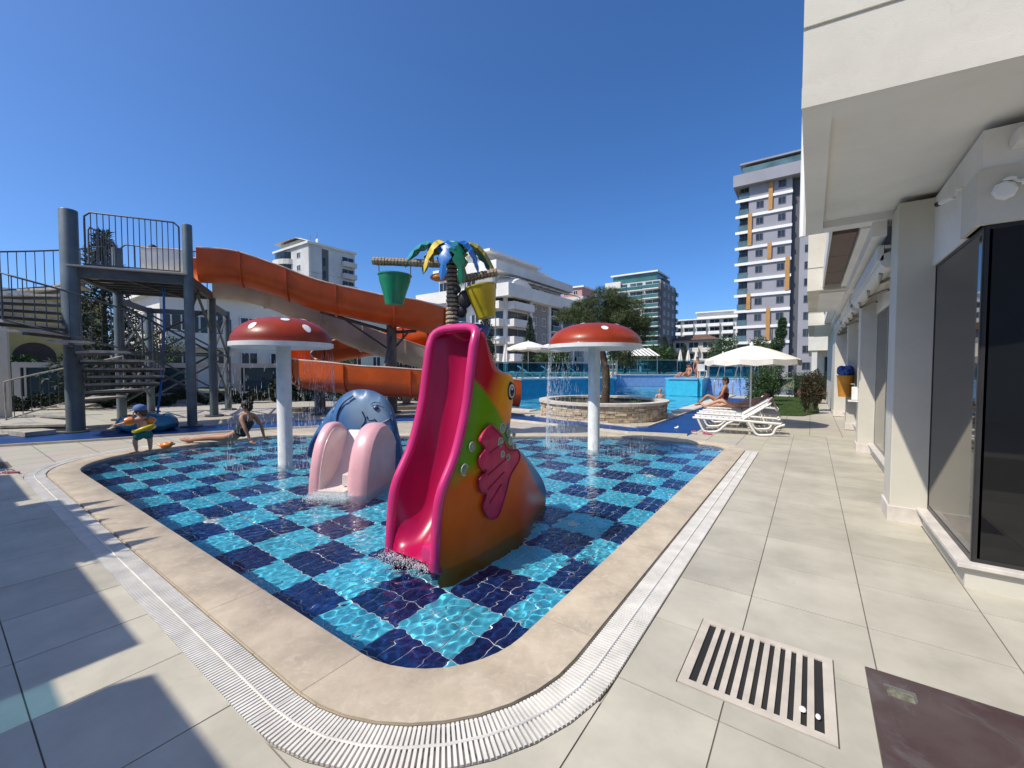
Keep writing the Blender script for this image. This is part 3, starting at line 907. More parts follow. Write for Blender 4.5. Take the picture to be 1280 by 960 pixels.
# ---------------------------------------------------------------- dolphin slide
M_PINK = mat('pink_gelcoat', (0.76, 0.42, 0.46), 0.3, 0.08, 2.5, coat=0.3)
M_CREAM = mat('cream_gelcoat', (0.72, 0.64, 0.60), 0.3, 0.06, 4, coat=0.3)
M_DBLUE = mat('dolphin_blue_paint', (1, 1, 1), 0.36, 0.08, 4, attr='paint', spec=0.3)
M_DLINE = mat('dolphin_line', (0.02, 0.05, 0.13), 0.4)
dol = thing('dolphin_slide', 'small pink and cream toddler slide with blue smiling dolphin behind', 'slide', (-4.98, 2.67, 0), math.atan2(0.47, 0.88))
def arch(x0, x1, L_, H_, bulge, name, m_):
    prof = crom([(-0.0, FZ, 0), (0.0, -0.02, 0), (0.05, 0.3, 0), (0.16, 0.58, 0), (0.32, 0.75, 0), (0.47, 0.795, 0), (0.62, 0.76, 0), (0.8, 0.6, 0), (0.93, 0.35, 0), (1.02, 0.05, 0), (1.04, FZ, 0)], 4)
    pts = [(p.x * L_, p.y if p.y < 0 else p.y * H_ / 0.795) for p in prof]
    n = len(pts); S = 7
    vs = []; fs = []
    for k in range(S):
        u = k / (S - 1); sh_ = 0.045 * (abs(2 * u - 1) ** 4)
        for y, z in pts:
            c = Vector((0.5 * L_, 0.1)); d = Vector((y, z)) - c
            l = d.length; d = d * (max(0, l - sh_) / l)
            vs.append((x0 + (x1 - x0) * u, c.x + d.x, c.y + d.y))
    for k in range(S - 1):
        for i in range(n - 1):
            fs.append((k * n + i, k * n + i + 1, (k + 1) * n + i + 1, (k + 1) * n + i))
    fs.append(tuple(range(n - 1, -1, -1))); fs.append(tuple((S - 1) * n + i for i in range(n)))
    return receiver(MB().add(vs, fs).build(name, m_, dol, smooth=50))
arch(0.0, 0.16, 1.0, 0.80, 0, 'side_wall', M_PINK)
arch(0.50, 0.76, 1.12, 0.79, 0, 'side_wall', M_PINK)
arch(0.155, 0.172, 0.93, 0.74, 0, 'wall_lining', M_CREAM)
tr = crom([(0, 0.02, 0.03), (0, 0.22, 0.06), (0, 0.42, 0.2), (0, 0.58, 0.45), (0, 0.68, 0.62), (0, 0.75, 0.66)], 6)
vs = []; fs = []
for p in tr: vs += [(0.165, p.y, p.z), (0.51, p.y, p.z)]
for i in range(len(tr) - 1): fs.append((2 * i, 2 * i + 1, 2 * i + 3, 2 * i + 2))
receiver(MB().add(vs, fs).build('trough', M_CREAM, dol, smooth=60))
receiver(MB().box(0.165, 0.51, -0.02, 0.06, FZ, 0.032).build('lip', M_CREAM, dol, bevel=0.008))
receiver(MB().box(0.40, 0.505, 0.12, 0.3, 0.05, 0.2).build('step_block', M_CREAM, dol, bevel=0.012))
# dolphin figure: thick rounded plate, side view facing +x
out = crom([(-0.36, 0.22, 0), (-0.32, 0.42, 0), (-0.22, 0.62, 0), (-0.12, 0.78, 0), (0.02, 0.98, 0), (0.14, 1.12, 0), (0.30, 1.2, 0), (0.50, 1.19, 0), (0.66, 1.11, 0), (0.76, 0.99, 0), (0.80, 0.86, 0), (0.83, 0.72, 0), (0.86, 0.55, 0), (0.9, 0.3, 0), (0.88, FZ, 0), (0.1, FZ, 0), (0.02, 0.2, 0), (-0.06, 0.42, 0), (-0.16, 0.5, 0), (-0.24, 0.4, 0), (-0.3, 0.2, 0)], 5)
def dx_(x): return (x - 0.25) * 1.14 + 0.07
out = [(dx_(p.x), p.y) for p in out]
bm = bmesh.new()
f = bm.faces.new([bm.verts.new((x, 0, z)) for x, z in out]); bmesh.ops.triangulate(bm, faces=[f])
for k in range(3):
    bmesh.ops.subdivide_edges(bm, edges=[e for e in bm.edges if e.calc_length() > 0.07], cuts=1)
    bmesh.ops.triangulate(bm, faces=[q for q in bm.faces if len(q.verts) > 3])
P = dense(out)
vs = []; fs = []; cl = []
nb = len(bm.verts); bm.verts.index_update()
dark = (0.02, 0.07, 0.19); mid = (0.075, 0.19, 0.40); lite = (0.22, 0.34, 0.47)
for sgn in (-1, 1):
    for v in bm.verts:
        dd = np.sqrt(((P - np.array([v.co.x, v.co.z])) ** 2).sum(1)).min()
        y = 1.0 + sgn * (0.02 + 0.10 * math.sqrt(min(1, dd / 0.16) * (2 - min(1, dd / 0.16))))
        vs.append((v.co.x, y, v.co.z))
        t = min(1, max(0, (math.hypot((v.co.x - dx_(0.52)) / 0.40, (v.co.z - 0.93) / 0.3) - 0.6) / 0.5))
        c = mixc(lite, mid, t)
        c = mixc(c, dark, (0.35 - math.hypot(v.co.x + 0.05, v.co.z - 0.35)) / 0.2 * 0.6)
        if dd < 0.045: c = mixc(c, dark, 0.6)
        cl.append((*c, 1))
for s_, sgn in ((0, 1), (nb, -1)):
    for q in bm.faces:
        ids = [v.index + s_ for v in q.verts]
        fs.append(tuple(ids if sgn == 1 else ids[::-1]))
edge = [v.index for v in list(bm.verts)[:0]]
bed = [e for e in bm.edges if len(e.link_faces) == 1]
for e in bed: fs.append((e.verts[0].index, e.verts[1].index, e.verts[1].index + nb, e.verts[0].index + nb))
bm.free()
me = bpy.data.meshes.new('dolphin_body'); me.from_pydata(vs, [], fs)
ca = me.color_attributes.new('paint', 'FLOAT_COLOR', 'POINT'); ca.data.foreach_set('color', np.array(cl).ravel())
b_ = bmesh.new(); b_.from_mesh(me); bmesh.ops.recalc_face_normals(b_, faces=b_.faces); b_.to_mesh(me); b_.free()
me.shade_smooth(); me.materials.append(M_DBLUE)
dbody = receiver(link('dolphin_body', me, dol))
# light blue fin lobe at its left
YF = 0.875
mb = MB().tube(crom([(dx_(0.63), YF, 0.74), (dx_(0.70), YF, 0.745), (dx_(0.78), YF + 0.03, 0.80), (dx_(0.80), YF + 0.05, 0.86)], 5), 0.011, 6)
mb.tube(crom([(dx_(0.5), YF, 0.83), (dx_(0.52), YF, 0.79), (dx_(0.6), YF, 0.79), (dx_(0.63), YF, 0.74), (dx_(0.62), YF, 0.68)], 5), 0.009, 6)
mb.build('mouth', M_DLINE, dol, smooth=60)
mb = MB().tube(crom([(dx_(0.1), YF, 0.72), (dx_(0.12), YF, 0.88), (dx_(0.2), YF, 1.02), (dx_(0.32), YF + 0.02, 1.12)], 5), 0.011, 6)
mb.tube(crom([(dx_(0.44), YF, 0.9), (dx_(0.48), YF, 0.78), (dx_(0.43), YF, 0.68)], 5), 0.009, 6)
mb.build('body_line', M_DLINE, dol, smooth=60)
mb = MB().ell((dx_(0.62), YF, 0.955), 0.042, 0.02, 0.032)
dey = mb.build('eye', M_DLINE, dol, smooth=60)
MB().ell((dx_(0.61), YF - 0.018, 0.965), 0.011, 0.006, 0.01).build('glint', M_WHITE, dey, smooth=60)
MB().tube(crom([(dx_(0.55), YF, 1.0), (dx_(0.6), YF, 1.03), (dx_(0.68), YF + 0.01, 1.02)], 5), [0.006] * 5 + [0.014] + [0.006] * 5, 6).build('eyebrow', M_DLINE, dol, smooth=60)
# splashing water at slide mouths
pts = []
ca_, sa_ = 0.88, 0.47
for k in range(3000):
    u = random.uniform(0.1, 0.62); v = random.gauss(-0.08, 0.1); pts.append((-4.98 + u * ca_ - v * sa_, 2.67 + u * sa_ + v * ca_, abs(random.gauss(0, 0.03)) - 0.03))
for k in range(1500):
    pts.append((random.uniform(-2.85, -2.3), 2.2 + random.gauss(-0.02, 0.06), abs(random.gauss(0, 0.025)) - 0.03))
tag(droplets(pts, None, (0.002, 0.008), (0.0012, 0.0042)).build('splash', mat('splash_foam', (0.85, 0.88, 0.9), 0.3, 0.0)), 'white splashing drops where the slides meet the water', 'water', kind='stuff')

# ---------------------------------------------------------------- bucket palm
tree = thing('bucket_palm', 'tipping bucket palm with rope wound trunk and coloured leaves', 'water toy', (-6.38, 6.72, 0), YAW)
M_ROPE = mat('rope_wrap', (0.42, 0.33, 0.22), 0.85, 0.35, 30, 0.4, 90)
M_ROPED = mat('rope_dark', (0.09, 0.06, 0.045), 0.9, 0.2, 20)
receiver(MB().lathe([(0.16, FZ), (0.15, 0.0), (0.12, 3.0), (0.1, 4.05)], 16).build('trunk', M_ROPED, tree, smooth=40))
for k in range(44):
    z = 0.1 + 0.09 * k; r_ = 0.155 - 0.012 * z
    MB().lathe([(r_ - 0.03, -0.033), (r_ + 0.012, -0.03), (r_ + 0.02, 0.0), (r_ + 0.01, 0.022), (r_ - 0.03, 0.03)], 12, cap=False).build('rope_ring', M_ROPE, tree, smooth=60, loc=(random.uniform(-.006, .006), random.uniform(-.006, .006), z))
def ropebar(a, b, r_, name='crossbar'):
    a = Vector(a); b = Vector(b)
    o = MB().tube([a, b], r_ * 0.8, 10).build(name, M_ROPED, tree)
    n = int((b - a).length / 0.07); d = (b - a) / n
    for k in range(n):
        MB().tube([a + d * (k + 0.08), a + d * (k + 0.9)], r_ * random.uniform(0.95, 1.06), 10).build('rope_band', M_ROPE, o)
ropebar((-1.72, 0.0, 3.83), (-0.1, 0.0, 3.76), 0.085)
ropebar((0.12, 0.0, 3.42), (0.98, -0.05, 3.58), 0.085)
def bucket(cx, cy, zt, h, rt, rb, m_, tilt, name, m2, tdir=1):
    prof = [(rb * 0.4, 0.0), (rb, 0.01), (rb + (rt - rb) * 0.3, h * 0.35), (rt * 0.97, h * 0.85), (rt, h), (rt * 1.06, h + 0.01), (rt * 1.06, h + 0.04), (rt * 0.95, h + 0.04), (rt * 0.92, h * 0.85), (rb * 0.9, 0.03), (0.0, 0.03)]
    mb = MB().lathe(prof, 28, cap=False).add([(0, 0, 0.0)], [])
    mb.lathe([(0, 0), (rb * 0.4, 0)], 28, cap=False)
    ca_, sa_ = math.cos(tilt), math.sin(tilt)
    mb.v = [(cx + x * ca_ + (z - h) * sa_, cy + y, zt + (z - h) * ca_ - x * sa_) for x, y, z in mb.v]
    o = mb.build(name, m_, tree, smooth=40)
    MB().tube([(cx - rt * 1.0, cy, zt - 0.02), (cx - rt * 1.02, cy, zt + 0.42)], 0.012, 6).tube([(cx + rt * 1.0, cy, zt - 0.02), (cx + rt * 1.02, cy, zt + 0.42)], 0.012, 6).build('hanger', mat('hanger_steel', (0.25, 0.26, 0.27), 0.4, metal=0.8), o)
    return o
bucket(-1.24, 0, 3.50, 0.62, 0.34, 0.19, mat('bucket_green', (0.012, 0.24, 0.12), 0.3, 0.1, 3, coat=0.2), 0.03, 'bucket', None)
bucket(0.62, -0.05, 3.24, 0.66, 0.33, 0.2, mat('bucket_yellow', (0.52, 0.36, 0.012), 0.3, 0.1, 3, coat=0.2), -0.2, 'bucket', None)
bucket(0.35, 0.35, 2.45, 0.75, 0.45, 0.25, mat('bucket_blue', (0.012, 0.06, 0.24), 0.3, 0.1, 3), 0.1, 'bucket', None)
MB().ell((-0.3, 0.1, 3.50), 0.2, 0.12, 0.09).build('orange_pod', mat('pod_orange', (0.6, 0.2, 0.04), 0.4), tree, smooth=60)
MB().ell((0.28, -0.05, 3.0), 0.16, 0.14, 0.2).ell((0.2, 0, 2.75), 0.12, 0.12, 0.14).ell((0.12, -.12, 3.2), 0.09, 0.08, 0.09).build('carved_monkey', mat('monkey_dark', (0.035, 0.03, 0.035), 0.5), tree, smooth=60)
LC = {'yellow': (0.62, 0.45, 0.02), 'blue': (0.02, 0.16, 0.48), 'green': (0.012, 0.2, 0.1), 'teal': (0.05, 0.3, 0.32), 'olive': (0.32, 0.28, 0.02)}
def palm_leaf(ang, L_, c, drop, w=0.2):
    n = 12; vs = []; fs = []
    dx, dy = math.cos(ang), math.sin(ang)
    for i in range(n + 1):
        t = i / n
        r_ = L_ * (t - 0.12 * t * t); z = 4.06 + 0.30 * math.sin(math.pi * min(1, t * 1.05) * 0.62) - drop * t ** 2.4
        wd = w * math.sin(math.pi * (0.12 + 0.86 * t)) ** 0.7 * (1.1 if i % 2 else 0.5)
        for s_, zz in ((-1, -0.03), (0, 0.02), (1, -0.03)):
            vs.append((dx * r_ - dy * wd * s_, dy * r_ + dx * wd * s_, z + zz * (1 + 2 * t)))
    for i in range(n):
        for k in range(2):
            fs.append((i * 3 + k, i * 3 + k + 1, i * 3 + k + 4, i * 3 + k + 3))
    k0 = len(vs)
    vs2 = [(x, y, z - 0.018) for x, y, z in vs]
    fs2 = [tuple(q + k0 for q in f[::-1]) for f in fs]
    b = []
    for i in range(n):
        for c0 in (0, 2):
            q = (i * 3 + c0, (i + 1) * 3 + c0, (i + 1) * 3 + c0 + k0, i * 3 + c0 + k0)
            b.append(q if c0 == 0 else q[::-1])
    MB().add(vs + vs2, fs + fs2 + b).build('leaf', mat('leaf_' + c, LC[c], 0.35, 0.12, 4, coat=0.2), tree, smooth=30)
for a, L_, c, d in ((180, 1.15, 'teal', 0.55), (150, 0.95, 'olive', 0.6), (215, 0.75, 'yellow', 0.75), (255, 0.6, 'blue', 0.95), (300, 0.62, 'green', 1.05), (335, 0.75, 'blue', 0.75), (0, 1.05, 'olive', 0.75), (30, 1.05, 'teal', 0.55), (75, 0.8, 'yellow', 0.7), (115, 0.85, 'green', 0.7)):
    palm_leaf(R(a), L_, c, d)
MB().lathe([(0.02, 3.95), (0.2, 4.02), (0.26, 4.1), (0.2, 4.2), (0.0, 4.24)], 20, cap=False).build('crown_cap', mat('crown_grey', (0.45, 0.47, 0.4), 0.5), tree, smooth=50)

# ================================================================ SLIDE TOWER AND FLUMES
U = Vector((0.49, 0.872, 0)); V = Vector((-0.872, 0.49, 0))
P1 = Vector((-14.19, 2.08, 0)); P2 = Vector((-13.09, 4.04, 0))
M_STEEL = mat('tower_steel_paint', (0.115, 0.15, 0.165), 0.45, 0.18, 2.0, 0.03, 20)
M_STEELD = mat('brace_steel', (0.075, 0.085, 0.09), 0.5, 0.2, 3)
M_GALV = mat('galvanised_tread', (0.42, 0.40, 0.35), 0.6, 0.2, 6)
PZ = 3.92
M_CRM = mat('flume_cream', (0.56, 0.50, 0.41), 0.55, 0.14, 1.2)
tower = thing('slide_tower', 'tall grey steel water slide tower with railed platform and spiral stair', 'tower', (0, 0, 0))
def post(p, r_, z, name='post'):
    o = MB().lathe([(r_, 0.0), (r_, z - 0.02), (r_ * 0.93, z)], 24, (p.x, p.y, 0)).build(name, M_STEEL, tower, smooth=40)
    MB().lathe([(r_ + 0.14, -0.01), (r_ + 0.14, 0.03)], 16, (p.x, p.y, 0)).build('base_plate', M_STEELD, o)
    return o
post(P1, 0.168, 5.2)
post(P2, 0.108, 5.18)
B1_ = P1 + V * 2.65; B2_ = P2 + V * 2.65; C1_ = P1 + V * 5.1; C2_ = P2 + V * 5.1
for p in (B1_, B2_): post(p, 0.115, 5.0 if p is B1_ else 3.9)
for p in (C1_, C2_): post(p, 0.11, 3.6)
def beam(a, b, z, w=0.12, h=0.2, name='beam'):
    return MB().bar((a.x, a.y, z), (b.x, b.y, z), w, h).build(name, M_STEELD, tower)
beam(P1, P2, PZ - 0.14, 0.14, 0.24); beam(B1_, B2_, PZ - 0.14); beam(P1, B1_, PZ - 0.14); beam(P2, B2_, PZ - 0.14, 0.12, 0.22)
beam(B1_, C1_, 3.5, 0.1, 0.16); beam(B2_, C2_, 3.5, 0.1, 0.16); beam(C1_, C2_, 3.5, 0.1, 0.16)
for k in range(1, 6):
    a = P1 + V * 2.65 * k / 6; b = P2 + V * 2.65 * k / 6
    beam(a, b, PZ - 0.13, 0.08, 0.14, 'joist')
for k in range(9):
    a = P1 + V * (-0.05 + 0.305 * k); b = P2 + V * (-0.05 + 0.305 * k)
    MB().bar((a.x, a.y, PZ - 0.02), (b.x, b.y, PZ - 0.02), 0.298, 0.035).build('platform_plank', M_CRM, tower)
def railing(a, b, z, h, n, name='railing', top=1.0):
    a = Vector((a.x, a.y, 0)); b = Vector((b.x, b.y, 0)); d = (b - a)
    r_ = 0.021
    za = lambda t: Vector((a.x + d.x * t, a.y + d.y * t, 0))
    e = 0.1 / d.length
    pts = [za(0) + Vector((0, 0, z + 0.06)), za(0) + Vector((0, 0, z + h - 0.1)), za(e) + Vector((0, 0, z + h)), za(1 - e) + Vector((0, 0, z + h)), za(1) + Vector((0, 0, z + h - 0.1)), za(1) + Vector((0, 0, z + 0.06)), za(0) + Vector((0, 0, z + 0.06))]
    o = MB().tube(pts, r_, 8).build(name, M_STEELD, tower, smooth=60)
    for k in range(1, n):
        q = za(k / n)
        MB().tube([q + Vector((0, 0, z + 0.06)), q + Vector((0, 0, z + h))], 0.01, 5).build('baluster', M_STEELD, o)
railing(P1 + U * 0.28, P2 - U * 0.17, PZ, 1.28, 16)
railing(P1 + V * 0.95, B1_ - V * 0.1, PZ, 1.2, 11)
railing(B1_ + U * 0.1, B2_ - U * 0.1, PZ, 1.2, 13)
# bracing
def brace(a, za, b, zb, w=0.055):
    MB().bar((a.x, a.y, za), (b.x, b.y, zb), w, w).build('brace', M_STEELD, tower)
for a, b in ((B1_, C1_), (B2_, C2_), (C1_, C2_), (B1_, B2_)):
    brace(a, 0.5, b, 1.95); brace(a, 1.95, b, 0.5); brace(a, 2.0, b, 3.4); brace(a, 3.4, b, 2.0); brace(a, 1.97, b, 1.97)
brace(P2, 2.9, P2 + V * 1.0, PZ - 0.25); brace(P1 + U * 0.9, PZ - 0.2, B1_ + U * 1.6, PZ - 0.25); brace(P2 + V * 0.6, 3.7, B2_, 2.6)
# pool hose standing against the tower
hp = crom([(-13.3, 3.35, 0.1), (-13.75, 3.6, 1.2), (-14.0, 3.75, 2.4), (-14.1, 3.8, 3.7)], 6)
tag(MB().tube(hp, 0.028, 8).build('blue_pole', mat('pole_blue', (0.015, 0.12, 0.4), 0.35)), 'long blue pole leaning inside the steel tower', 'pole')
# spiral stair round the thick post
SR = 1.65; N_ST = 20
a_left = YAW + math.pi       # image-left direction
for k in range(N_ST):
    a0 = a_left - R(22.5) * k; z = 0.19 + (PZ - 0.19) * k / (N_ST - 0.4)
    da = R(13.5)
    poly = [(P1.x + r_ * math.cos(a), P1.y + r_ * math.sin(a)) for r_, a in ((0.22, a0 - da), (SR, a0 - da * 0.95), (SR, a0), (SR, a0 + da * 0.95), (0.22, a0 + da))]
    t_ = MB().prism(poly, z - 0.05, z).build('tread', M_GALV, tower)
    MB().bar((P1.x, P1.y, z - 0.08), (P1.x + SR * math.cos(a0), P1.y + SR * math.sin(a0), z - 0.08), 0.06, 0.06).build('bracket', M_STEELD, t_)
def helix(z0, r_=SR, k0=0, k1=N_ST - 1, per=4):
    out = []
    for i in range(int((k1 - k0) * per) + 1):
        k = k0 + i / per
        a = a_left - R(22.5) * k
        out.append((P1.x + r_ * math.cos(a), P1.y + r_ * math.sin(a), 0.19 + (PZ - 0.19) * k / (N_ST - 0.4) + z0))
    return out
for k0 in range(0, N_ST - 1, 4):
    k1 = min(k0 + 3.7, N_ST - 1)
    top_ = helix(1.0, SR, k0, k1); bot = helix(0.1, SR, k0, k1)
    o = MB().tube(top_ + bot[::-1] + top_[:1], 0.02, 7).build('stair_rail', M_GALV if k0 == 0 else M_STEELD, tower, smooth=60)
    for a, b in list(zip(bot, top_))[1:-1]:
        MB().tube([a, b], 0.009, 5).build('baluster', M_STEELD, o)
pb = [(-15.9, 1.4), (-14.0, 1.25)]
MB().bar((-15.9, 1.0, 0.06), (-14.0, 1.5, 0.06), 0.5, 0.1).build('bottom_step', M_GALV, tower)
# blue inflatable at tower foot
inf = thing('inflatable_ring', 'glossy teal blue inflatable lying at the foot of the tower', 'inflatable', (-13.15, 3.15, 0), 0.4)
M_INF = mat('inflatable_vinyl', (0.015, 0.19, 0.29), 0.15, 0.12, 3, coat=0.5)
vs = []; fs = []
NA, NB_ = 28, 12
for i in range(NA):
    a = 2 * math.pi * i / NA
    for j in range(NB_):
        b = 2 * math.pi * j / NB_; rr = 0.36 + 0.19 * math.cos(b)
        vs.append((rr * math.cos(a) * 1.25, rr * math.sin(a), 0.18 + 0.18 * math.sin(b) + 0.03 * math.sin(a * 6)))
for i in range(NA):
    for j in range(NB_): fs.append((i * NB_ + j, ((i + 1) % NA) * NB_ + j, ((i + 1) % NA) * NB_ + (j + 1) % NB_, i * NB_ + (j + 1) % NB_))
MB().add(vs, fs).build('tube_ring', M_INF, inf, smooth=80)
MB().ell((0, 0, 0.26), 0.42, 0.36, 0.17, 18, 10).build('seat_dome', M_INF, inf, smooth=80)
MB().lathe([(0.02, 0.0), (0.02, 0.03), (0.012, 0.05)], 10, (0.25, -0.4, 0.3)).build('valve', M_WHITE, inf)

# ---- flumes
M_ORO = mat('flume_orange', (0.54, 0.085, 0.010), 0.4, 0.12, 1.5, coat=0.08)
M_ORI = mat('flume_orange_inside', (0.66, 0.15, 0.012), 0.3, 0.1, 1.2, coat=0.15)
M_RIM = mat('flume_rim_peach', (0.62, 0.44, 0.34), 0.5, 0.1, 4)
def flume(ctrl, label, outer, cat='slide', R0=0.47, wall=0.38, per=8, bank=0.0, seg=9):
    path = crom(ctrl, per)
    root = thing('water_slide', label, cat)
    n = len(path)
    prof = []
    for k in range(13):
        a = math.pi + math.pi * k / 12
        prof.append((R0 * math.cos(a), R0 + R0 * math.sin(a)))
    fr = []
    for i, p in enumerate(path):
        d = (path[min(n - 1, i + 1)] - path[max(0, i - 1)])
        dh = Vector((d.x, d.y, 0)).normalized(); s_ = Vector((-dh.y, dh.x, 0))   # s_ = left
        # curvature for banking: outer wall higher
        if 2 < i < n - 3:
            a = path[i] - path[i - 3]; b = path[i + 3] - path[i]
            turn = a.x * b.y - a.y * b.x
        else: turn = 0
        cv = max(-1, min(1, turn / 0.35))
        fr.append((p, s_, cv))
    for i in range(2, n - 2):   # smooth the banking
        pass
    def ring(i, o):
        p, s_, cv = fr[i]
        r_ = 1 + o / R0
        ln = wall + 0.28 * max(0, -cv); rn = wall + 0.28 * max(0, cv)      # left wall, right wall
        q = [(-(R0 + o), R0 + rn)] + [(x * r_, R0 + (z - R0) * r_) for x, z in prof] + [((R0 + o), R0 + ln)]
        return [p + s_ * x + Vector((0, 0, z)) for x, z in q]
    m_ = 15
    i = 0; 
    while i < n - 1:
        j = min(n - 1, i + seg)
        if n - 1 - j < 3: j = n - 1
        vo = []; vi = []
        for k in range(i, j + 1): vo += ring(k, 0.03); vi += ring(k, 0.0)
        fo_ = []; fi = []
        for k in range(j - i):
            for u in range(m_ - 1):
                fo_.append((k * m_ + u, k * m_ + u + 1, (k + 1) * m_ + u + 1, (k + 1) * m_ + u))
                fi.append((k * m_ + u, (k + 1) * m_ + u, (k + 1) * m_ + u + 1, k * m_ + u + 1))
        mb = MB().m(0).add(vo, fo_).m(1).add(vi, fi)
        sec = mb.build('flume_section', [outer, M_ORI], root, smooth=70)
        # rims along both walls
        for side_ in (0, m_ - 1):
            pts = [(Vector(vo[k * m_ + side_]) + Vector(vi[k * m_ + side_])) / 2 for k in range(j - i + 1)]
            MB().tube(pts, 0.026, 6).build('rim', M_RIM, sec, smooth=60)
        # joint flange
        if j < n - 1:
            a = ring(j, 0.034); b = ring(j, 0.085); d = (path[j + 1] - path[j - 1]).normalized() * 0.03
            vs = []
            for q in range(m_): vs += [a[q] - d, b[q] - d, b[q] + d, a[q] + d]
            fs = []
            for q in range(m_ - 1):
                for w_ in range(3): fs.append((q * 4 + w_, q * 4 + w_ + 1, (q + 1) * 4 + w_ + 1, (q + 1) * 4 + w_))
            MB().add(vs, fs).build('flange', outer, sec)
        i = j
    return root, path
A_ = [(-14.24, 4.65, 3.98), (-13.85, 5.48, 4.0), (-13.29, 6.37, 3.72), (-12.67, 7.3, 3.35), (-11.86, 8.49, 3.08), (-11.04, 9.82, 2.84), (-11.09, 11.01, 2.68), (-12.08, 11.78, 2.5), (-13.66, 11.51, 2.28), (-15.05, 10.4, 1.98), (-15.81, 9.12, 1.62), (-15.14, 7.88, 1.27), (-13.58, 7.15, 0.98), (-12.09, 7.23, 0.82), (-10.8, 8.02, 0.70), (-9.56, 9.15, 0.6), (-8.48, 10.17, 0.46), (-7.61, 11.03, 0.3)]
fa, pa = flume(A_, 'orange helical water slide winding down from the tower into the main pool', M_ORO)
B_ = [(-15.3, 5.35, 3.75), (-14.85, 6.5, 3.62), (-14.4, 7.9, 3.05), (-13.95, 9.1, 2.4), (-13.4, 10.3, 1.95), (-12.6, 11.64, 1.5), (-11.18, 12.91, 0.9), (-10.2, 13.5, 0.4)]
fb, pb_ = flume(B_, 'steeper water slide with cream underside running behind the orange one', M_CRM)
# white start tub on the platform
stb = MB()
ent = crom([(-14.55, 4.05, 3.95), (-14.4, 4.35, 3.95), (-14.24, 4.65, 3.98)], 4)
fc, pc = flume([(-14.85, 3.7, 3.95), (-14.6, 4.05, 3.95), (-14.27, 4.6, 3.985)], 'white moulded start tub on the tower platform', M_WHITE, 'slide start', 0.45, 0.3, 5)
# support posts
def support(x, y, z, arms, label):
    r_ = thing('slide_support', label, 'post', (x, y, 0))
    MB().lathe([(0.17, 0), (0.17, z), (0.1, z + 0.02)], 18).build('column', mat('support_column', (0.15, 0.135, 0.12), 0.6, 0.2, 2), r_, smooth=40)
    MB().lathe([(0.3, -0.01), (0.3, 0.03)], 14).build('base_plate', M_STEELD, r_)
    for (ax, ay, az) in arms:
        MB().tube([(0, 0, z - 0.25), (ax - x, ay - y, az)], 0.055, 8).build('arm', M_STEELD, r_)
        MB().tube([(0, 0, z - 0.9), ((ax - x) * 0.7, (ay - y) * 0.7, z - 0.25 + (az - z + 0.25) * 0.7)], 0.035, 6).build('strut', M_STEELD, r_)
support(-11.79, 9.41, 3.0, [(-12.67, 7.35, 3.3), (-11.1, 9.9, 2.8), (-10.85, 8.2, 0.78)], 'thick brown slide support column carrying steel arms beside the flumes')
support(-14.1, 12.0, 2.2, [(-13.66, 11.51, 2.22), (-13.4, 10.4, 1.95)], 'slide support column under the rear bend of the orange slide')
support(-9.6, 9.6, 0.5, [(-9.5, 9.2, 0.55)], 'short support column under the last run of the orange slide')
support(-13.2, 7.6, 0.8, [(-12.6, 7.2, 0.84)], 'short support column under the left bend of the orange slide')

# ================================================================ RIGHT-HAND BUILDING
M_STUC = mat('cream_stucco', (0.66, 0.63, 0.54), 0.85, 0.07, 1.2, 0.15, 130)
M_STUCW = mat('white_soffit_paint', (0.80, 0.80, 0.78), 0.8, 0.04, 1.0, 0.04, 90)
M_PIL = mat('pillar_paint', (0.62, 0.60, 0.52), 0.75, 0.05, 1.5, 0.05, 120)
M_SKIRT = mat('skirting_marble', (0.66, 0.62, 0.57), 0.35, 0.1, 7)
M_DARKG = glassy('dark_window_glass', (0.012, 0.014, 0.016), 0.97, 0.03, (0.01, 0.011, 0.012))
M_BROWNG = glassy('brown_window_glass', (0.10, 0.055, 0.045), 0.95, 0.06, (0.13, 0.075, 0.06))
M_FRAME = mat('dark_window_frame', (0.03, 0.03, 0.032), 0.4)
M_METAL = mat('grey_metal_frame', (0.35, 0.35, 0.34), 0.4, metal=0.6)
add_stains(M_STUC, 0.5, 0.72, 1.1, (0.55, 0.515, 0.43), 0.6)
add_stains(M_STUC, 0.58, 0.64, 9.0, (0.52, 0.48, 0.40), 0.25)
add_stains(M_STUCW, 0.52, 0.75, 0.8, (0.66, 0.65, 0.61), 0.6)
add_stains(M_PIL, 0.52, 0.75, 1.4, (0.52, 0.50, 0.43), 0.5)
hb = thing('pool_building', 'cream poolside building with overhanging upper floor and dark ground floor glazing', 'building', (0, 0, 0))
ZS = 3.07
# pillars
for y0, y1, x0 in ((5.5, 5.93, 0.655), (9.72, 10.12, 0.70), (13.2, 13.62, 0.72), (16.75, 17.35, 0.60)):
    p_ = MB().box(x0, 1.2, y0, y1, 0.0, ZS + 0.02).build('pillar', M_PIL, hb, bevel=0.006)
    MB().box(x0 - 0.018, 0.90, y0 - 0.018, y1 + 0.018, 0.0, 0.155).build('skirting', M_SKIRT, p_, bevel=0.004)
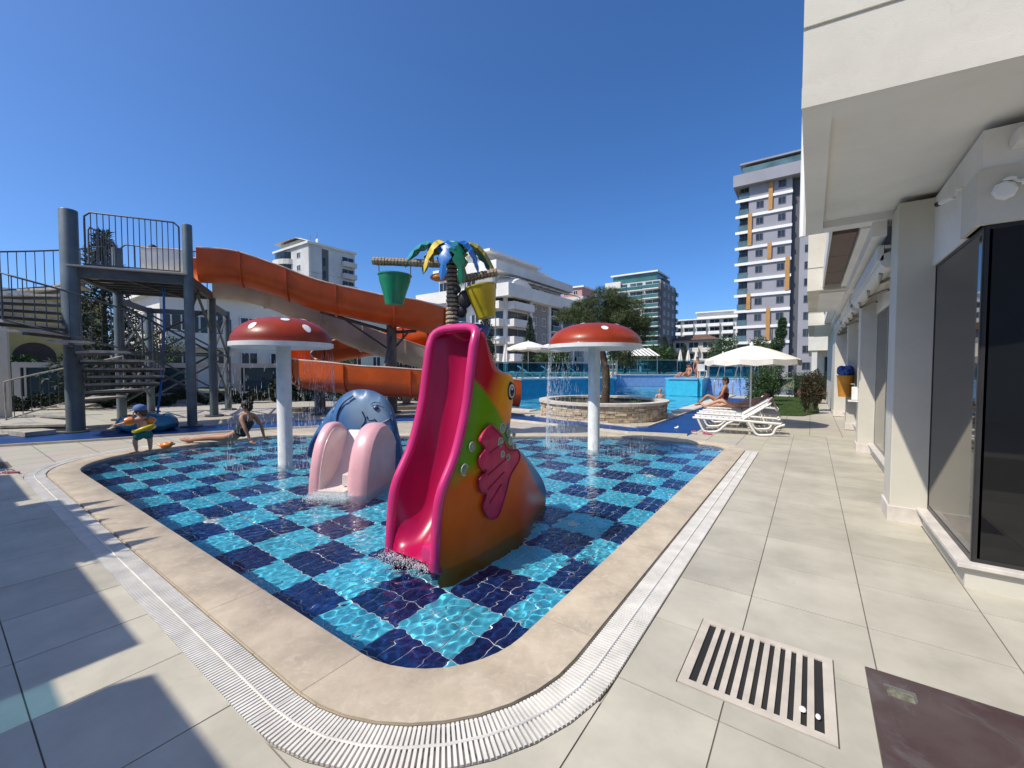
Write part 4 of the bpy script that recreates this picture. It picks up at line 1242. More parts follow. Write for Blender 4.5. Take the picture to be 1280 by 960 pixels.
# side glazing between pillars, plane x=0.93
segs = [(4.16, 5.5), (5.93, 9.72), (10.12, 13.2), (13.62, 16.75)]
for y0, y1 in segs:
    MB().box(0.892, 1.2, y0 + (0.241 if y0 < 5 else 0), y1, 0.0, 0.141).build('plinth', M_PIL, hb)
    MB().box(0.845, 1.2, y0 + (0.0 if y0 > 4.2 else 0.241), y1 - 0.0, 0.142, 0.172).build('sill', M_SKIRT, hb, bevel=0.004)
    MB().box(0.905, 1.25, y0, y1, 2.46, ZS + 0.02).build('header', M_STUCW, hb)
    k = max(1, round((y1 - y0) / 1.35)); w_ = (y1 - y0) / k
    for i in range(k):
        a, b = y0 + i * w_, y0 + (i + 1) * w_
        f_ = MB().box(0.922, 0.965, a, a + 0.022, 0.172, 2.46).box(0.922, 0.965, b - 0.022, b, 0.172, 2.46).box(0.922, 0.965, a + 0.022, b - 0.022, 0.172, 0.215).box(0.922, 0.965, a + 0.022, b - 0.022, 2.43, 2.46).build('window', M_FRAME if y0 < 5 else M_METAL, hb)
        MB().box(0.926, 0.938, a + 0.022, b - 0.022, 0.215, 2.43).build('pane', M_DARKG, f_)
# glazed end facing the pool steps (normal -Y) at y=4.14
MB().box(0.889, 4.5, 4.12, 4.4, 0.0, 0.142).build('plinth', M_PIL, hb)
MB().box(0.845, 4.5, 4.085, 4.4, 0.1425, 0.1725).build('sill', M_SKIRT, hb, bevel=0.004)
MB().box(0.88, 4.5, 4.135, 4.5, 2.46, 2.82).build('header', M_PIL, hb)
for i in range(3):
    a = 0.93 + i * 1.2; b = a + 1.2
    f_ = MB().box(a, a + 0.02, 4.155, 4.2, 0.172, 2.46).box(b - 0.02, b, 4.155, 4.2, 0.172, 2.46).box(a + 0.02, b - 0.02, 4.155, 4.2, 0.172, 0.2).box(a + 0.02, b - 0.02, 4.155, 4.2, 2.43, 2.46).build('window', M_FRAME, hb)
    MB().box(a + 0.02, b - 0.02, 4.16, 4.172, 0.2, 2.43).build('pane', M_DARKG, f_)
# dim room behind the glass
MB().box(1.25, 6.0, 4.45, 17.3, 0.003, 0.05).build('room_floor', mat('room_dark', (0.08, 0.07, 0.06), 0.6), hb)
MB().box(5.9, 6.0, 4.45, 17.3, 0.05, 3.1).build('room_wall', mat('room_dark', (0.08, 0.07, 0.06), 0.6), hb)
# stepped coves above the end window
MB().box(0.93, 4.5, 4.2, 4.5, 2.82, 2.92).build('cove_step', M_STUCW, hb, bevel=0.03)
MB().box(1.02, 4.5, 4.02, 4.5, 2.92, 3.02).build('cove_step', M_STUCW, hb, bevel=0.03)
# overhang 1: angled front
XO1 = -0.08
f0 = (XO1, 3.13); f1 = (4.4, 3.13 + 4.48 * 0.13)
def front(y_in, x): return 3.13 + (x - XO1) * 0.13 + y_in
poly = [f0, f1, (4.4, 6.1), (XO1, 6.1)]
inner = [(XO1 + 0.15, front(0.20, XO1 + 0.15)), (4.2, front(0.20, 4.2)), (4.2, 5.9), (XO1 + 0.15, 5.9)]
fr_ = MB()
ring_pts = list(zip(poly, inner))
for i in range(4):
    a, ai = ring_pts[i]; b, bi = ring_pts[(i + 1) % 4]
    fr_.prism([a, b, bi, ai], ZS, ZS + 0.12)
fr_.build('soffit_border', M_STUCW, hb)
MB().prism(inner, ZS + 0.075, ZS + 0.12).build('soffit', M_STUCW, hb)
def inset(pl, e): return [(pl[0][0] + e, pl[0][1] + e), (pl[1][0] - e, pl[1][1] + e), (pl[2][0] - e, pl[2][1] - e), (pl[3][0] + e, pl[3][1] - e)]
MB().prism(inset(poly, -0.006), ZS - 0.004, 3.62).build('fascia', M_STUC, hb) if False else None
pz = ZS + 0.12
MB().prism(poly, pz, 3.52).build('fascia', M_STUC, hb)
MB().prism(inset(poly, 0.014), 3.52, 3.545).build('fascia_groove', M_PIL, hb)
MB().prism(poly, 3.545, 4.9).build('upper_wall', M_STUC, hb)
MB().prism(inset(poly, 0.014), 4.9, 4.925).build('fascia_groove', M_PIL, hb)
MB().prism(poly, 4.925, 9.5).build('upper_wall', M_STUC, hb)
fb_ = MB()
for i in range(4):
    a = poly[i]; b = poly[(i + 1) % 4]
    if i == 0: fb_.bar((a[0] - 0.002, a[1], (ZS + pz) / 2), (b[0], b[1], (ZS + pz) / 2), 0.006, pz - ZS + 0.002)
fb_.build('fascia_lip', M_STUC, hb)
MB().tube([(XO1 - 0.075, 8.2, 3.6), (XO1 - 0.075, 8.2, 9.4)], 0.05, 8).build('downpipe', M_STUCW, hb)
# recessed upper wall with brown glazing between bays, ceiling strip
MB().box(0.42, 1.3, 6.1, 10.12, ZS - 0.02, ZS + 0.10).build('soffit', M_STUCW, hb)
MB().box(0.90, 1.3, 6.1, 10.12, ZS + 0.101, 9.5).build('upper_wall', M_STUCW, hb)
MB().box(0.155, 0.90, 6.1, 10.12, ZS + 0.101, ZS + 0.28).build('balcony_slab', M_STUCW, hb)
M_BRP = mat('brown_soffit_panel', (0.15, 0.095, 0.08), 0.5, 0.1, 1.5)
for a in (6.38, 7.6, 8.82):
    MB().box(0.165, 0.405, a, a + 1.205, ZS + 0.03, ZS + 0.10).build('brown_panel', M_BRP, hb)
MB().box(0.14, 0.165, 6.1, 10.12, ZS + 0.0, ZS + 0.30).build('balcony_edge', M_STUCW, hb)
MB().box(0.20, 0.215, 6.15, 10.1, ZS + 0.32, ZS + 1.2).build('balcony_glass', M_BROWNG, hb)
def bay(x0, y0, y1, z0):
    MB().box(x0, 1.3, y0, y1, z0, z0 + 0.42).build('fascia', M_STUC, hb)
    MB().box(x0 + 0.012, 1.3, y0 + 0.012, y1, z0 + 0.42, z0 + 0.445).build('fascia_groove', M_PIL, hb)
    MB().box(x0, 1.3, y0, y1, z0 + 0.445, 9.5).build('upper_wall', M_STUC, hb)
    MB().box(x0 + 0.2, 0.85, y0 + 0.25, y1 - 0.25, z0 - 0.03, z0).build('soffit', M_STUCW, hb)
bay(-0.10, 10.13, 14.0, 3.02)
MB().box(0.33, 1.3, 14.0, 18.2, ZS + 0.01, 9.5).build('upper_wall', M_STUCW, hb)
w_ = MB().box(0.3, 0.33, 14.2, 18.0, ZS + 0.3, 5.2).build('window', M_STUCW, hb)
MB().box(0.29, 0.298, 14.3, 17.9, ZS + 0.36, 5.1).build('pane', M_BROWNG, w_)
bay(-0.13, 18.2, 24.5, 3.02)
MB().box(0.60, 1.3, 17.35, 24.5, 0.0, 3.02).build('wall', M_PIL, hb)
# continuous beam under the ceiling on the facade line, and awning cassettes
MB().box(0.50, 0.62, 5.95, 17.3, ZS - 0.16, ZS + 0.005).build('ceiling_beam', M_STUCW, hb)
M_AWN = mat('awning_white', (0.68, 0.68, 0.65), 0.5, 0.06, 4)
for y0, y1, lb in ((6.0, 9.68, 'rolled white awning above the glazing just past the tall front pillar'), (10.2, 13.15, 'rolled white awning over the glazing next to the soap dispenser pillar'), (13.7, 16.7, 'rolled white awning over the glazing beside the orange bin pillar')):
    aw = thing('awning', lb, 'awning', (0, 0, 0), 0, 'awnings over the ground floor glazing')
    mb = MB().tube([(0.66, y0, 2.66), (0.66, y1, 2.66)], 0.085, 12)
    mb.build('roller', M_AWN, aw, smooth=50)
    MB().bar((0.58, y0, 2.74), (0.58, y1, 2.74), 0.05, 0.16).build('front_bar', M_AWN, aw)
    MB().bar((0.78, y0, 2.80), (0.78, y1, 2.80), 0.34, 0.03).build('hood', M_AWN, aw)
    for t in (0.15, 0.5, 0.85):
        y = y0 + (y1 - y0) * t
        MB().tube([(0.85, y, 2.6), (0.66, y + 0.35, 2.56), (0.62, y - 0.2, 2.58)], 0.022, 6).build('folding_arm', M_METAL, aw)
# plastic poster sheet taped on pillar side glass
o = MB().box(0.735, 0.742, 9.2, 9.68, 0.9, 2.3)
# ---------------- small things fixed to the building
def cctv(p, aim, label):
    c = thing('security_camera', label, 'camera', p)
    a = Vector(aim).normalized()
    MB().lathe([(0.032, 0), (0.032, 0.012), (0.018, 0.02)], 14).build('mount', M_STUCW, c)
    MB().tube([(0, 0, 0.02), a * 0.04 + Vector((0, 0, -0.02)), a * 0.08 + Vector((0, 0, -0.03))], 0.009, 8).build('arm', M_STUCW, c)
    q = Vector((0, 0, -0.03))
    MB().tube([q + a * 0.05, q + a * 0.16], 0.019, 12).build('housing', M_STUCW, c, smooth=40)
    MB().tube([q + a * 0.155, q + a * 0.185], 0.02, 12).build('lens', M_FRAME, c)
cctv((0.895, 4.62, 2.86), (-0.5, 0.75, -0.05), 'small white security camera on the header beside the tall pillar')
cctv((1.02, 4.12, 2.72), (0.9, -0.3, 0.05), 'security camera on a round box over the dark end window')
o = MB().lathe([(0.06, 0.0), (0.06, 0.02), (0.045, 0.03), (0.0, 0.032)], 8)
o.v = [(1.0 + x, 4.135 - z, 2.66 + y) for x, y, z in o.v]
tag(o.build('junction_box', M_STUCW), 'octagonal white junction box above the dark end window', 'box')
bn = thing('waste_bin', 'orange wall bin with a blue bag fixed to the front of a pillar', 'bin', (0.68, 13.03, 0.82))
MB().lathe([(0.13, 0.0), (0.17, 0.5), (0.175, 0.52), (0.155, 0.52), (0.115, 0.03)], 16, cap=False).build('tub', mat('bin_orange', (0.55, 0.24, 0.03), 0.5), bn, smooth=40)
mb = MB()
for k in range(9):
    a = k * 0.7; mb.ell((0.09 * math.cos(a), 0.09 * math.sin(a), 0.56 + 0.05 * (k % 3)), 0.09, 0.09, 0.10, 8, 6)
mb.build('bag', mat('bag_blue', (0.03, 0.09, 0.33), 0.4, 0.2, 20), bn, smooth=40)
sd = thing('soap_dispenser', 'white wall dispenser with tray fixed to a pillar', 'dispenser', (0.68, 9.9, 0.93))
MB().box(-0.07, 0.02, -0.06, 0.06, 0, 0.24).build('bottle', M_WHITE, sd, bevel=0.015)
MB().box(-0.12, 0.02, -0.09, 0.09, -0.03, -0.005).build('tray', M_WHITE, sd)
MB().tube([(-0.03, 0, 0.24), (-0.03, 0, 0.29), (-0.08, 0, 0.29)], 0.01, 6).build('spout', M_METAL, sd)
MB().box(0.90, 0.912, 6.05, 6.32, 0.6, 2.35).build('poster', mat('poster_film', (0.45, 0.55, 0.62), 0.2, 0.5, 9, c2=(0.75, 0.78, 0.8)), hb)

# ================================================================ BACKGROUND BUILDINGS
GL_D = mat('far_window_glass', (0.03, 0.045, 0.06), 0.08, 0.3, 0.6)
GL_B = mat('far_window_bluegreen', (0.05, 0.12, 0.14), 0.08, 0.3, 0.5)
_wm = {}
def win_mesh(w, h, fr, gl, mull=1):
    key = (w, h, fr.name, gl.name, mull)
    if key not in _wm:
        b = MB().m(0)
        t = min(0.09, w * 0.08)
        b.box(-w / 2, w / 2, -0.08, 0.02, -h / 2, -h / 2 + t).box(-w / 2, w / 2, -0.08, 0.02, h / 2 - t, h / 2).box(-w / 2, -w / 2 + t, -0.08, 0.02, -h / 2 + t, h / 2 - t).box(w / 2 - t, w / 2, -0.08, 0.02, -h / 2 + t, h / 2 - t)
        for i in range(1, mull + 1):
            x = -w / 2 + w * i / (mull + 1); b.box(x - t / 2, x + t / 2, -0.06, 0.02, -h / 2 + t, h / 2 - t)
        b.m(1).box(-w / 2 + t * 0.5, w / 2 - t * 0.5, -0.025, 0.01, -h / 2 + t * 0.5, h / 2 - t * 0.5)
        _wm[key] = b.mesh('window', [fr, gl])
    return _wm[key]
def win(root, x, y, z, w, h, face, fr, gl, mull=1, name='window'):
    """face 'S' looks to -Y, 'E' looks to +X"""
    return link(name, win_mesh(w, h, fr, gl, mull), root, (x, y, z), 0 if face == 'S' else math.pi / 2)
_bm = {}
def balc_mesh(w, d, h, m_, rail=None, dark=GL_D, ht=2.5):
    key = (w, d, h, m_.name, rail.name if rail else '', dark.name)
    if key not in _bm:
        b = MB().m(0)
        b.box(-w / 2, w / 2, -d, 0.0, -0.22, 0.0)
        if rail is None:
            b.box(-w / 2, w / 2, -d, -d + 0.12, 0.0, h).box(-w / 2, -w / 2 + 0.12, -d + 0.12, 0, 0, h).box(w / 2 - 0.12, w / 2, -d + 0.12, 0, 0, h)
        else:
            b.m(1).box(-w / 2 + 0.03, w / 2 - 0.03, -d + 0.03, -d + 0.06, 0.02, h).m(0)
            b.box(-w / 2, w / 2, -d + 0.01, -d + 0.08, h, h + 0.06)
        b.m(2).box(-w / 2 + 0.25, -0.08, -0.05, 0.02, 0.05, ht - 0.25).box(0.08, w / 2 - 0.25, -0.05, 0.02, 0.05, ht - 0.25)
        _bm[key] = b.mesh('balcony', [m_, rail or m_, dark])
    return _bm[key]
def balc(root, x, y, z, w, d, h, face, m_, rail=None, dark=GL_D):
    return link('balcony', balc_mesh(w, d, h, m_, rail, dark), root, (x, y, z), 0 if face == 'S' else math.pi / 2)
M_WB = mat('white_render', (0.72, 0.70, 0.65), 0.85, 0.08, 0.3)
M_WB2 = mat('grey_white_render', (0.56, 0.56, 0.54), 0.85, 0.1, 0.25)
M_GREY = mat('grey_render', (0.30, 0.30, 0.335), 0.85, 0.06, 0.2)
M_GREYD = mat('dark_grey_render', (0.10, 0.105, 0.12), 0.7, 0.08, 0.2)
M_ORB = mat('orange_panel', (0.46, 0.24, 0.07), 0.6, 0.1, 0.5)
M_BANDW = mat('white_band', (0.80, 0.79, 0.77), 0.7, 0.05, 0.4)
M_BRR = mat('brown_roof', (0.16, 0.09, 0.065), 0.8, 0.15, 0.4)
M_WF = mat('white_window_frame', (0.7, 0.7, 0.68), 0.5)
M_RAILG = mat('balcony_glass', (0.10, 0.18, 0.2), 0.1, 0.2, 0.5)

# ---- B4 grey tower with white bands and orange panels
b4 = thing('apartment_tower', 'tall grey apartment tower with white floor bands and orange panels', 'building', (0, 0, 0))
Y4 = 90.0
XL4, XM4, XR4 = -12.0, -10.1, -3.4
MB().box(XM4, XR4, Y4, Y4 + 18, 0, 35.3).build('wall', M_GREY, b4)
MB().box(XL4 + 0.3, XM4, Y4 + 0.8, Y4 + 18, 0, 35.3).build('wall', M_GREYD, b4)
MB().box(XR4, XR4 + 1.25, Y4 + 1.0, Y4 + 18, 0, 35.2).build('recess', M_GREYD, b4)
MB().box(XR4 + 1.25, 12, Y4 + 0.4, Y4 + 18, 0, 35.1).build('wall', M_GREY, b4)
FH = 2.94
for k in range(12):
    z = 0.9 + FH * k
    MB().box(XL4 - 0.25, XR4 + 0.1, Y4 - 0.25, Y4 + 0.05, z + 2.28, z + 2.78).build('floor_band', M_BANDW, b4) if k < 11 else None
    if k < 12:
        for x in (-8.3, -4.9):
            if k == 11 and x < -8: continue
            win(b4, x, Y4, z + 1.05 + 0.25, 1.15, 1.2, 'S', M_GREYD, GL_D)
        win(b4, XR4 + 2.6, Y4 + 0.4, z + 1.1, 1.2, 1.3, 'S', M_GREYD, GL_D)
        win(b4, XR4 + 5.0, Y4 + 0.4, z + 1.1, 1.2, 1.3, 'S', M_GREYD, GL_D)
        balc(b4, (XL4 + XM4) / 2 + 0.1, Y4 + 0.75, z - 0.1, 1.7, 0.9, 1.0, 'S', M_GREYD, M_RAILG)
for x, k0, k1 in ((-6.65, 10, 12), (-9.85, 8, 10), (-6.65, 7, 8), (-3.85, 5, 7), (-9.85, 4, 5), (-6.65, 2, 4)):
    MB().box(x - 0.32, x + 0.32, Y4 - 0.34, Y4 + 0.02, 0.9 + FH * k0 - 0.1, min(35.25, 0.9 + FH * k1 - 0.1)).build('orange_panel', M_ORB, b4)
MB().box(XL4 - 0.6, XR4 + 5.5, Y4 - 1.2, Y4 + 18, 35.3, 37.4).build('parapet', M_GREY, b4)
MB().box(XL4 + 1.2, XR4 + 5.5, Y4 + 0.2, Y4 + 16, 37.4, 39.2).build('penthouse', M_GREYD, b4)
MB().box(XL4 + 0.8, XR4 + 5.5, Y4 - 0.5, Y4 - 0.44, 37.4, 38.7).build('glass_parapet', M_RAILG, b4)
MB().box(XL4 + 0.4, XR4 + 5.7, Y4 - 0.7, Y4 + 16.5, 39.2, 39.5).build('roof', M_GREY, b4)
# ---- B3 white/green balcony block
b3 = thing('apartment_block', 'apartment block with green glass balconies, grey end wall and white slabs', 'building')
Y3 = 104.0; X30, X31 = -43.5, -30.1
MB().box(X30, X31, Y3, Y3 + 14, 0, 27).build('wall', M_WB2, b3)
MB().box(X31, X31 + 0.25, Y3 + 0.5, Y3 + 13.5, 0, 26.2).build('end_wall', mat('taupe_render', (0.24, 0.24, 0.235), 0.85, 0.08, 0.3), b3)
M_GRG = mat('green_balcony_glass', (0.05, 0.16, 0.15), 0.1, 0.2, 0.3)
for k in range(10):
    z = 0.6 + 2.65 * k
    balc(b3, -40.6, Y3, z, 5.0, 1.5, 1.0, 'S', M_BANDW, M_GRG, GL_B)
    balc(b3, -36.0, Y3, z, 3.6, 1.5, 1.0, 'S', M_BANDW, M_GRG, GL_B)
    balc(b3, -32.0, Y3, z, 3.9, 1.9, 1.0, 'S', M_BANDW, M_GRG, GL_B)
    for y in (2.6, 6.2, 10.2):
        win(b3, X31 + 0.27, Y3 + y, z + 1.35, 1.3, 1.35, 'E', M_WF, GL_D)
    MB().box(X31 - 0.1, X31 + 0.6, Y3 + 13.0, Y3 + 14.6, z - 0.2, z + 0.95).build('corner_balcony', M_GRG, b3)
MB().box(-34.35, -33.9, Y3 - 1.95, Y3, 0.5, 19).build('white_pier', M_BANDW, b3)
MB().box(X31 - 0.35, X31 + 0.32, Y3 - 0.6, Y3, 0.3, 26).build('dark_pier', M_GREYD, b3)
MB().box(X30 + 1, X31 - 1.2, Y3 + 1, Y3 + 10, 27, 29.5).build('penthouse', M_GRG, b3)
MB().box(X30 + 0.6, X31 - 0.8, Y3 + 0.4, Y3 + 11, 29.5, 29.9).build('roof', M_BANDW, b3)
MB().box(X30 - 0.5, X30 + 3.6, Y3 - 0.6, Y3 + 10, 25.0, 27.6).build('corner_block', M_WB, b3)
MB().box(X31 - 2, X31 - 0.2, Y3 + 4, Y3 + 9, 27, 28.2).build('roof_box', M_GREYD, b3)
b3.scale.z = 0.855
# ---- B2 white stepped building
b2 = thing('hotel_block', 'white stepped six storey building with deep balconies and brown pitched roof', 'building')
X2, Y2 = -35.5, 48.4
MB().box(-52, X2, Y2, Y2 + 27, 0, 14.2).build('wall', M_WB, b2)
for k in range(5):
    z = 0.35 + 2.75 * k
    # east face: corner balconies, blind piers, loggias
    balc(b2, X2, Y2 + 2.9, z, 5.4, 1.25, 0.95, 'E', M_WB)
    for y in (Y2 + 7.4, Y2 + 10.2):
        win(b2, X2 + 0.02, y, z + 1.35, 1.2, 1.5, 'E', M_WF, GL_D)
    balc(b2, X2 + 0.22, Y2 + 13.6, z, 3.1, 0.5, 0.9, 'E', M_WB, M_RAILG)
    balc(b2, X2 + 0.22, Y2 + 17.8, z, 3.1, 0.5, 0.9, 'E', M_WB, M_RAILG)
    balc(b2, X2 + 0.22, Y2 + 22.2, z, 3.1, 0.5, 0.9, 'E', M_WB, M_RAILG)
    for x in (-37.6, -44.8, -49.6):
        balc(b2, x, Y2, z, 3.9 if x < -40 else 3.6, 1.3, 0.95, 'S', M_WB)
    win(b2, -41.2, Y2 - 0.02, z + 1.35, 1.6, 1.5, 'S', M_WF, GL_D)
for y in (Y2 + 5.9, Y2 + 11.6, Y2 + 15.7, Y2 + 20, Y2 + 24.4):
    MB().box(X2, X2 + 0.45, y - 0.35, y + 0.35, 0, 12.9).build('pier', M_WB, b2)
MB().box(X2 + 0.0, X2 + 0.1, Y2 + 6.3, Y2 + 11.2, 0, 12.9).build('stone_strip', mat('stone_strip', (0.3, 0.28, 0.26), 0.8, 0.15, 2), b2)
MB().box(-52.6, X2 + 1.5, Y2 - 1.5, Y2 + 27.3, 12.9, 14.9).build('parapet', M_WB, b2)
MB().add([(X2 + 0.9, Y2 + 7, 14.9), (X2 + 0.9, Y2 + 27, 14.9), (X2 - 3.4, Y2 + 27, 16.8), (X2 - 3.4, Y2 + 7, 16.8), (X2 - 3.4, Y2 + 7, 14.9), (X2 - 3.4, Y2 + 27, 14.9)], [(0, 1, 2, 3), (0, 3, 4), (1, 5, 2), (3, 2, 5, 4)]).build('roof', M_BRR, b2)
MB().box(-50, X2 - 3.4, Y2 + 1.2, Y2 + 22, 14.9, 17.6).build('penthouse', M_WB, b2)
pa_ = crom([(X2 - 0.2, Y2 + 1.3, 14.9), (X2 - 0.2, Y2 + 3, 16.3), (X2 - 0.2, Y2 + 5.2, 16.6), (X2 - 0.2, Y2 + 7, 15.6)], 5)
vs = []
for p in pa_: vs += [(X2 - 0.2, p.y, p.z), (X2 - 3.3, p.y, p.z + 0.6), (X2 - 0.2, p.y, 14.9)]
MB().add(vs, [(3 * i, 3 * i + 3, 3 * i + 4, 3 * i + 1) for i in range(len(pa_) - 1)] + [(3 * i + 2, 3 * i + 5, 3 * i + 3, 3 * i) for i in range(len(pa_) - 1)]).build('arched_gable', M_WB, b2)
for y in (Y2 + 5, Y2 + 9, Y2 + 13, Y2 + 17):
    win(b2, X2 - 3.38, y, 16.2, 2.4, 1.7, 'E', M_WF, GL_D)
MB().box(-50, X2 - 1.6, Y2 - 0.2, Y2 + 23.5, 17.6, 19.1).build('upper_balcony', M_WB, b2)
MB().box(-48.5, X2 - 4.4, Y2 + 1, Y2 + 20, 19.1, 20.9).build('top_storey', M_WB, b2)
MB().box(-44, X2 - 3.2, Y2 + 0.3, Y2 + 15, 20.9, 21.3).build('top_roof', M_BANDW, b2)
mb = MB()
for k in range(9):
    y = Y2 + 2 + k * 2.3; mb.bar((X2 + 1.2, y, 16.0 + 0.0), (X2 - 3.2, y, 17.3), 0.09, 0.09)
mb.tube([(X2 + 1.2, Y2 + 1.6, 15.95), (X2 + 1.2, Y2 + 21, 15.95)], 0.07, 6).tube([(X2 - 1, Y2 + 1.6, 16.7), (X2 - 1, Y2 + 21, 16.7)], 0.06, 6)
mb.build('roof_pergola', M_METAL, b2)
for x in (-49, -46.2, -43.0):
    win(b2, x, Y2 + 1.18, 16.3, 1.8, 1.8, 'S', M_WF, GL_D); win(b2, x + 1, Y2 + 0.98, 20.0, 1.2, 1.1, 'S', M_WF, GL_D)
b2.scale.z = 0.9
# ---- B1 round cornered white tower far left
b1 = thing('round_corner_block', 'pale concrete block with curved balconies seen above the orange slide', 'building')
X1, Y1 = -97.0, 53.6
MB().box(-113, X1, Y1, Y1 + 12.3, 0, 31).build('wall', M_WB2, b1)
MB().box(X1 - 9.5, X1 - 9.0, Y1 - 0.1, Y1, 0, 31).build('wall_strip', M_WB, b1)
for k in range(10):
    z = 0.5 + 3.0 * k
    r0 = 4.6
    poly_ = [(-108.5 + r0 * math.cos(a), Y1 + 1.4 + r0 * 0.8 * math.sin(a)) for a in [R(180 + 18 * i) for i in range(11)]]
    MB().prism(poly_, z - 0.25, z + 0.95).build('balcony', M_WB, b1)
    poly2 = [(-108.5 + (r0 - 0.7) * math.cos(a), Y1 + 1.4 + (r0 - 0.7) * 0.8 * math.sin(a)) for a in [R(180 + 18 * i) for i in range(11)]]
    MB().prism(poly2, z + 0.95, z + 2.75).build('glazing', GL_D, b1)
    balc(b1, X1, Y1 + 10.3, z, 3.6, 1.3, 1.0, 'E', M_WB2)
    if k > 2: win(b1, X1 - 4.5, Y1, z + 1.4, 1.6, 1.4, 'S', M_WF, GL_D)
for y0, y1 in ((0.2, 3.2), (5.0, 8.2)):
    for k in range(5):
        MB().box(X1, X1 + 0.18, Y1 + y0, Y1 + y1, 6.1 * k + 0.05, 6.1 * k + 6.05).build('wall_panel', M_WB2, b1)
MB().box(X1, X1 + 0.04, Y1 + 3.3, Y1 + 4.9, 0, 30.5).build('dark_recess', mat('recess_grey', (0.12, 0.13, 0.13), 0.7), b1)
for k in range(9): win(b1, X1 + 0.06, Y1 + 3.8, 3 + 3.05 * k, 0.7, 1.9, 'E', M_GREYD, GL_D, 0)
MB().box(-113.5, X1 + 0.5, Y1 - 0.5, Y1 + 12.6, 31, 31.5).build('roof_slab', M_WB, b1)
MB().box(-112, X1 - 6, Y1 + 1, Y1 + 8, 31.5, 33.2).build('penthouse', M_WB2, b1)
MB().add([(-113, Y1 - 0.5, 33.2), (X1 - 5.5, Y1 - 0.5, 33.2), (X1 - 5.5, Y1 + 9, 33.2), (-113, Y1 + 9, 33.2), (-109, Y1 + 3, 34.6), (X1 - 9, Y1 + 3, 34.6)], [(0, 1, 5, 4), (1, 2, 5), (2, 3, 4, 5), (3, 0, 4)]).build('roof', M_WB, b1)
for x in (-105, -101.5, -98.5):
    MB().tube([(x, Y1 + 3, 31.5), (x, Y1 + 3, 34.6)], 0.06, 5).build('mast', M_METAL, b1)
    MB().ell((x, Y1 + 3, 32.6), 0.5, 0.2, 0.5, 10, 6).build('dish', M_BANDW, b1)
# ---- B5 far long white building, red-roofed block and pink block
b5 = thing('far_apartment_row', 'long far white apartment building with many stacked balconies', 'building')
MB().box(-44, -18, 166.5, 180, 0, 19.5).build('wall', M_WB2, b5)
MB().box(-35, -18, 167.5, 180, 19.5, 22).build('wall', M_WB, b5)
for k in range(7):
    for i in range(6):
        balc(b5, -42 + 4.4 * i, 166.5, 0.5 + 2.75 * k, 3.6, 1.4, 0.9, 'S', M_BANDW)
MB().box(-44.5, -17.5, 165.5, 180, 19.5, 19.9).build('roof_edge', M_BANDW, b5)
MB().box(-35.4, -17.5, 166.6, 180, 22, 22.4).build('roof_edge', M_BANDW, b5)
b5b = thing('brown_roofed_block', 'low white block with brown hipped roof in front of the far row', 'building')
MB().box(-29.5, -19.5, 114, 124, 0, 8.8).build('wall', M_WB2, b5b)
MB().add([(-30.6, 113, 8.8), (-18.4, 113, 8.8), (-18.4, 125, 8.8), (-30.6, 125, 8.8), (-27, 118, 10.4), (-22, 118, 10.4)], [(0, 1, 5, 4), (1, 2, 5), (2, 3, 4, 5), (3, 0, 4), (3, 2, 1, 0)]).build('roof', M_BRR, b5b)
for k in range(3):
    for x in (-27.8, -24.5, -21.2): balc(b5b, x, 114, 0.3 + 2.8 * k, 2.6, 1.0, 0.9, 'S', M_WB)
b6 = thing('pink_block', 'distant building with a pink rooftop storey behind the white hotel', 'building')
MB().box(-59, -51.5, 106, 116, 0, 21.5).build('wall', M_WB2, b6)
MB().box(-58.5, -52, 106.3, 115, 21.5, 24).build('top_storey', mat('pink_render', (0.55, 0.30, 0.28), 0.8), b6)
MB().box(-59.2, -51.3, 105.8, 116, 24, 24.4).build('roof', M_BANDW, b6)
for x in (-57, -54): win(b6, x, 106.28, 22.7, 1.3, 1.2, 'S', M_WF, GL_D)
# ---- B7 white house behind tower and pale green house
b7 = thing('white_house', 'white house with dark windows seen between the tower legs', 'building')
MB().box(-50, -40, 10.5, 22, 0, 7.2).build('wall', M_WB, b7)
for y in (11.8, 14.2, 16.6, 19):
    for z in (2.2, 5.2):
        win(b7, -39.98, y, z, 1.4, 1.5, 'E', M_WF, GL_D)
for x in (-47.5, -44.5, -41.5):
    for z in (2.2, 5.2): win(b7, x, 10.48, z, 1.4, 1.5, 'S', M_WF, GL_D)
MB().box(-50.5, -39.4, 10.0, 22.5, 7.2, 7.6).build('roof', M_BANDW, b7)
balc(b7, -40, 13, 3.4, 5, 1.2, 0.9, 'E', M_WB)
b8 = thing('green_house', 'pale green house with white balconies behind the slide supports', 'building')
M_PG = mat('pale_green_render', (0.50, 0.60, 0.50), 0.85, 0.08, 0.5)
MB().box(-46, -35.5, 23, 36, 0, 8.6).build('wall', M_PG, b8)
for y in (24.2, 26.4, 28.8, 31.4, 34):
    for z in (2.0, 4.8, 7.4): win(b8, -35.48, y, z, 1.0, 1.5, 'E', M_WF, GL_D)
for x in (-44, -40.5, -37.2):
    for z in (2.0, 4.8, 7.4): win(b8, x, 22.98, z, 1.1, 1.5, 'S', M_WF, GL_D)
for z in (0.5, 3.4, 6.1): balc(b8, -35.5, 30, z, 4.5, 1.1, 0.9, 'E', M_WB)
MB().box(-46.4, -35.0, 22.5, 36.5, 8.6, 8.95).build('roof', M_BANDW, b8)
b9 = thing('yellow_house', 'yellow house with an arched doorway behind the spiral stair', 'building')
MB().box(-50, -38.5, 1.0, 7.2, 0, 5.9).build('wall', mat('yellow_render', (0.55, 0.40, 0.14), 0.85, 0.1, 0.5), b9)
mb = MB().box(-38.5, -38.44, 3.1, 4.9, 0, 2.2)
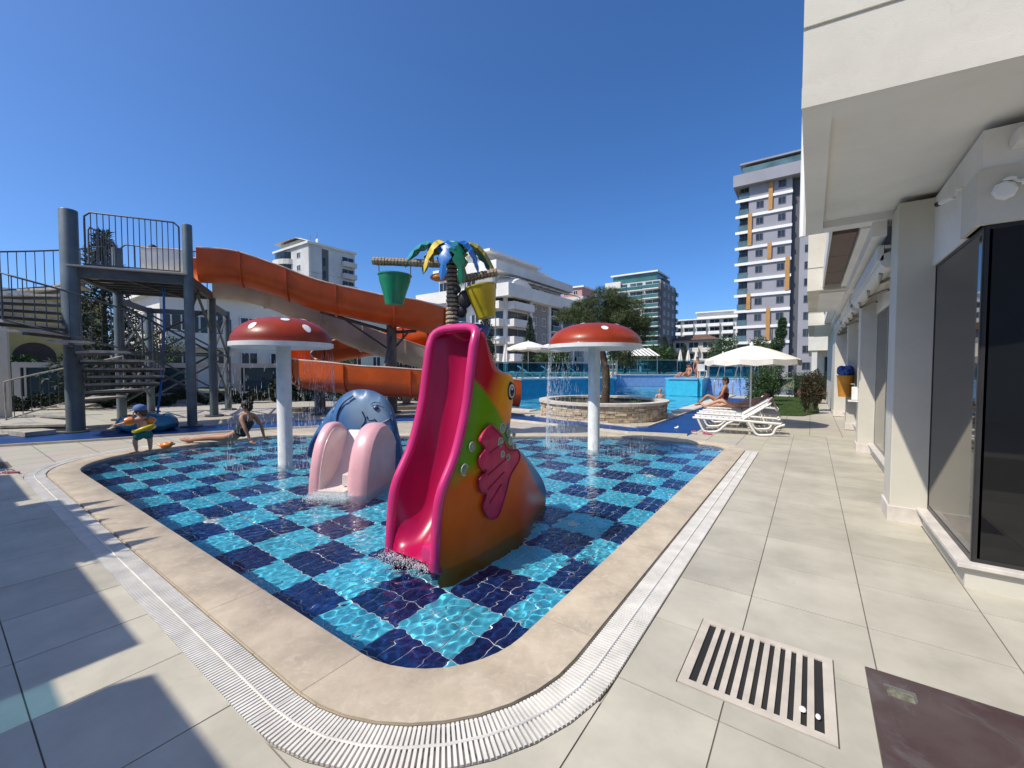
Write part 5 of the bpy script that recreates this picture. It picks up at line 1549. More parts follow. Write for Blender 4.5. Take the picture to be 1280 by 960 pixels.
mb.prism([(0.9 * math.cos(R(15 * i)), 0.9 * math.sin(R(15 * i))) for i in range(13)], 0, 0.06)
mb.v = mb.v[:8] + [(-38.5 + z, 4.0 + x, 2.2 + y) for x, y, z in mb.v[8:]]
mb.build('door', mat('door_brown', (0.07, 0.04, 0.03), 0.6), b9)
for y in (2.2, 5.9): win(b9, -38.48, y, 4.4, 1.1, 1.3, 'E', M_WF, GL_D)
MB().box(-50.4, -38.1, 0.6, 7.6, 5.9, 6.2).build('roof', M_BANDW, b9)
# building past the hedge at the end of the walk
b10 = thing('garden_block', 'white block with a balcony beyond the hedge at the end of the walk', 'building')
MB().box(-0.25, 14, 41, 60, 2.95, 4.55).build('balcony_front', M_STUC, b10)
MB().box(0.4, 14, 42.2, 60, 0, 9).build('wall', M_PIL, b10)
MB().box(-0.1, 14, 41.2, 60, 5.6, 9).build('upper_front', M_STUC, b10)
win(b10, 1.6, 42.17, 1.3, 1.5, 2.3, 'S', M_FRAME, GL_D); win(b10, 3.8, 42.17, 1.3, 1.5, 2.3, 'S', M_FRAME, GL_D)
win(b10, 1.8, 42.17, 5.1, 2.2, 0.9, 'S', M_FRAME, GL_D)
for x in (0.0, 3.0): MB().box(x, x + 0.35, 41.1, 41.45, 0, 2.95).build('pillar', M_PIL, b10)

# ================================================================ BEHIND THE CAMERA (unseen canopy added to cast the deck shadow)
hs_ = 3.0
ox = -SUN_DIR.x / SUN_DIR.z * hs_; oy = -SUN_DIR.y / SUN_DIR.z * hs_   # ground shift of a shadow from height hs_
sb_ = thing('shadow_canopy', 'added unseen flat canopy, stepped to cast the shadow on the deck edge', 'canopy')
def roof_block(xa, xb, yedge, z=hs_):
    MB().box(xa - ox, xb - ox, -7.5, yedge - oy, z - 0.22, z).build('roof_slab', M_WB, sb_)
roof_block(-16, -9.62, 0.72)
roof_block(-9.6, -9.25, 0.55, hs_ - 0.02)
roof_block(-9.23, -7.26, 0.68)
roof_block(-7.24, -6.97, 0.58, hs_ - 0.02)
roof_block(-6.95, -4.70, 0.88)
roof_block(-4.68, -2.95, 0.65)
roof_block(-2.93, -2.62, -0.6, hs_ - 0.02)
roof_block(-2.60, -0.9, 0.62)
gp = MB().box(-2.945 - ox, -2.605 - ox, -0.58 - oy, 0.34 - oy, hs_ - 0.06, hs_ - 0.03)
gp.build('glass_strip', glassy('blue_glass_panel', (0.30, 0.52, 0.60), 0.1), sb_)
MB().box(-16 - ox, -0.9 - ox, -7.8, -7.5, 0.0, hs_).build('back_wall', M_WB, sb_)
for x in (-15.5, -11.6, -8.2, -4.6, -1.5):
    MB().box(x - ox, x + 0.3 - ox, -3.4, -3.1, 0.0, hs_ - 0.221).build('column', M_WB, sb_)
ww = thing('west_block', 'plain white block beyond the spiral stair on the west side', 'building')
MB().box(-52, -36, -26, -3.0, 0, 9.0).build('wall', M_WB, ww)
for z in (1.6, 4.6, 7.4):
    for y in (-24, -20.5, -17, -13.5, -10, -6.5): win(ww, -35.98, y, z, 1.5, 1.6, 'E', M_WF, GL_D)
MB().box(-52.4, -35.6, -26.4, -2.6, 9.0, 9.35).build('roof_slab', M_BANDW, ww)
sw = thing('reflection_wing', 'unseen plain wing added south of the court for the end window to reflect', 'building')  # added out of view, gives the dark end window a shaded wall to reflect
MB().box(-3.5, 13, -12.0, -9.0, 0, 8.5).build('wall', M_WB2, sw)
for z in (1.5, 4.4, 7.0):
    for x in (-2.0, 0.6, 3.2, 5.8, 8.4): link('window', win_mesh(1.5, 1.6, M_WF, GL_D, 1), sw, (x, -8.98, z), math.pi)
MB().box(-3.8, 13.3, -12.2, -8.8, 8.5, 8.8).build('roof_slab', M_BANDW, sw)
# unseen yuccas added along the canopy edge, leaves shaped for the jagged shadow
pot_i = 0
for gx_, gy_, ln in ((-6.53, 1.22, 0.34), (-6.18, 1.23, 0.34), (-5.74, 1.02, 0.2), (-5.13, 1.19, 0.34), (-4.75, 1.17, 0.34)):
    yc = thing('shadow_yucca', 'unseen potted yucca added on the canopy edge for the jagged shadow', 'plant', (gx_ - ox, 0.66 - oy, hs_), 0, 'added yuccas on the shadow canopy')
    MB().lathe([(0.1, 0), (0.14, 0.14)], 10).build('pot', M_BRR, yc)
    mb = MB()
    mb.add([(-0.2, 0, 0.02), (0.2, 0, 0.02), (0.02, gy_ - 0.66, 0.06), (0, 0, 0.1)], [(0, 1, 2), (0, 2, 3), (1, 3, 2)])
    for t in range(8):
        a = t * 0.8; mb.add([(0.03 * math.cos(a), 0.03 * math.sin(a), 0.12), (-0.03 * math.sin(a), 0.03 * math.cos(a), 0.12), (0.3 * math.cos(a), 0.3 * math.sin(a), 0.4)], [(0, 1, 2)])
    mb.build('leaf_rosette', mat('yucca_leaf', (0.05, 0.1, 0.03), 0.6), yc)

# ================================================================ PLANTS
def foliage(centers, per, size, aspect=0.35, upb=0.3, rng=None):
    """centers: (x,y,z,rx,ry,rz); small bent leaf triangles/quads through the volume"""
    rng = rng or np.random.default_rng(3)
    V_ = []; F_ = []
    for (x, y, z, rx, ry, rz) in centers:
        n = per
        d = rng.normal(size=(n, 3)); d /= np.linalg.norm(d, axis=1)[:, None]
        r_ = rng.uniform(0.25, 1, n) ** 0.5
        p = d * r_[:, None] * np.array([rx, ry, rz]) + np.array([x, y, z])
        out = d + rng.normal(size=(n, 3)) * 0.7 + np.array([0, 0, upb]); out /= np.linalg.norm(out, axis=1)[:, None]
        sd = np.cross(out, rng.normal(size=(n, 3))); sd /= np.linalg.norm(sd, axis=1)[:, None] + 1e-9
        s = size * rng.uniform(0.6, 1.3, n)[:, None]
        a = p - sd * s * aspect; b = p + sd * s * aspect; c = p + out * s
        o = len(V_)
        V_ += np.stack([a, b, c], 1).reshape(-1, 3).tolist()
        F_ += (np.arange(n * 3).reshape(-1, 3) + o).tolist()
    return MB().add(V_, [tuple(f) for f in F_])
M_PINE = mat('pine_needles', (0.10, 0.135, 0.045), 0.7, 0.35, 2.2, c2=(0.03, 0.05, 0.02))
M_SPRUCE = mat('spruce_needles', (0.03, 0.055, 0.025), 0.7, 0.3, 1.2, c2=(0.012, 0.025, 0.014))
M_HEDGE = mat('hedge_leaf', (0.045, 0.10, 0.022), 0.6, 0.35, 3, c2=(0.02, 0.05, 0.014))
M_REDL = mat('red_leaf', (0.07, 0.045, 0.022), 0.6, 0.3, 4, c2=(0.035, 0.04, 0.015))
M_BARK = mat('bark', (0.09, 0.065, 0.045), 0.9, 0.3, 9, 0.4, 30)
rs = np.random.default_rng(11)
# pine in the stone planter
PC = Vector((-5.5, 12.75, 0))
pine = thing('pine_tree', 'dark umbrella pine growing out of the round stone planter', 'tree', (PC.x, PC.y, 0.45), YAW)
mb = MB().tube(crom([(0.1, 0, -0.1), (0.12, 0, 0.9), (0.0, 0.1, 1.8), (0.1, 0.0, 2.6), (0.35, 0.1, 3.2)], 5), [0.15 - 0.005 * i for i in range(21)], 10)
for e in ((-1.0, 0.1, 2.75), (-0.55, -0.4, 3.0), (0.9, 0.2, 2.9), (0.5, -0.5, 2.6), (1.05, -0.2, 2.2), (0.2, 0.5, 3.3)):
    b0 = Vector((0.05, 0.05, 2.0)); e = Vector(e)
    mb.tube(crom([b0, b0.lerp(e, 0.5) + Vector((0, 0, -0.12)), e], 4), [0.07 - 0.006 * i for i in range(9)], 7)
mb.build('trunk', M_BARK, pine, smooth=60)
cl = []
def lobe(cx, cy, cz, r, n, zs=0.55):
    for k in range(n):
        d = rs.normal(size=3); d /= np.linalg.norm(d)
        q = rs.uniform(0.2, 1) ** 0.6
        cl.append((cx + d[0] * r * q, cy + d[1] * r * q, cz + d[2] * r * q * zs, 0.16, 0.16, 0.13))
lobe(-1.05, 0.1, 2.72, 0.5, 34); lobe(-0.6, -0.2, 2.6, 0.45, 24); lobe(-0.55, 0.2, 3.05, 0.42, 22)
lobe(0.15, 0.1, 3.30, 0.55, 34); lobe(0.65, 0.0, 3.05, 0.6, 46); lobe(0.95, -0.1, 2.55, 0.5, 40); lobe(0.45, -0.2, 2.65, 0.45, 30); lobe(1.25, 0.1, 2.2, 0.35, 22, 0.8)
lobe(0.05, 0.0, 2.75, 0.5, 34); lobe(0.3, 0.2, 3.0, 0.5, 26)
lobe(0.7, 0.1, 1.55, 0.5, 26, 0.9); lobe(0.35, 0.2, 1.95, 0.4, 16, 0.9)
tag(foliage(cl, 170, 0.10, 0.06, 0.5).build('crown', M_PINE, pine), kind='stuff')
# stone planter
pl = thing('stone_planter', 'round planter faced with rough beige ledge stone and a flat rim', 'planter', (PC.x, PC.y, 0))
M_LEDGE = tile_mat('ledge_stone', (0.58, 0.47, 0.33), 0.85, 0.25, 9, 0.15, 0.3)
MB().lathe([(1.93, -0.1), (1.93, 0.44)], 48, cap=False).build('wall_core', mat('planter_mortar', (0.22, 0.18, 0.13), 0.9), pl)
vis = []
for row in range(7):
    z0 = 0.0 + row * 0.064; a = rs.uniform(0, 0.2)
    while a < 6.283:
        w_ = rs.uniform(0.12, 0.34) / 1.95
        am = a + w_ / 2
        p = Vector((1.95 * math.cos(am), 1.95 * math.sin(am), 0))
        vis.append((p + Vector((PC.x, PC.y, 0)), am, w_ * 1.95, z0))
        a += w_
vis.sort(key=lambda q: q[0].length)
far_ = MB()
for i, (p, am, w_, z0) in enumerate(vis):
    d = 0.03 + rs.uniform(0, 0.035); h_ = 0.06
    if i < 290:
        o = MB().box(-0.05, d, -w_ / 2 + 0.004, w_ / 2 - 0.004, 0.002, h_).build('stone', M_LEDGE, pl, loc=(1.93 * math.cos(am), 1.93 * math.sin(am), z0), rotz=am)
    else:
        c_, s_ = math.cos(am), math.sin(am)
        far_.add([(1.93 * c_ + x * c_ - y * s_, 1.93 * s_ + x * s_ + y * c_, z) for x, y, z in ((d, -w_ / 2, z0), (d, w_ / 2, z0), (d, w_ / 2, z0 + h_), (d, -w_ / 2, z0 + h_))], [(0, 1, 2, 3)])
tag(far_.build('stone_run', M_LEDGE, pl), kind='stuff')
for k in range(14):
    a0 = 2 * math.pi * k / 14 + 0.002; a1 = 2 * math.pi * (k + 1) / 14 - 0.002
    pts = [(2.04 * math.cos(a0 + (a1 - a0) * t / 5), 2.04 * math.sin(a0 + (a1 - a0) * t / 5)) for t in range(6)] + [(1.72 * math.cos(a1 + (a0 - a1) * t / 5), 1.72 * math.sin(a1 + (a0 - a1) * t / 5)) for t in range(6)]
    MB().prism(pts, 0.45, 0.525).build('rim_slab', M_EDGE, pl)
MB().lathe([(0, 0.42), (1.75, 0.40)], 32, cap=False).build('soil', mat('soil', (0.07, 0.055, 0.035), 0.95, 0.3, 6), pl)
tag(foliage([(1.2 * math.cos(a), 1.2 * math.sin(a), 0.42, 0.35, 0.35, 0.06) for a in [k * 0.6 for k in range(11)]], 60, 0.06).build('ground_cover', M_HEDGE, pl), kind='stuff')

def conifer(loc, h, r, label, name='spruce_tree', m_=M_SPRUCE, tiers=16, columnar=False):
    t_ = thing(name, label, 'tree', loc)
    MB().tube([(0, 0, 0), (0, 0, h * 0.9)], [0.16, 0.03], 8).build('trunk', M_BARK, t_)
    c = []
    for k in range(tiers):
        f = k / tiers
        rr = r * ((1 - f) ** 0.9 if not columnar else (0.55 + 0.45 * math.sin(math.pi * min(1, 0.25 + f))) * (1 - f ** 4)) + 0.06
        n = max(4, int(9 * rr / r * (1 if columnar else 1.3)))
        for j in range(n):
            a = 2 * math.pi * j / n + rs.uniform(0, 1); q = rr * rs.uniform(0.5, 1.0)
            c.append((q * math.cos(a), q * math.sin(a), h * (0.1 + 0.9 * f) + rs.uniform(-0.1, 0.1) - (0 if columnar else 0.15 * q), rr * 0.35 + 0.05, rr * 0.35 + 0.05, h / tiers * (0.7 if not columnar else 0.9)))
    tag(foliage(c, 70, h / 45 + 0.05, 0.16, 0.1 if not columnar else 0.9).build('crown', m_, t_), kind='stuff')
conifer((-22.6, 4.2, 0), 7.0, 1.5, 'tall dark spruce standing behind the slide tower')
conifer((-28.4, 35.0, 0.9), 7.4, 0.9, 'broad dark cypress before the white hotel block', 'cypress_tree', M_SPRUCE, 18, True)
conifer((-27.3, 42, 0.9), 6.8, 0.75, 'slim cypress in front of the hotel balconies', 'cypress_tree', M_SPRUCE, 18, True)
conifer((-14.5, 52, 0.9), 4.6, 0.9, 'cypress beside the green glass apartment block', 'cypress_tree', M_SPRUCE, 14, True)
conifer((-12.9, 55, 0.9), 3.6, 0.8, 'short cypress next to the taller one by the apartment block', 'cypress_tree', M_SPRUCE, 14, True)
# broad trees at the end of the pools
def bush(loc, r, h, label, name='shrub', m_=M_HEDGE, cat='shrub', n=26, per=110, size=0.07, trunk=True, grp=None):
    b = thing(name, label, cat, loc, 0, grp)
    if trunk: MB().tube([(0, 0, 0), (0.03, 0, h * 0.6)], [0.05 + 0.02 * h, 0.02], 6).build('stem', M_BARK, b)
    c = []
    for k in range(n):
        d = rs.normal(size=3); d /= np.linalg.norm(d); q = rs.uniform(0.3, 1) ** 0.5 * 0.8
        c.append((d[0] * r * q, d[1] * r * q, h * 0.55 + d[2] * h * 0.42 * q, r * 0.33, r * 0.33, h * 0.2))
    tag(foliage(c, per, size, 0.3).build('crown', m_, b), kind='stuff')
    return b
for x, y, r, h, lb in ((-9.6, 62, 2.2, 5.2, 'leafy tree before the brown-roofed block'), (-6.0, 66, 2.0, 5.0, 'leafy tree left of the grey tower base'), (-13.0, 45, 1.8, 3.2, 'dense round tree behind the lattice sun roof'), (-17.5, 47, 2.4, 3.6, 'wide dark tree behind the terrace parasols'), (-23, 40, 2.2, 3.0, 'low tree beside the cypresses on the terrace')):
    bush((x, y, 0.9), r, h, lb, 'garden_tree', M_HEDGE, 'tree', 30, 130, 0.22)
for x, y, r, h, lb in ((-35, 8.6, 2.0, 4.2, 'leafy tree in front of the white house'), (-34, 21, 1.6, 4.4, 'tree beside the pale green house'), (-37, 3.0, 1.4, 2.6, 'round bush before the yellow house')):
    bush((x, y, 0), r, h, lb, 'garden_tree', M_HEDGE, 'tree', 26, 110, 0.18)
# spiral topiary
tp = thing('topiary_tree', 'spiral clipped topiary rising behind the white parasol', 'tree', (-1.95, 29.4, 0))
MB().tube([(0, 0, 0), (0, 0, 3.9)], [0.08, 0.03], 7).build('trunk', M_BARK, tp)
c = [(0, 0, 2.35, 0.5, 0.5, 0.6), (0.32, 0, 3.0, 0.36, 0.36, 0.4), (0.45, 0, 3.6, 0.3, 0.3, 0.4), (0.5, 0, 4.15, 0.22, 0.22, 0.4), (0.1, 0, 1.5, 0.6, 0.6, 0.5)]
tag(foliage(c, 2200, 0.07, 0.3).build('crown', M_HEDGE, tp), kind='stuff')
bush((-1.75, 19.6, 0), 0.55, 1.75, 'rounded green bush under the edge of the parasol', n=30)
bush((-1.55, 17.4, 0), 0.38, 0.75, 'low round bush beside the sunbeds', n=20)
bush((-1.45, 22.6, 0), 0.45, 1.55, 'upright green shrub by the small turquoise pool', n=26)
bush((-0.1, 17.2, 0), 0.28, 1.35, 'reddish leaved slim shrub at the corner of the lawn', m_=M_REDL, n=24, size=0.06)
bush((0.12, 18.6, 0), 0.32, 1.5, 'second red-tinged shrub close behind the slim one', m_=M_REDL, n=24, size=0.06)
bush((0.0, 22.6, 0), 0.55, 0.8, 'pink flowering low bush behind the red shrubs', m_=mat('pink_flower', (0.30, 0.06, 0.09), 0.6, 0.4, 6, c2=(0.08, 0.09, 0.03)), n=20)
hd = thing('hedge', 'clipped green hedge across the end of the walk', 'hedge', (0.2, 26, 0))
tag(foliage([(x * 0.35, rs.uniform(-0.2, 0.2), z, 0.3, 0.3, 0.25) for x in range(-3, 9) for z in (0.3, 0.7, 1.1)], 170, 0.07, 0.3).build('leaf_mass', M_HEDGE, hd), kind='stuff')
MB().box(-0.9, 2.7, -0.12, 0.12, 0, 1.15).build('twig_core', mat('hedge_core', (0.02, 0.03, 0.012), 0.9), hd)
# lawn patch
LW = [(-1.75, 15.6), (-0.2, 16.2), (0.25, 17.6), (0.25, 26), (-1.9, 27)]
struct(MB().prism(LW, -0.012, 0.012).build('lawn', mat('lawn_soil', (0.05, 0.075, 0.02), 0.9, 0.3, 4)))
gv = []; gf = []
P_ = rs.uniform((-1.9, 15.6), (0.3, 27), (16000, 2))
P_ = P_[inside(LW, P_[:, 0], P_[:, 1])]
for x, y in P_:
    a = rs.uniform(0, 6.28); o = len(gv); c_, s_ = math.cos(a) * 0.006, math.sin(a) * 0.006; h_ = rs.uniform(0.03, 0.07)
    gv += [(x - c_, y - s_, 0.01), (x + c_, y + s_, 0.01), (x + rs.uniform(-.02, .02), y + rs.uniform(-.02, .02), 0.01 + h_)]; gf.append((o, o + 1, o + 2))
tag(MB().add(gv, gf).build('grass', mat('grass_blade', (0.06, 0.13, 0.025), 0.7, 0.3, 5)), 'short green lawn beside the sunbeds', 'grass', kind='stuff')
# small turquoise pool behind
spb = struct(empty('small_pool_basin'))
MB().sheet(SP, -0.5).build('pool_floor', M_MPF, spb)
water_sheet('water', SP, 0.12, -0.07, [(0.4, 1.0, 10, 0.002)], M_WATER2)
MB().box(-2.2, -1.9, 27.5, 38.2, -0.02, 0.06).build('edge_slab', M_EDGE, spb)
MB().box(-1.9, 0.2, 27.3, 27.6, -0.02, 0.06).build('edge_slab', M_EDGE, spb)

# ================================================================ TERRACE FURNITURE
M_BGLASS = glassy('blue_fence_glass', (0.32, 0.62, 0.74), 0.12, 0.04, (0.02, 0.10, 0.16))
def glass_fence(a, b, z, h, label, n):
    a = Vector(a); b = Vector(b)
    d = b - a; L_ = d.length
    r_ = thing('glass_fence', label, 'fence', (a.x, a.y, z), math.atan2(d.y, d.x))
    w_ = L_ / n
    for i in range(n + 1):
        MB().box(i * w_ - 0.025, i * w_ + 0.025, -0.025, 0.025, 0, h).build('post', M_METAL, r_)
    for i in range(n):
        MB().box(i * w_ + 0.028, (i + 1) * w_ - 0.028, -0.006, 0.006, 0.06, h - 0.03).build('pane', M_BGLASS, r_)
    MB().box(-0.03, L_ + 0.03, -0.03, 0.03, h, h + 0.04).build('handrail', M_METAL, r_)
glass_fence((-15.1, 15.3), (-9.95, 24.1), TZ + 0.02, 0.85, 'blue tinted glass fence on the deep blue wall before the sunbeds', 7)
glass_fence((-9.95, 24.6), (-14.3, 35.6), TZ + 0.02, 0.95, 'blue glass fence running back along the far pool arm', 6)
glass_fence((-14.2, 36.2), (-7.0, 41.9), TZ + 0.02, 1.3, 'tall blue glass fence above the pale far pool wall', 5)
glass_fence((-6.6, 30.0), (-2.5, 30.0), TZ + 0.02, 1.0, 'blue glass fence behind the bathers on the cyan block', 4)
glass_fence((-5.1, 27.9), (-2.5, 27.9), TZ - 0.6, 1.3, 'blue glass fence behind the pool handrails', 3)
# steps and handrails at the pool corner
st = thing('pool_handrail', 'bent stainless handrail of the pool steps', 'handrail', (0, 0, 0), 0, 'steel handrails at the pool steps')
MB().tube(crom([(-4.4, 25.6, -0.05), (-4.4, 25.7, 0.85), (-4.4, 26.2, 0.95), (-4.4, 27.3, 1.6), (-4.4, 27.7, 1.7)], 5), 0.028, 8).build('rail', M_METAL, st, smooth=60)
MB().tube([(-4.4, 26.9, 0.2), (-4.4, 26.9, 1.38)], 0.022, 6).build('post', M_METAL, st)
for dx in (0.9, 1.8):
    q = copy_tree(st); q.location = (dx, 0.2, 0)
ss = struct(empty('pool_steps'))
for k in range(4):
    MB().box(-5.1, -2.5, 26.55 + 0.26 * k, 27.55, 0.0 + 0.22 * k - 0.012, 0.22 * (k + 1) - 0.012).build('step', M_W2, ss)
# loungers
M_LNG = mat('lounger_plastic', (0.74, 0.73, 0.69), 0.4, 0.05, 5)
def make_lounger(label, group, back=0.62):
    """head at +x; slatted bed, curved legs"""
    r_ = thing('sun_lounger', label, 'sun lounger', (0, 0, 0), 0, group)
    for y in (-0.29, 0.29):
        MB().tube(crom([(-0.98, y, 0.36), (-0.5, y, 0.35), (0.1, y, 0.34), (0.95, y, 0.31)], 4), 0.03, 8).build('side_rail', M_LNG, r_, smooth=60)
        MB().tube(crom([(-0.86, y, 0.34), (-0.78, y, 0.16), (-0.70, y, 0.03), (-0.55, y, 0.025), (-0.38, y, 0.06), (-0.2, y, 0.24), (-0.05, y, 0.33)], 4), 0.027, 8).build('leg', M_LNG, r_, smooth=60)
        MB().tube(crom([(0.28, y, 0.32), (0.36, y, 0.16), (0.46, y, 0.03), (0.62, y, 0.025), (0.78, y, 0.06), (0.86, y, 0.22), (1.02, y, 0.3)], 4), 0.027, 8).build('leg', M_LNG, r_, smooth=60)
    for k in range(8):
        x = -0.95 + k * 0.135
        MB().box(x, x + 0.118, -0.28, 0.28, 0.345, 0.375).build('slat', M_LNG, r_, bevel=0.006)
    q_ = lambda t, y: (0.14 + t * math.cos(back), y, 0.36 + t * math.sin(back))
    br = MB().tube([q_(0, -0.27), q_(0.66, -0.27), q_(0.73, -0.2), q_(0.73, 0.2), q_(0.66, 0.27), q_(0, 0.27)], 0.024, 8).build('backrest', M_LNG, r_, smooth=60)
    for k in range(6):
        t0 = 0.03 + 0.118 * k
        a = (0.14 + t0 * math.cos(back), 0, 0.36 + t0 * math.sin(back)); b = (0.14 + (t0 + 0.1) * math.cos(back), 0, 0.36 + (t0 + 0.1) * math.sin(back))
        MB().bar(a, b, 0.54, 0.022).build('back_slat', M_LNG, br)
    for y in (-0.22, 0.22):
        MB().tube([(0.14 + 0.45 * math.cos(back), y, 0.34 + 0.45 * math.sin(back)), (0.62, y, 0.31)], 0.018, 6).build('prop', M_LNG, r_)
    return r_
lg0 = make_lounger('white plastic sun lounger with a towel over its raised back', None)
lg0.location = (-1.42, 11.05, 0); lg0.rotation_euler.z = 0.12; lg0.scale = (0.93, 0.93, 0.93)
tw = MB()
vs = []; fs = []
for i in range(12):
    for j in range(8):
        u = i / 11; v = j / 7
        x = 0.60 + 0.20 * u + 0.02 * math.sin(9 * v); z = 0.86 + 0.05 * math.sin(math.pi * u) - (0.40 * max(0, u - 0.45) ** 0.8 if u > 0.45 else 0.14 * (0.45 - u)) + 0.012 * math.sin(14 * v + 5 * u)
        vs.append((x, -0.22 + 0.36 * v, z))
for i in range(11):
    for j in range(7): fs.append((i * 8 + j, (i + 1) * 8 + j, (i + 1) * 8 + j + 1, i * 8 + j + 1))
tw.add(vs, fs)
o = tw.build('towel', mat('towel_pink', (0.55, 0.42, 0.45), 0.95, 0.2, 12, 0.4, 120), None, smooth=60, loc=(-1.40, 11.05, -0.055), rotz=0.12)
tag(o, 'crumpled pale pink towel hanging over the lounger back', 'towel')
for x, y, rz, lb in ((-1.55, 12.15, 0.10, 'white sun lounger just behind the one with the pink towel'), (-1.6, 13.15, 0.08, 'white sun lounger beside the parasol pole'), (-1.7, 14.15, 0.05, 'white sun lounger with a bather lying on it'), (-1.75, 15.2, 0.1, 'white sun lounger farthest along the row past the bathers')):
    q = copy_tree(lg0); q.location = (x, y, 0); q.rotation_euler.z = rz; q['label'] = lb
    q['group'] = 'sun loungers in a row by the blue channel'
lg0['group'] = 'sun loungers in a row by the blue channel'
TL = [(-16.2, 17.1), (-15.4, 18.3), (-14.5, 19.6), (-13.7, 21.0), (-12.9, 22.4), (-12.0, 24.0), (-11.2, 25.4)]
for i, (x, y) in enumerate(TL):
    q = copy_tree(lg0); q.location = (x, y, TZ); q.rotation_euler.z = R(200 + 4 * (i % 3)); q['label'] = 'white sun lounger in the terrace row behind the blue glass fence'; q['group'] = 'sun loungers on the terrace'
# parasols
M_CANV = mat('parasol_canvas', (0.74, 0.71, 0.64), 0.85, 0.06, 3, 0.06, 60)
def parasol(loc, Rr, zr, zt, label, group=None, val=0.2, n=10):
    r_ = thing('parasol', label, 'parasol', loc, 0.2, group)
    MB().tube([(0, 0, 0), (0, 0, zt + 0.08)], 0.024, 10).build('pole', M_WHITE, r_, smooth=50)
    MB().lathe([(0.26, 0), (0.26, 0.07), (0.05, 0.12)], 18).build('base', mat('concrete_base', (0.4, 0.39, 0.36), 0.85), r_)
    vs = []; fs = []; m_ = 6
    for k in range(n * 2):
        a = math.pi * k / n; sc_ = 1.0 if k % 2 == 0 else 0.955
        for i in range(m_):
            t = i / (m_ - 1); rr = Rr * t * (1 if k % 2 == 0 else 1 - 0.045 * t)
            vs.append((rr * math.cos(a), rr * math.sin(a), zt + (zr - zt) * (t ** 1.35) - (0.02 * t if k % 2 else 0)))
        rr = Rr * sc_ * 1.01; vs.append((rr * math.cos(a), rr * math.sin(a), zr - val * (0.75 if k % 2 == 0 else 1.0)))
    M1 = m_ + 1
    for k in range(n * 2):
        j = (k + 1) % (n * 2)
        for i in range(m_): fs.append((k * M1 + i, j * M1 + i, j * M1 + i + 1, k * M1 + i + 1)) if i else fs.append((k * M1, j * M1 + 1, k * M1 + 1))
    MB().add(vs, fs).build('canopy', M_CANV, r_, smooth=25)
    MB().lathe([(0.05, zt), (0.035, zt + 0.06), (0.0, zt + 0.1)], 10).build('finial', M_WHITE, r_)
    for k in range(n):
        a = 2 * math.pi * k / n
        MB().tube([(0.02, 0, 0), (1, 0, 0)], 0.006, 5)
        MB().tube([(0, 0, zt - 0.03), (Rr * 0.5 * math.cos(a), Rr * 0.5 * math.sin(a), zt - 0.03 + (zr - zt) * 0.42), (Rr * 0.97 * math.cos(a), Rr * 0.97 * math.sin(a), zr - 0.02)], 0.008, 5).build('rib', M_METAL, r_)
    return r_
parasol((-1.30, 12.75, 0), 1.12, 1.74, 2.12, 'large white poolside parasol shading the sun loungers', None, 0.17)
parasol((-18.1, 27.6, TZ), 1.75, 2.15, 2.7, 'open white parasol on the terrace before the hotel', 'open terrace parasols')
parasol((-17.2, 29.6, TZ), 1.6, 2.1, 2.6, 'open white parasol tucked beside the larger terrace one', 'open terrace parasols')
def closed_parasol(loc, h, label, grp):
    r_ = thing('closed_parasol', label, 'parasol', loc, 0, grp)
    MB().tube([(0, 0, 0), (0, 0, h)], 0.022, 8).build('pole', M_WHITE, r_)
    vs = []; fs = []; n = 14
    prof = [(0.03, h), (0.1, h - 0.25), (0.2, h - 0.8), (0.26, h - 1.25), (0.2, h - 1.3)]
    for r0, z in prof:
        for k in range(n):
            a = 2 * math.pi * k / n; q = r0 * (1 if k % 2 else 0.68); vs.append((q * math.cos(a), q * math.sin(a), z))
    for i in range(len(prof) - 1):
        for k in range(n): fs.append((i * n + k, i * n + (k + 1) % n, (i + 1) * n + (k + 1) % n, (i + 1) * n + k))
    MB().add(vs, fs).build('folded_canopy', M_CANV, r_, smooth=30)
    MB().lathe([(0.22, 0), (0.22, 0.07), (0.05, 0.1)], 12).build('base', M_EDGE, r_)
for x, y, h, lb in ((-17.8, 24.2, 2.3, 'folded white parasol beside the lamp post on the terrace'), (-12.4, 26.9, 2.0, 'folded white parasol seen through the falling drops'), (-11.45, 47.1, 2.6, 'folded white parasol, first of three together past the pool'), (-10.9, 48.2, 2.6, 'folded white parasol, middle of three together past the pool'), (-10.3, 49.2, 2.6, 'folded white parasol, last of three together past the pool'), (-5.6, 36, 1.9, 'folded white parasol behind the cyan pool block'), (-4.6, 36.5, 1.9, 'folded white parasol behind the pool handrails')):
    closed_parasol((x, y, TZ), h, lb, 'folded terrace parasols')
# lattice sun roof
sr = thing('sun_roof', 'slatted cream sun roof on posts behind the main pool', 'pergola', (-13.4, 39.6, TZ), YAW)
for k in range(9):
    MB().bar((-1.6 + k * 0.4, -0.9, 1.75), (-1.9 + k * 0.4, 1.4, 2.55), 0.24, 0.05).build('slat', M_CANV, sr)
for x in (-1.6, 1.5): MB().tube([(x, -0.7, 0), (x, -0.7, 1.8)], 0.05, 8).build('post', M_METAL, sr); MB().tube([(x - 0.25, 1.2, 0), (x - 0.25, 1.2, 2.45)], 0.05, 8).build('post', M_METAL, sr)
# lamp post
lp_ = thing('lamp_post', 'slim lamp post with round head on the terrace', 'lamp post', (-18.0, 23.3, TZ))
MB().tube([(0, 0, 0), (0, 0, 4.2)], [0.05, 0.035], 8).build('pole', M_METAL, lp_)
MB().ell((0.25, 0, 2.62), 0.26, 0.26, 0.15, 12, 8).build('lamp_head', mat('lamp_dome', (0.5, 0.56, 0.62), 0.3), lp_, smooth=60)
MB().tube([(0, 0, 2.5), (0.25, 0, 2.6)], 0.02, 6).build('arm', M_METAL, lp_)

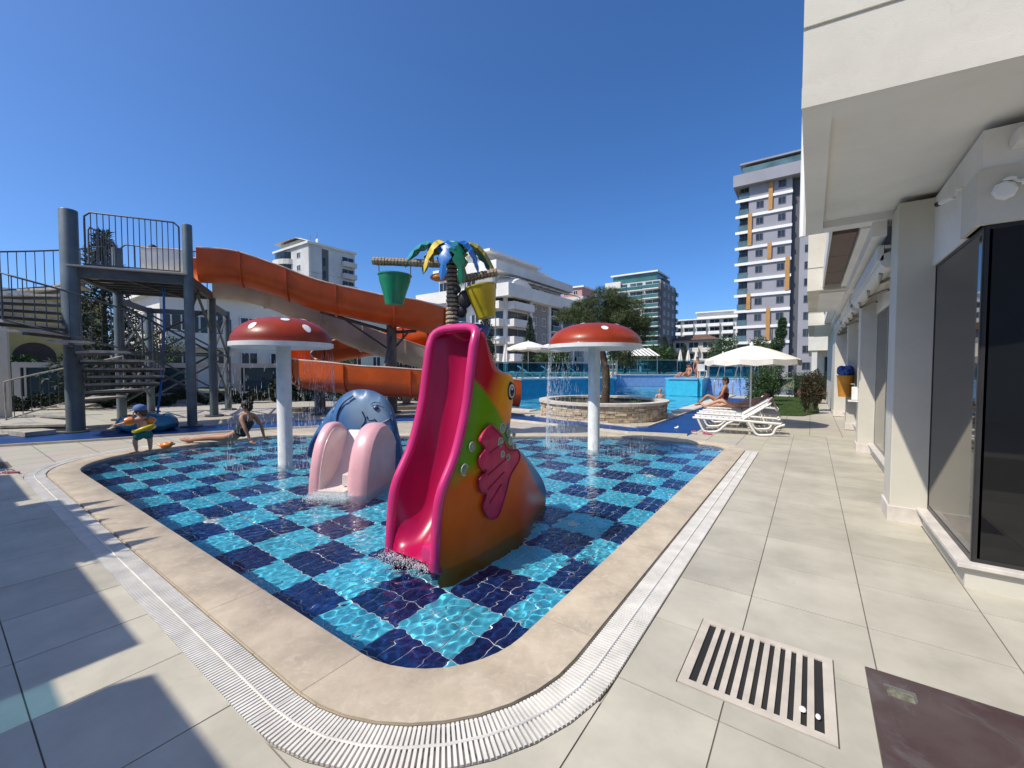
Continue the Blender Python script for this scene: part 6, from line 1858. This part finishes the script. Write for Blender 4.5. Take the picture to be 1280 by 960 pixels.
# ================================================================ LEFT BACKDROP: GLAZED SCREEN WALL, HEDGE
M_CRW = mat('cream_screen_paint', (0.46, 0.43, 0.37), 0.75, 0.08, 1.0)
M_SCG = glassy('screen_glass', (0.03, 0.09, 0.12), 0.93, 0.04, (0.015, 0.05, 0.075))
A0 = Vector((-24.6, 2.0, 0)); A1 = Vector((-20.2, 11.6, 0))
dA = (A1 - A0); LA = dA.length
scr = thing('screen_wall', 'cream framed screen wall with dark blue glass panels behind the tower', 'wall', A0, math.atan2(dA.y, dA.x))
k = 6; w_ = LA / k
for i in range(k):
    x0 = i * w_
    f_ = MB().box(x0, x0 + 0.22, -0.12, 0.12, 0, 1.75).box(x0 + 0.22, x0 + w_, -0.12, 0.12, 1.55, 1.75).box(x0 + 0.22, x0 + w_, -0.12, 0.12, 0, 0.45).build('frame', M_CRW, scr)
    if i != 3: MB().box(x0 + 0.22, x0 + w_, -0.02, 0.02, 0.45, 1.55).build('pane', M_SCG, f_)
    MB().box(x0 + 0.3, x0 + 0.36, -0.08, -0.03, 0.45, 1.55).box(x0 + w_ - 0.1, x0 + w_ - 0.04, -0.08, -0.03, 0.45, 1.55).build('mullion', M_CRW, f_)
pn = thing('cream_partition', 'tall plain cream partition panel at the foot of the spiral stair', 'wall', (-20.4, 0.95, 0), math.atan2(1.6, 0.65))
for i in range(3): MB().box(-2.4 + 1.0 * i, -1.42 + 1.0 * i, -0.06, 0.06, 0, 2.75).build('panel', M_CRW, pn)
for i in range(2): MB().box(-1.44 + 1.0 * i, -1.38 + 1.0 * i, -0.08, 0.08, 0, 2.78).build('cover_strip', M_CRW, pn)
MB().box(0.58, 0.66, -0.08, 0.08, 0, 2.78).build('cover_strip', M_CRW, pn)
hg = thing('low_hedge', 'low dark hedge in front of the cream screen wall', 'hedge', A0 + Vector((0.5, -0.2, 0)), math.atan2(dA.y, dA.x))
c = [(x * 0.3, rs.uniform(-0.9, -0.6), rs.uniform(0.15, 0.42), 0.26, 0.22, 0.2) for x in range(int(LA / 0.3))]
tag(foliage(c, 420, 0.09, 0.4).build('leaf_mass', M_SPRUCE, hg), kind='stuff')
hg2 = thing('dark_hedge', 'dark shrubbery under the left bend of the orange slide', 'hedge', (-18.2, 11.5, 0), 0.6)
tag(foliage([(rs.uniform(-3, 4), rs.uniform(-0.4, 0.4), rs.uniform(0.2, 1.0), 0.35, 0.3, 0.3) for k in range(70)], 300, 0.09, 0.4).build('leaf_mass', M_SPRUCE, hg2), kind='stuff')
# white benches / kerb behind slide
for (x, y, rz, L_) in ((-13.0, 11.0, 0.9, 2.4),):
    pass
dn = thing('timber_deck_edge', 'grey timber step running below the slide flumes', 'step', (-13.2, 9.0, 0), 0.85)
for i in range(5): MB().box(-2.4, 2.6, i * 0.15, i * 0.15 + 0.14, 0, 0.11).build('plank', mat('grey_timber', (0.17, 0.14, 0.12), 0.8, 0.2, 4), dn)

# ================================================================ DECK GRATE, HATCH, SMALL THINGS
gt = thing('drain_grate', 'cast beige drain grate with eleven slots set in the deck', 'grate', (0, 0, 0))
M_GRT = mat('grate_resin', (0.55, 0.495, 0.415), 0.6, 0.1, 6, 0.05, 80)
M_HOLE = mat('drain_hole', (0.02, 0.02, 0.02), 0.9)
x0, x1, y0, y1 = GRATE
MB().box(x0 + 0.006, x1 - 0.006, y0 + 0.006, y1 - 0.006, -0.0108, -0.0045).build('pit', M_HOLE, gt)
e = 0.006; bw = 0.042
xi0, xi1, yi0, yi1 = x0 + e + bw, x1 - e - bw, y0 + e + bw, y1 - e - bw
MB().box(x0 + e, x1 - e, y0 + e, yi0, -0.004, 0.004).box(x0 + e, x1 - e, yi1, y1 - e, -0.004, 0.004).box(x0 + e, xi0, yi0, yi1, -0.004, 0.004).box(xi1, x1 - e, yi0, yi1, -0.004, 0.004).build('frame', M_GRT, gt)
n = 11; pw = (xi1 - xi0) / n
for i in range(n - 1):
    c_ = xi0 + pw * (i + 1)
    MB().box(c_ - pw * 0.27, c_ + pw * 0.27, yi0, yi1, -0.004, 0.0038).build('bar', M_GRT, gt)
MB().ell((0.0, 2.2, 0.006), 0.014, 0.02, 0.006, 10, 6).build('pebble', M_WHITE, gt)
MB().ell((0.055, 2.19, 0.006), 0.01, 0.018, 0.006, 10, 6).build('pebble', M_WHITE, gt)
ht = thing('steel_hatch', 'stained brown steel access hatch with recessed handle', 'hatch', (0, 0, 0))
M_HATCH = mat('stained_steel', (0.13, 0.10, 0.095), 0.42, 0.25, 2.2, 0.05, 50, c2=(0.075, 0.04, 0.04), metal=0.25)
add_stains(M_HATCH, 0.5, 0.72, 3.2, (0.20, 0.19, 0.18), 0.7)
x0, x1, y0, y1 = PLATE
MB().box(x0 + 0.004, x1 - 0.004, y0 + 0.004, y1 - 0.004, -0.0105, 0.0012).build('cover', M_HATCH, ht)
MB().box(0.318, 0.412, 2.53, 2.592, 0.0016, 0.0046).build('handle_plate', mat('handle_steel', (0.34, 0.33, 0.24), 0.5, 0.3, 40, metal=0.5), ht)
MB().box(0.31, 0.42, 2.594, 2.605, 0.0016, 0.009).box(0.413, 0.421, 2.54, 2.594, 0.0016, 0.009).build('handle_lip', M_METAL, ht)
MB().box(0.325, 0.331, 1.82, 2.52, 0.0016, 0.003).build('weld_line', M_HATCH, ht)
def flipflop(loc, rz, c, label, grp=None):
    r_ = thing('flip_flop', label, 'sandal', loc, rz, grp)
    pts = [(0.045 * (0.8 if a < 0 else 1) * math.cos(t) + 0, 0.125 * math.sin(t)) for t in [2 * math.pi * i / 18 for i in range(18)] for a in [math.sin(t)]]
    MB().prism(pts, 0, 0.02).build('sole', mat('sole_' + c[0], c[1], 0.6), r_)
    MB().tube(crom([(-0.045, -0.0, 0.018), (-0.03, 0.04, 0.05), (0, 0.08, 0.02)], 4), 0.008, 6).tube(crom([(0.045, 0.0, 0.018), (0.03, 0.04, 0.05), (0, 0.08, 0.02)], 4), 0.008, 6).build('strap', mat('strap_' + c[0], c[2], 0.5), r_)
flipflop((-1.92, 10.45, 0), 1.2, ('pink', (0.6, 0.06, 0.2), (0.7, 0.15, 0.3)), 'hot pink flip-flop lying under the towel lounger')
flipflop((-2.2, 10.42, 0), 0.6, ('pale', (0.6, 0.5, 0.5), (0.6, 0.1, 0.2)), 'pale flip-flop with pink strap beside the channel')
flipflop((-9.35, 0.70, 0), 2.2, ('wine', (0.35, 0.1, 0.12), (0.5, 0.4, 0.4)), 'wine red sandal on the shaded deck edge')
flipflop((-9.5, 0.55, 0), 1.9, ('wine2', (0.35, 0.1, 0.12), (0.5, 0.4, 0.4)), 'dark sandal lying next to the wine red one')
o = MB().ell((0, 0, 0.02), 0.05, 0.04, 0.025, 10, 6).ell((0.03, 0.02, 0.05), 0.03, 0.02, 0.02, 8, 5).build('tissue', M_WHITE, None, loc=(-2.72, 10.9, 0.004))
tag(o, 'crumpled white tissue lying on the blue channel', 'tissue')

# ================================================================ PEOPLE
def skin(name, verts, edges, radii, m_, parent=None, loc=(0, 0, 0), rotz=0, sub=2, extra=None):
    me = bpy.data.meshes.new(name)
    me.from_pydata(verts, edges, [])
    o = bpy.data.objects.new('tmp', me); col.objects.link(o)
    md = o.modifiers.new('s', 'SKIN')
    md.use_smooth_shade = True; md.branch_smoothing = 0.4
    sv = me.skin_vertices[0].data
    for i, r_ in enumerate(radii):
        sv[i].radius = r_ if isinstance(r_, tuple) else (r_, r_)
        sv[i].use_root = (i == 0)
    ss_ = o.modifiers.new('u', 'SUBSURF'); ss_.levels = sub; ss_.render_levels = sub
    dg = bpy.context.evaluated_depsgraph_get(); dg.update()
    out = bpy.data.meshes.new_from_object(o.evaluated_get(dg))
    bpy.data.objects.remove(o)
    if extra is not None:
        bm = bmesh.new(); bm.from_mesh(out)
        tmp = bpy.data.meshes.new('x'); tmp.from_pydata(extra.v, [], extra.f); bm.from_mesh(tmp)
        bmesh.ops.recalc_face_normals(bm, faces=bm.faces)
        bm.to_mesh(out); bm.free()
    out.materials.clear(); out.materials.append(m_)
    out.shade_smooth(); out.name = name
    return link(name, out, parent, loc, rotz)
M_SKIN = mat('tanned_skin', (0.40, 0.20, 0.125), 0.55, 0.08, 8)
M_SKINL = mat('light_skin', (0.52, 0.29, 0.2), 0.55, 0.08, 8)
M_HAIR = mat('dark_hair', (0.018, 0.013, 0.011), 0.6, 0.3, 40)
def chain(pts):
    return [Vector(p) for p in pts]
def hand(mb, wrist, d, up, s=1.0):
    """palm, four fingers, thumb added to a builder"""
    w = Vector(wrist); d = Vector(d).normalized(); up = Vector(up); sd = d.cross(up).normalized(); up = sd.cross(d)
    mb.tube([w - d * 0.01 * s, w + d * 0.03 * s, w + d * 0.07 * s], [0.02 * s, 0.032 * s, 0.034 * s], 8)
    for k, l in enumerate((0.062, 0.072, 0.068, 0.052)):
        o_ = w + d * 0.07 * s + sd * (k - 1.5) * 0.018 * s
        mb.tube([o_, o_ + d * l * 0.5 * s + up * -0.004 * s, o_ + d * l * 0.95 * s + up * -0.02 * s], [0.0092 * s, 0.0088 * s, 0.006 * s], 6)
    o_ = w + d * 0.02 * s - sd * 0.028 * s
    mb.tube([o_, o_ - sd * 0.025 * s + d * 0.025 * s, o_ - sd * 0.03 * s + d * 0.055 * s], [0.011 * s, 0.0095 * s, 0.007 * s], 6)
def foot(mb, ankle, d, s=1.0, up=(0, 0, 1)):
    a = Vector(ankle); d = Vector(d).normalized(); up = Vector(up)
    mb.tube([a - d * 0.045 * s - up * 0.035 * s, a + d * 0.02 * s - up * 0.03 * s, a + d * 0.1 * s - up * 0.045 * s, a + d * 0.155 * s - up * 0.05 * s], [0.028 * s, 0.036 * s, 0.032 * s, 0.016 * s], 9)
def face(head, c, d, s, hair_m, hair=True, up=Vector((0, 0, 1)), cap=None):
    """eyes, nose, mouth, ears and hair as children of the body"""
    d = Vector(d).normalized(); sd = d.cross(up).normalized(); c = Vector(c); up2 = sd.cross(d)
    for t in (-1, 1): MB().ell(c + d * 0.088 * s + sd * t * 0.032 * s + up2 * 0.005, 0.012 * s, 0.012 * s, 0.008 * s, 8, 6).build('eye', mat('eye_dark', (0.02, 0.015, 0.012), 0.3), head, smooth=60)
    MB().tube([c + d * 0.092 * s + up2 * 0.0, c + d * 0.112 * s - up2 * 0.03 * s, c + d * 0.09 * s - up2 * 0.038 * s], [0.008 * s, 0.014 * s, 0.01 * s], 6).build('nose', head.data.materials[0], head, smooth=60)
    MB().tube([c + d * 0.085 * s - up2 * 0.062 * s - sd * 0.025 * s, c + d * 0.094 * s - up2 * 0.064 * s, c + d * 0.085 * s - up2 * 0.062 * s + sd * 0.025 * s], 0.006 * s, 6).build('mouth', mat('lip', (0.3, 0.09, 0.07), 0.5), head, smooth=60)
    for t in (-1, 1): MB().ell(c + sd * t * 0.083 * s - up2 * 0.01 * s, 0.016 * s, 0.02 * s, 0.03 * s, 8, 6).build('ear', head.data.materials[0], head, smooth=60)
    if hair:
        mb = MB().ell(c - d * 0.018 * s + up2 * 0.03 * s, 0.1 * s, 0.1 * s, 0.105 * s, 16, 10).ell(c - d * 0.06 * s - up2 * 0.02 * s, 0.075 * s, 0.075 * s, 0.09 * s, 12, 8)
        mb.build('hair', hair_m, head, smooth=60)

# ---- woman seated at the pool edge: local frame, x = camera right, y = away
def person_root(label, loc, rotz=YAW):
    return thing('person', label, 'person', loc, rotz)
W = person_root('seated bather in a dark swimsuit leaning back on her hands at the pool edge', (-9.52, 3.56, 0.0))
hip = Vector((0.12, 0.05, 0.13)); chest = Vector((0.27, 0.12, 0.42)); neck = Vector((0.285, 0.13, 0.60)); hd_ = Vector((0.26, 0.12, 0.73))
vs = [hip, (0.19, 0.08, 0.27), chest, (0.285, 0.13, 0.53), neck, (0.265, 0.125, 0.70), (0.262, 0.12, 0.77),
      (0.26, -0.05, 0.53), (0.37, -0.10, 0.32), (0.46, -0.09, 0.10), (0.47, -0.09, 0.05),
      (0.31, 0.30, 0.53), (0.42, 0.36, 0.32), (0.47, 0.36, 0.10), (0.48, 0.36, 0.05),
      (0.02, -0.03, 0.115), (-0.37, -0.05, 0.12), (-0.76, -0.02, 0.075), (-0.82, -0.02, 0.065),
      (0.02, 0.15, 0.115), (-0.36, 0.11, 0.11), (-0.77, 0.07, 0.075), (-0.83, 0.07, 0.065)]
ed = [(0, 1), (1, 2), (2, 3), (3, 4), (4, 5), (5, 6), (3, 7), (7, 8), (8, 9), (9, 10), (3, 11), (11, 12), (12, 13), (13, 14), (0, 15), (15, 16), (16, 17), (17, 18), (0, 19), (19, 20), (20, 21), (21, 22)]
rd = [(0.12, 0.15), (0.105, 0.125), (0.115, 0.15), (0.09, 0.13), 0.048, 0.085, 0.08, 0.052, 0.038, 0.027, 0.025, 0.052, 0.038, 0.027, 0.025, 0.095, 0.062, 0.04, 0.034, 0.095, 0.062, 0.04, 0.034]
ex = MB()
hand(ex, (0.47, -0.09, 0.04), (0.8, -0.2, -0.1), (0, 0, 1)); hand(ex, (0.48, 0.36, 0.04), (0.8, 0.2, -0.1), (0, 0, 1))
foot(ex, (-0.82, -0.02, 0.07), (-0.85, -0.1, 0.4), 1.0, (0.4, 0, 0.8)); foot(ex, (-0.83, 0.07, 0.07), (-0.85, 0.1, 0.4), 1.0, (0.4, 0, 0.8))
wb_ = skin('body', [tuple(v) for v in vs], ed, rd, M_SKIN, W, extra=ex)
face(wb_, (0.255, 0.12, 0.735), (-0.9, -0.25, -0.05), 1.0, M_HAIR)
MB().ell((0.35, 0.15, 0.80), 0.045, 0.045, 0.045, 10, 8).build('hair_bun', M_HAIR, W, smooth=60)
M_SUIT = mat('dark_swimsuit', (0.018, 0.03, 0.03), 0.6, 0.2, 20)
skin('swimsuit', [tuple(hip), (0.19, 0.08, 0.27), tuple(chest), (0.283, 0.128, 0.48)], [(0, 1), (1, 2), (2, 3)], [(0.135, 0.168), (0.118, 0.14), (0.13, 0.166), (0.1, 0.12)], M_SUIT, W)
for y in (0.03, 0.22): MB().tube(crom([(0.17, y, 0.48), (0.25, y + 0.01, 0.57), (0.37, y, 0.48)], 4), 0.012, 6).build('strap', M_SUIT, W, smooth=60)
# ---- child with arm bands and cap
K = person_root('small child in a blue cap with orange armbands and green shorts', (-9.68, 2.26, 0.0))
s = 1.0
vs = [(0.0, 0.0, 0.40), (-0.01, 0, 0.50), (-0.035, 0, 0.58), (-0.05, 0, 0.635), (-0.055, 0, 0.665), (-0.06, 0, 0.73), (-0.06, 0, 0.80),
      (-0.06, -0.095, 0.60), (-0.17, -0.16, 0.56), (-0.27, -0.20, 0.53), (-0.29, -0.205, 0.525),
      (-0.03, 0.095, 0.60), (0.05, 0.14, 0.53), (-0.03, 0.10, 0.46), (-0.05, 0.09, 0.455),
      (-0.03, -0.065, 0.36), (-0.10, -0.07, 0.22), (-0.075, -0.07, 0.07), (-0.075, -0.07, 0.055),
      (0.03, 0.065, 0.36), (0.05, 0.07, 0.21), (0.06, 0.06, 0.06), (0.06, 0.06, 0.05)]
ed = [(0, 1), (1, 2), (2, 3), (3, 4), (4, 5), (5, 6), (3, 7), (7, 8), (8, 9), (9, 10), (3, 11), (11, 12), (12, 13), (13, 14), (0, 15), (15, 16), (16, 17), (17, 18), (0, 19), (19, 20), (20, 21), (21, 22)]
rd = [(0.085, 0.1), (0.08, 0.09), (0.078, 0.095), (0.06, 0.085), 0.034, 0.078, 0.07, 0.034, 0.026, 0.02, 0.018, 0.034, 0.026, 0.02, 0.018, 0.06, 0.042, 0.028, 0.025, 0.06, 0.042, 0.028, 0.025]
ex = MB()
hand(ex, (-0.29, -0.205, 0.525), (-0.9, -0.3, -0.2), (0, 0, 1), 0.6); hand(ex, (-0.05, 0.09, 0.455), (-0.9, -0.1, -0.2), (0, 0, 1), 0.6)
foot(ex, (-0.075, -0.07, 0.055), (-0.9, -0.3, 0), 0.66); foot(ex, (0.06, 0.06, 0.05), (-0.8, -0.5, 0), 0.66)
kb = skin('body', [tuple(v) for v in vs], ed, rd, M_SKINL, K, extra=ex)
face(kb, (-0.062, 0, 0.735), (-0.85, -0.45, -0.15), 0.86, mat('brown_hair', (0.1, 0.06, 0.03), 0.7), True)
mb = MB().lathe([(0.098, 0.0), (0.1, 0.03), (0.085, 0.075), (0.045, 0.1), (0.0, 0.108)], 18, (-0.055, 0, 0.765), cap=False)
mb.add([(-0.13, 0.02, 0.775), (-0.16, -0.05, 0.765), (-0.13, -0.10, 0.775), (-0.2, 0.02, 0.75), (-0.23, -0.065, 0.742), (-0.185, -0.125, 0.75)], [(0, 1, 4, 3), (1, 2, 5, 4), (3, 4, 1, 0), (4, 5, 2, 1)])
mb.build('cap', mat('cap_blue_cloth', (0.10, 0.17, 0.36), 0.8, 0.1, 20), K, smooth=50)
skin('shorts', [(0, 0, 0.43), (0, 0, 0.37), (-0.045, -0.068, 0.30), (-0.08, -0.07, 0.245), (0.035, 0.067, 0.29), (0.045, 0.07, 0.235)], [(0, 1), (1, 2), (2, 3), (1, 4), (4, 5)], [(0.1, 0.108), (0.105, 0.115), 0.075, 0.068, 0.075, 0.068], mat('green_shorts', (0.015, 0.14, 0.13), 0.8, 0.1, 20), K)
M_BAND = mat('armband_orange', (0.75, 0.22, 0.03), 0.3, 0.1, 10, coat=0.3)
mb = MB().lathe([(0.03, -0.06), (0.065, -0.055), (0.078, 0), (0.065, 0.055), (0.03, 0.06)], 14, cap=False)
q = Vector((-0.9, -0.5, -0.2)).to_track_quat('Z', 'Y').to_matrix()
mb2 = MB(); mb2.v = [tuple(q @ Vector(v) + Vector((-0.125, -0.13, 0.585))) for v in mb.v]; mb2.f = mb.f; mb2.mi = mb.mi
mb2.build('armband', M_BAND, K, smooth=60)
q = Vector((0.6, 0.4, -0.6)).to_track_quat('Z', 'Y').to_matrix()
mb2 = MB(); mb2.v = [tuple(q @ Vector(v) + Vector((0.025, 0.13, 0.555))) for v in mb.v]; mb2.f = mb.f; mb2.mi = mb.mi
mb2.build('armband', M_BAND, K, smooth=60)
mb = MB().tube(crom([(-0.09, -0.1, 0.40), (0.0, -0.13, 0.41), (0.1, -0.1, 0.45), (0.15, 0.0, 0.48), (0.1, 0.1, 0.46), (0.0, 0.12, 0.42)], 4), 0.035, 8)
mb.build('swim_belt', mat('belt_yellow', (0.65, 0.5, 0.02), 0.35, 0.1, 10), K, smooth=60)
# toy on the ground beside the child
ty = thing('bath_toy', 'small orange pool toy lying by the child on the deck', 'toy', (-9.86, 2.62, 0), YAW)
MB().ell((0, 0, 0.06), 0.11, 0.07, 0.06, 14, 8).ell((0.08, 0.01, 0.09), 0.05, 0.045, 0.045, 10, 7).build('body', M_BAND, ty, smooth=60)
MB().ell((0.14, 0.01, 0.085), 0.03, 0.02, 0.018, 8, 6).build('beak', mat('toy_dark', (0.08, 0.04, 0.03), 0.5), ty, smooth=60)
MB().tube([(-0.09, 0, 0.06), (-0.15, 0.0, 0.09)], [0.03, 0.012], 8).build('tail', M_BAND, ty, smooth=60)

def simple_person(label, loc, rotz, pose, skin_m, suit=None, suit_chain=None, hair_m=M_HAIR, head_at=None, look=(0, -1, 0), feet=True, hands=True):
    r_ = person_root(label, loc, rotz)
    vs, ed, rd = pose
    ex = MB()
    if hands:
        for a, b in ((8, 9), (11, 12)):
            if b < len(vs): hand(ex, vs[b], Vector(vs[b]) - Vector(vs[a]), (0, 0, 1) if abs((Vector(vs[b]) - Vector(vs[a])).normalized().z) < 0.9 else (1, 0, 0))
    if feet and len(vs) > 17:
        for a, b in ((14, 15), (17, 18)):
            d = Vector(vs[b]) - Vector(vs[a]); foot(ex, vs[b], Vector((look[0], look[1], 0)) if d.normalized().z < -0.6 else d + Vector((0, 0, 0.6)))
    b_ = skin('body', [tuple(v) for v in vs], ed, rd, skin_m, r_, extra=ex)
    face(b_, head_at or vs[5], look, 0.95, hair_m)
    if suit:
        skin('swimwear', [tuple(v) for v in suit_chain[0]], suit_chain[1], suit_chain[2], suit, r_)
    return r_
def pose(hip, chest, neck, head, la, ra, ll, rl):
    """la/ra: shoulder, elbow, wrist; ll/rl: hip, knee, ankle"""
    mid = (Vector(hip) + Vector(chest)) / 2; top = Vector(head) + (Vector(head) - Vector(neck)).normalized() * 0.06
    vs = [hip, mid, chest, tuple(Vector(chest).lerp(Vector(neck), 0.6)), neck, head, tuple(top)] + list(la) + list(ra) + list(ll) + list(rl)
    ed = [(0, 1), (1, 2), (2, 3), (3, 4), (4, 5), (5, 6), (3, 7), (7, 8), (8, 9), (3, 10), (10, 11), (11, 12), (0, 13), (13, 14), (14, 15), (0, 16), (16, 17), (17, 18)]
    rd = [(0.12, 0.15), (0.11, 0.13), (0.12, 0.15), (0.09, 0.12), 0.05, 0.088, 0.08, 0.05, 0.038, 0.026, 0.05, 0.038, 0.026, 0.085, 0.058, 0.036, 0.085, 0.058, 0.036]
    return vs, ed, rd
sit = pose((0, 0, 0.12), (0.08, 0.02, 0.45), (0.09, 0.02, 0.62), (0.07, 0.01, 0.76), [(0.06, -0.17, 0.55), (0.0, -0.24, 0.34), (-0.15, -0.2, 0.2)], [(0.08, 0.2, 0.55), (0.02, 0.27, 0.34), (-0.12, 0.22, 0.2)], [(-0.05, -0.08, 0.11), (-0.4, -0.12, 0.32), (-0.62, -0.12, 0.06)], [(-0.05, 0.1, 0.11), (-0.42, 0.14, 0.3), (-0.65, 0.14, 0.06)])
lie = pose((0, 0, 0.1), (0.42, 0, 0.22), (0.58, 0, 0.34), (0.68, 0, 0.43), [(0.5, -0.18, 0.28), (0.28, -0.26, 0.12), (0.05, -0.22, 0.12)], [(0.5, 0.18, 0.28), (0.28, 0.27, 0.14), (0.08, 0.2, 0.16)], [(-0.06, -0.09, 0.09), (-0.45, -0.1, 0.24), (-0.85, -0.1, 0.06)], [(-0.06, 0.09, 0.09), (-0.46, 0.1, 0.08), (-0.9, 0.1, 0.06)])
stand = pose((0, 0, 0.9), (0, 0, 1.22), (0, 0, 1.45), (0, 0, 1.6), [(-0.19, 0, 1.38), (-0.26, 0, 1.1), (-0.24, -0.08, 0.86)], [(0.19, 0, 1.38), (0.26, 0, 1.1), (0.24, -0.08, 0.86)], [(-0.09, 0, 0.86), (-0.1, -0.02, 0.48), (-0.11, 0, 0.08)], [(0.09, 0, 0.86), (0.1, -0.02, 0.48), (0.11, 0, 0.08)])
trunk_suit = ([(0, 0, 0.13), (0.02, 0, 0.2)], [(0, 1)], [(0.135, 0.165), (0.125, 0.15)])
M_RSW = mat('maroon_swimwear', (0.13, 0.02, 0.025), 0.7); M_YSW = mat('ochre_swimwear', (0.5, 0.3, 0.05), 0.7); M_BSW = mat('navy_swimwear', (0.02, 0.03, 0.1), 0.7)
simple_person('bather in maroon sitting upright on a lounger under the parasol', (-2.2, 14.15, 0.375), 0.1, sit, M_SKIN, M_RSW, ([(0, 0, 0.13), (0.04, 0.01, 0.3), (0.08, 0.02, 0.46)], [(0, 1), (1, 2)], [(0.135, 0.165), (0.125, 0.15), (0.132, 0.165)]), look=(-0.8, -0.6, 0))
simple_person('bather with a cap lying back on a lounger beside the parasol pole', (-1.62, 13.15, 0.375), 0.08, lie, M_SKINL, M_YSW, ([(0, 0, 0.11), (0.1, 0, 0.13)], [(0, 1)], [(0.135, 0.165), (0.125, 0.15)]), look=(-0.7, -0.3, 0.6))
simple_person('rider sitting at the top of the orange slide with arms on the rims', (-14.75, 3.85, PZ + 0.1), math.atan2(U.y, U.x) + math.pi, sit, M_SKIN, M_RSW, trunk_suit, look=(-0.9, 0.2, 0))
simple_person('swimmer with light hair standing chest deep near the cyan wall', (-6.4, 22.3, -1.25), YAW, stand, M_SKINL, M_BSW, ([(0, 0, 0.93), (0, 0, 0.84)], [(0, 1)], [(0.135, 0.165), (0.13, 0.16)]), mat('fair_hair', (0.3, 0.2, 0.1), 0.7), look=(-0.3, -0.9, 0))
simple_person('dark haired swimmer with only head and shoulders out by the planter', (-6.9, 18.6, -1.42), YAW + 0.5, stand, M_SKIN, M_BSW, ([(0, 0, 0.93), (0, 0, 0.84)], [(0, 1)], [(0.135, 0.165), (0.13, 0.16)]), look=(-0.3, -0.9, 0))
simple_person('second dark haired swimmer close beside the first by the planter', (-7.35, 18.9, -1.45), YAW - 0.4, stand, M_SKINL, M_RSW, ([(0, 0, 0.93), (0, 0, 0.84)], [(0, 1)], [(0.135, 0.165), (0.13, 0.16)]), look=(-0.3, -0.9, 0))
simple_person('bather in maroon sitting on the cyan pool block', (-6.1, 27.2, TZ), YAW + 0.3, sit, M_SKIN, M_RSW, trunk_suit, look=(-0.8, -0.5, 0))
simple_person('bather in navy sitting behind others on the cyan pool block', (-6.5, 28.4, TZ), YAW - 0.3, sit, M_SKIN, M_BSW, trunk_suit, look=(-0.8, -0.5, 0))
simple_person('bather standing beside a white chair on the cyan pool block', (-5.9, 28.6, TZ - 0.4), YAW, stand, M_SKIN, M_RSW, ([(0, 0, 0.93), (0, 0, 0.84)], [(0, 1)], [(0.135, 0.165), (0.13, 0.16)]), look=(-0.3, -0.9, 0))
wc = thing('plastic_chair', 'white plastic chair on the cyan pool block', 'chair', (-5.5, 28.0, TZ), 0.5)
MB().box(-0.22, 0.22, -0.22, 0.22, 0.4, 0.44).build('seat', M_LNG, wc, bevel=0.01)
MB().box(-0.22, 0.22, 0.2, 0.24, 0.44, 0.85).build('backrest', M_LNG, wc, bevel=0.01)
for x in (-0.2, 0.2):
    for y in (-0.2, 0.2): MB().box(x - 0.02, x + 0.02, y - 0.02, y + 0.02, 0, 0.4).build('leg', M_LNG, wc)
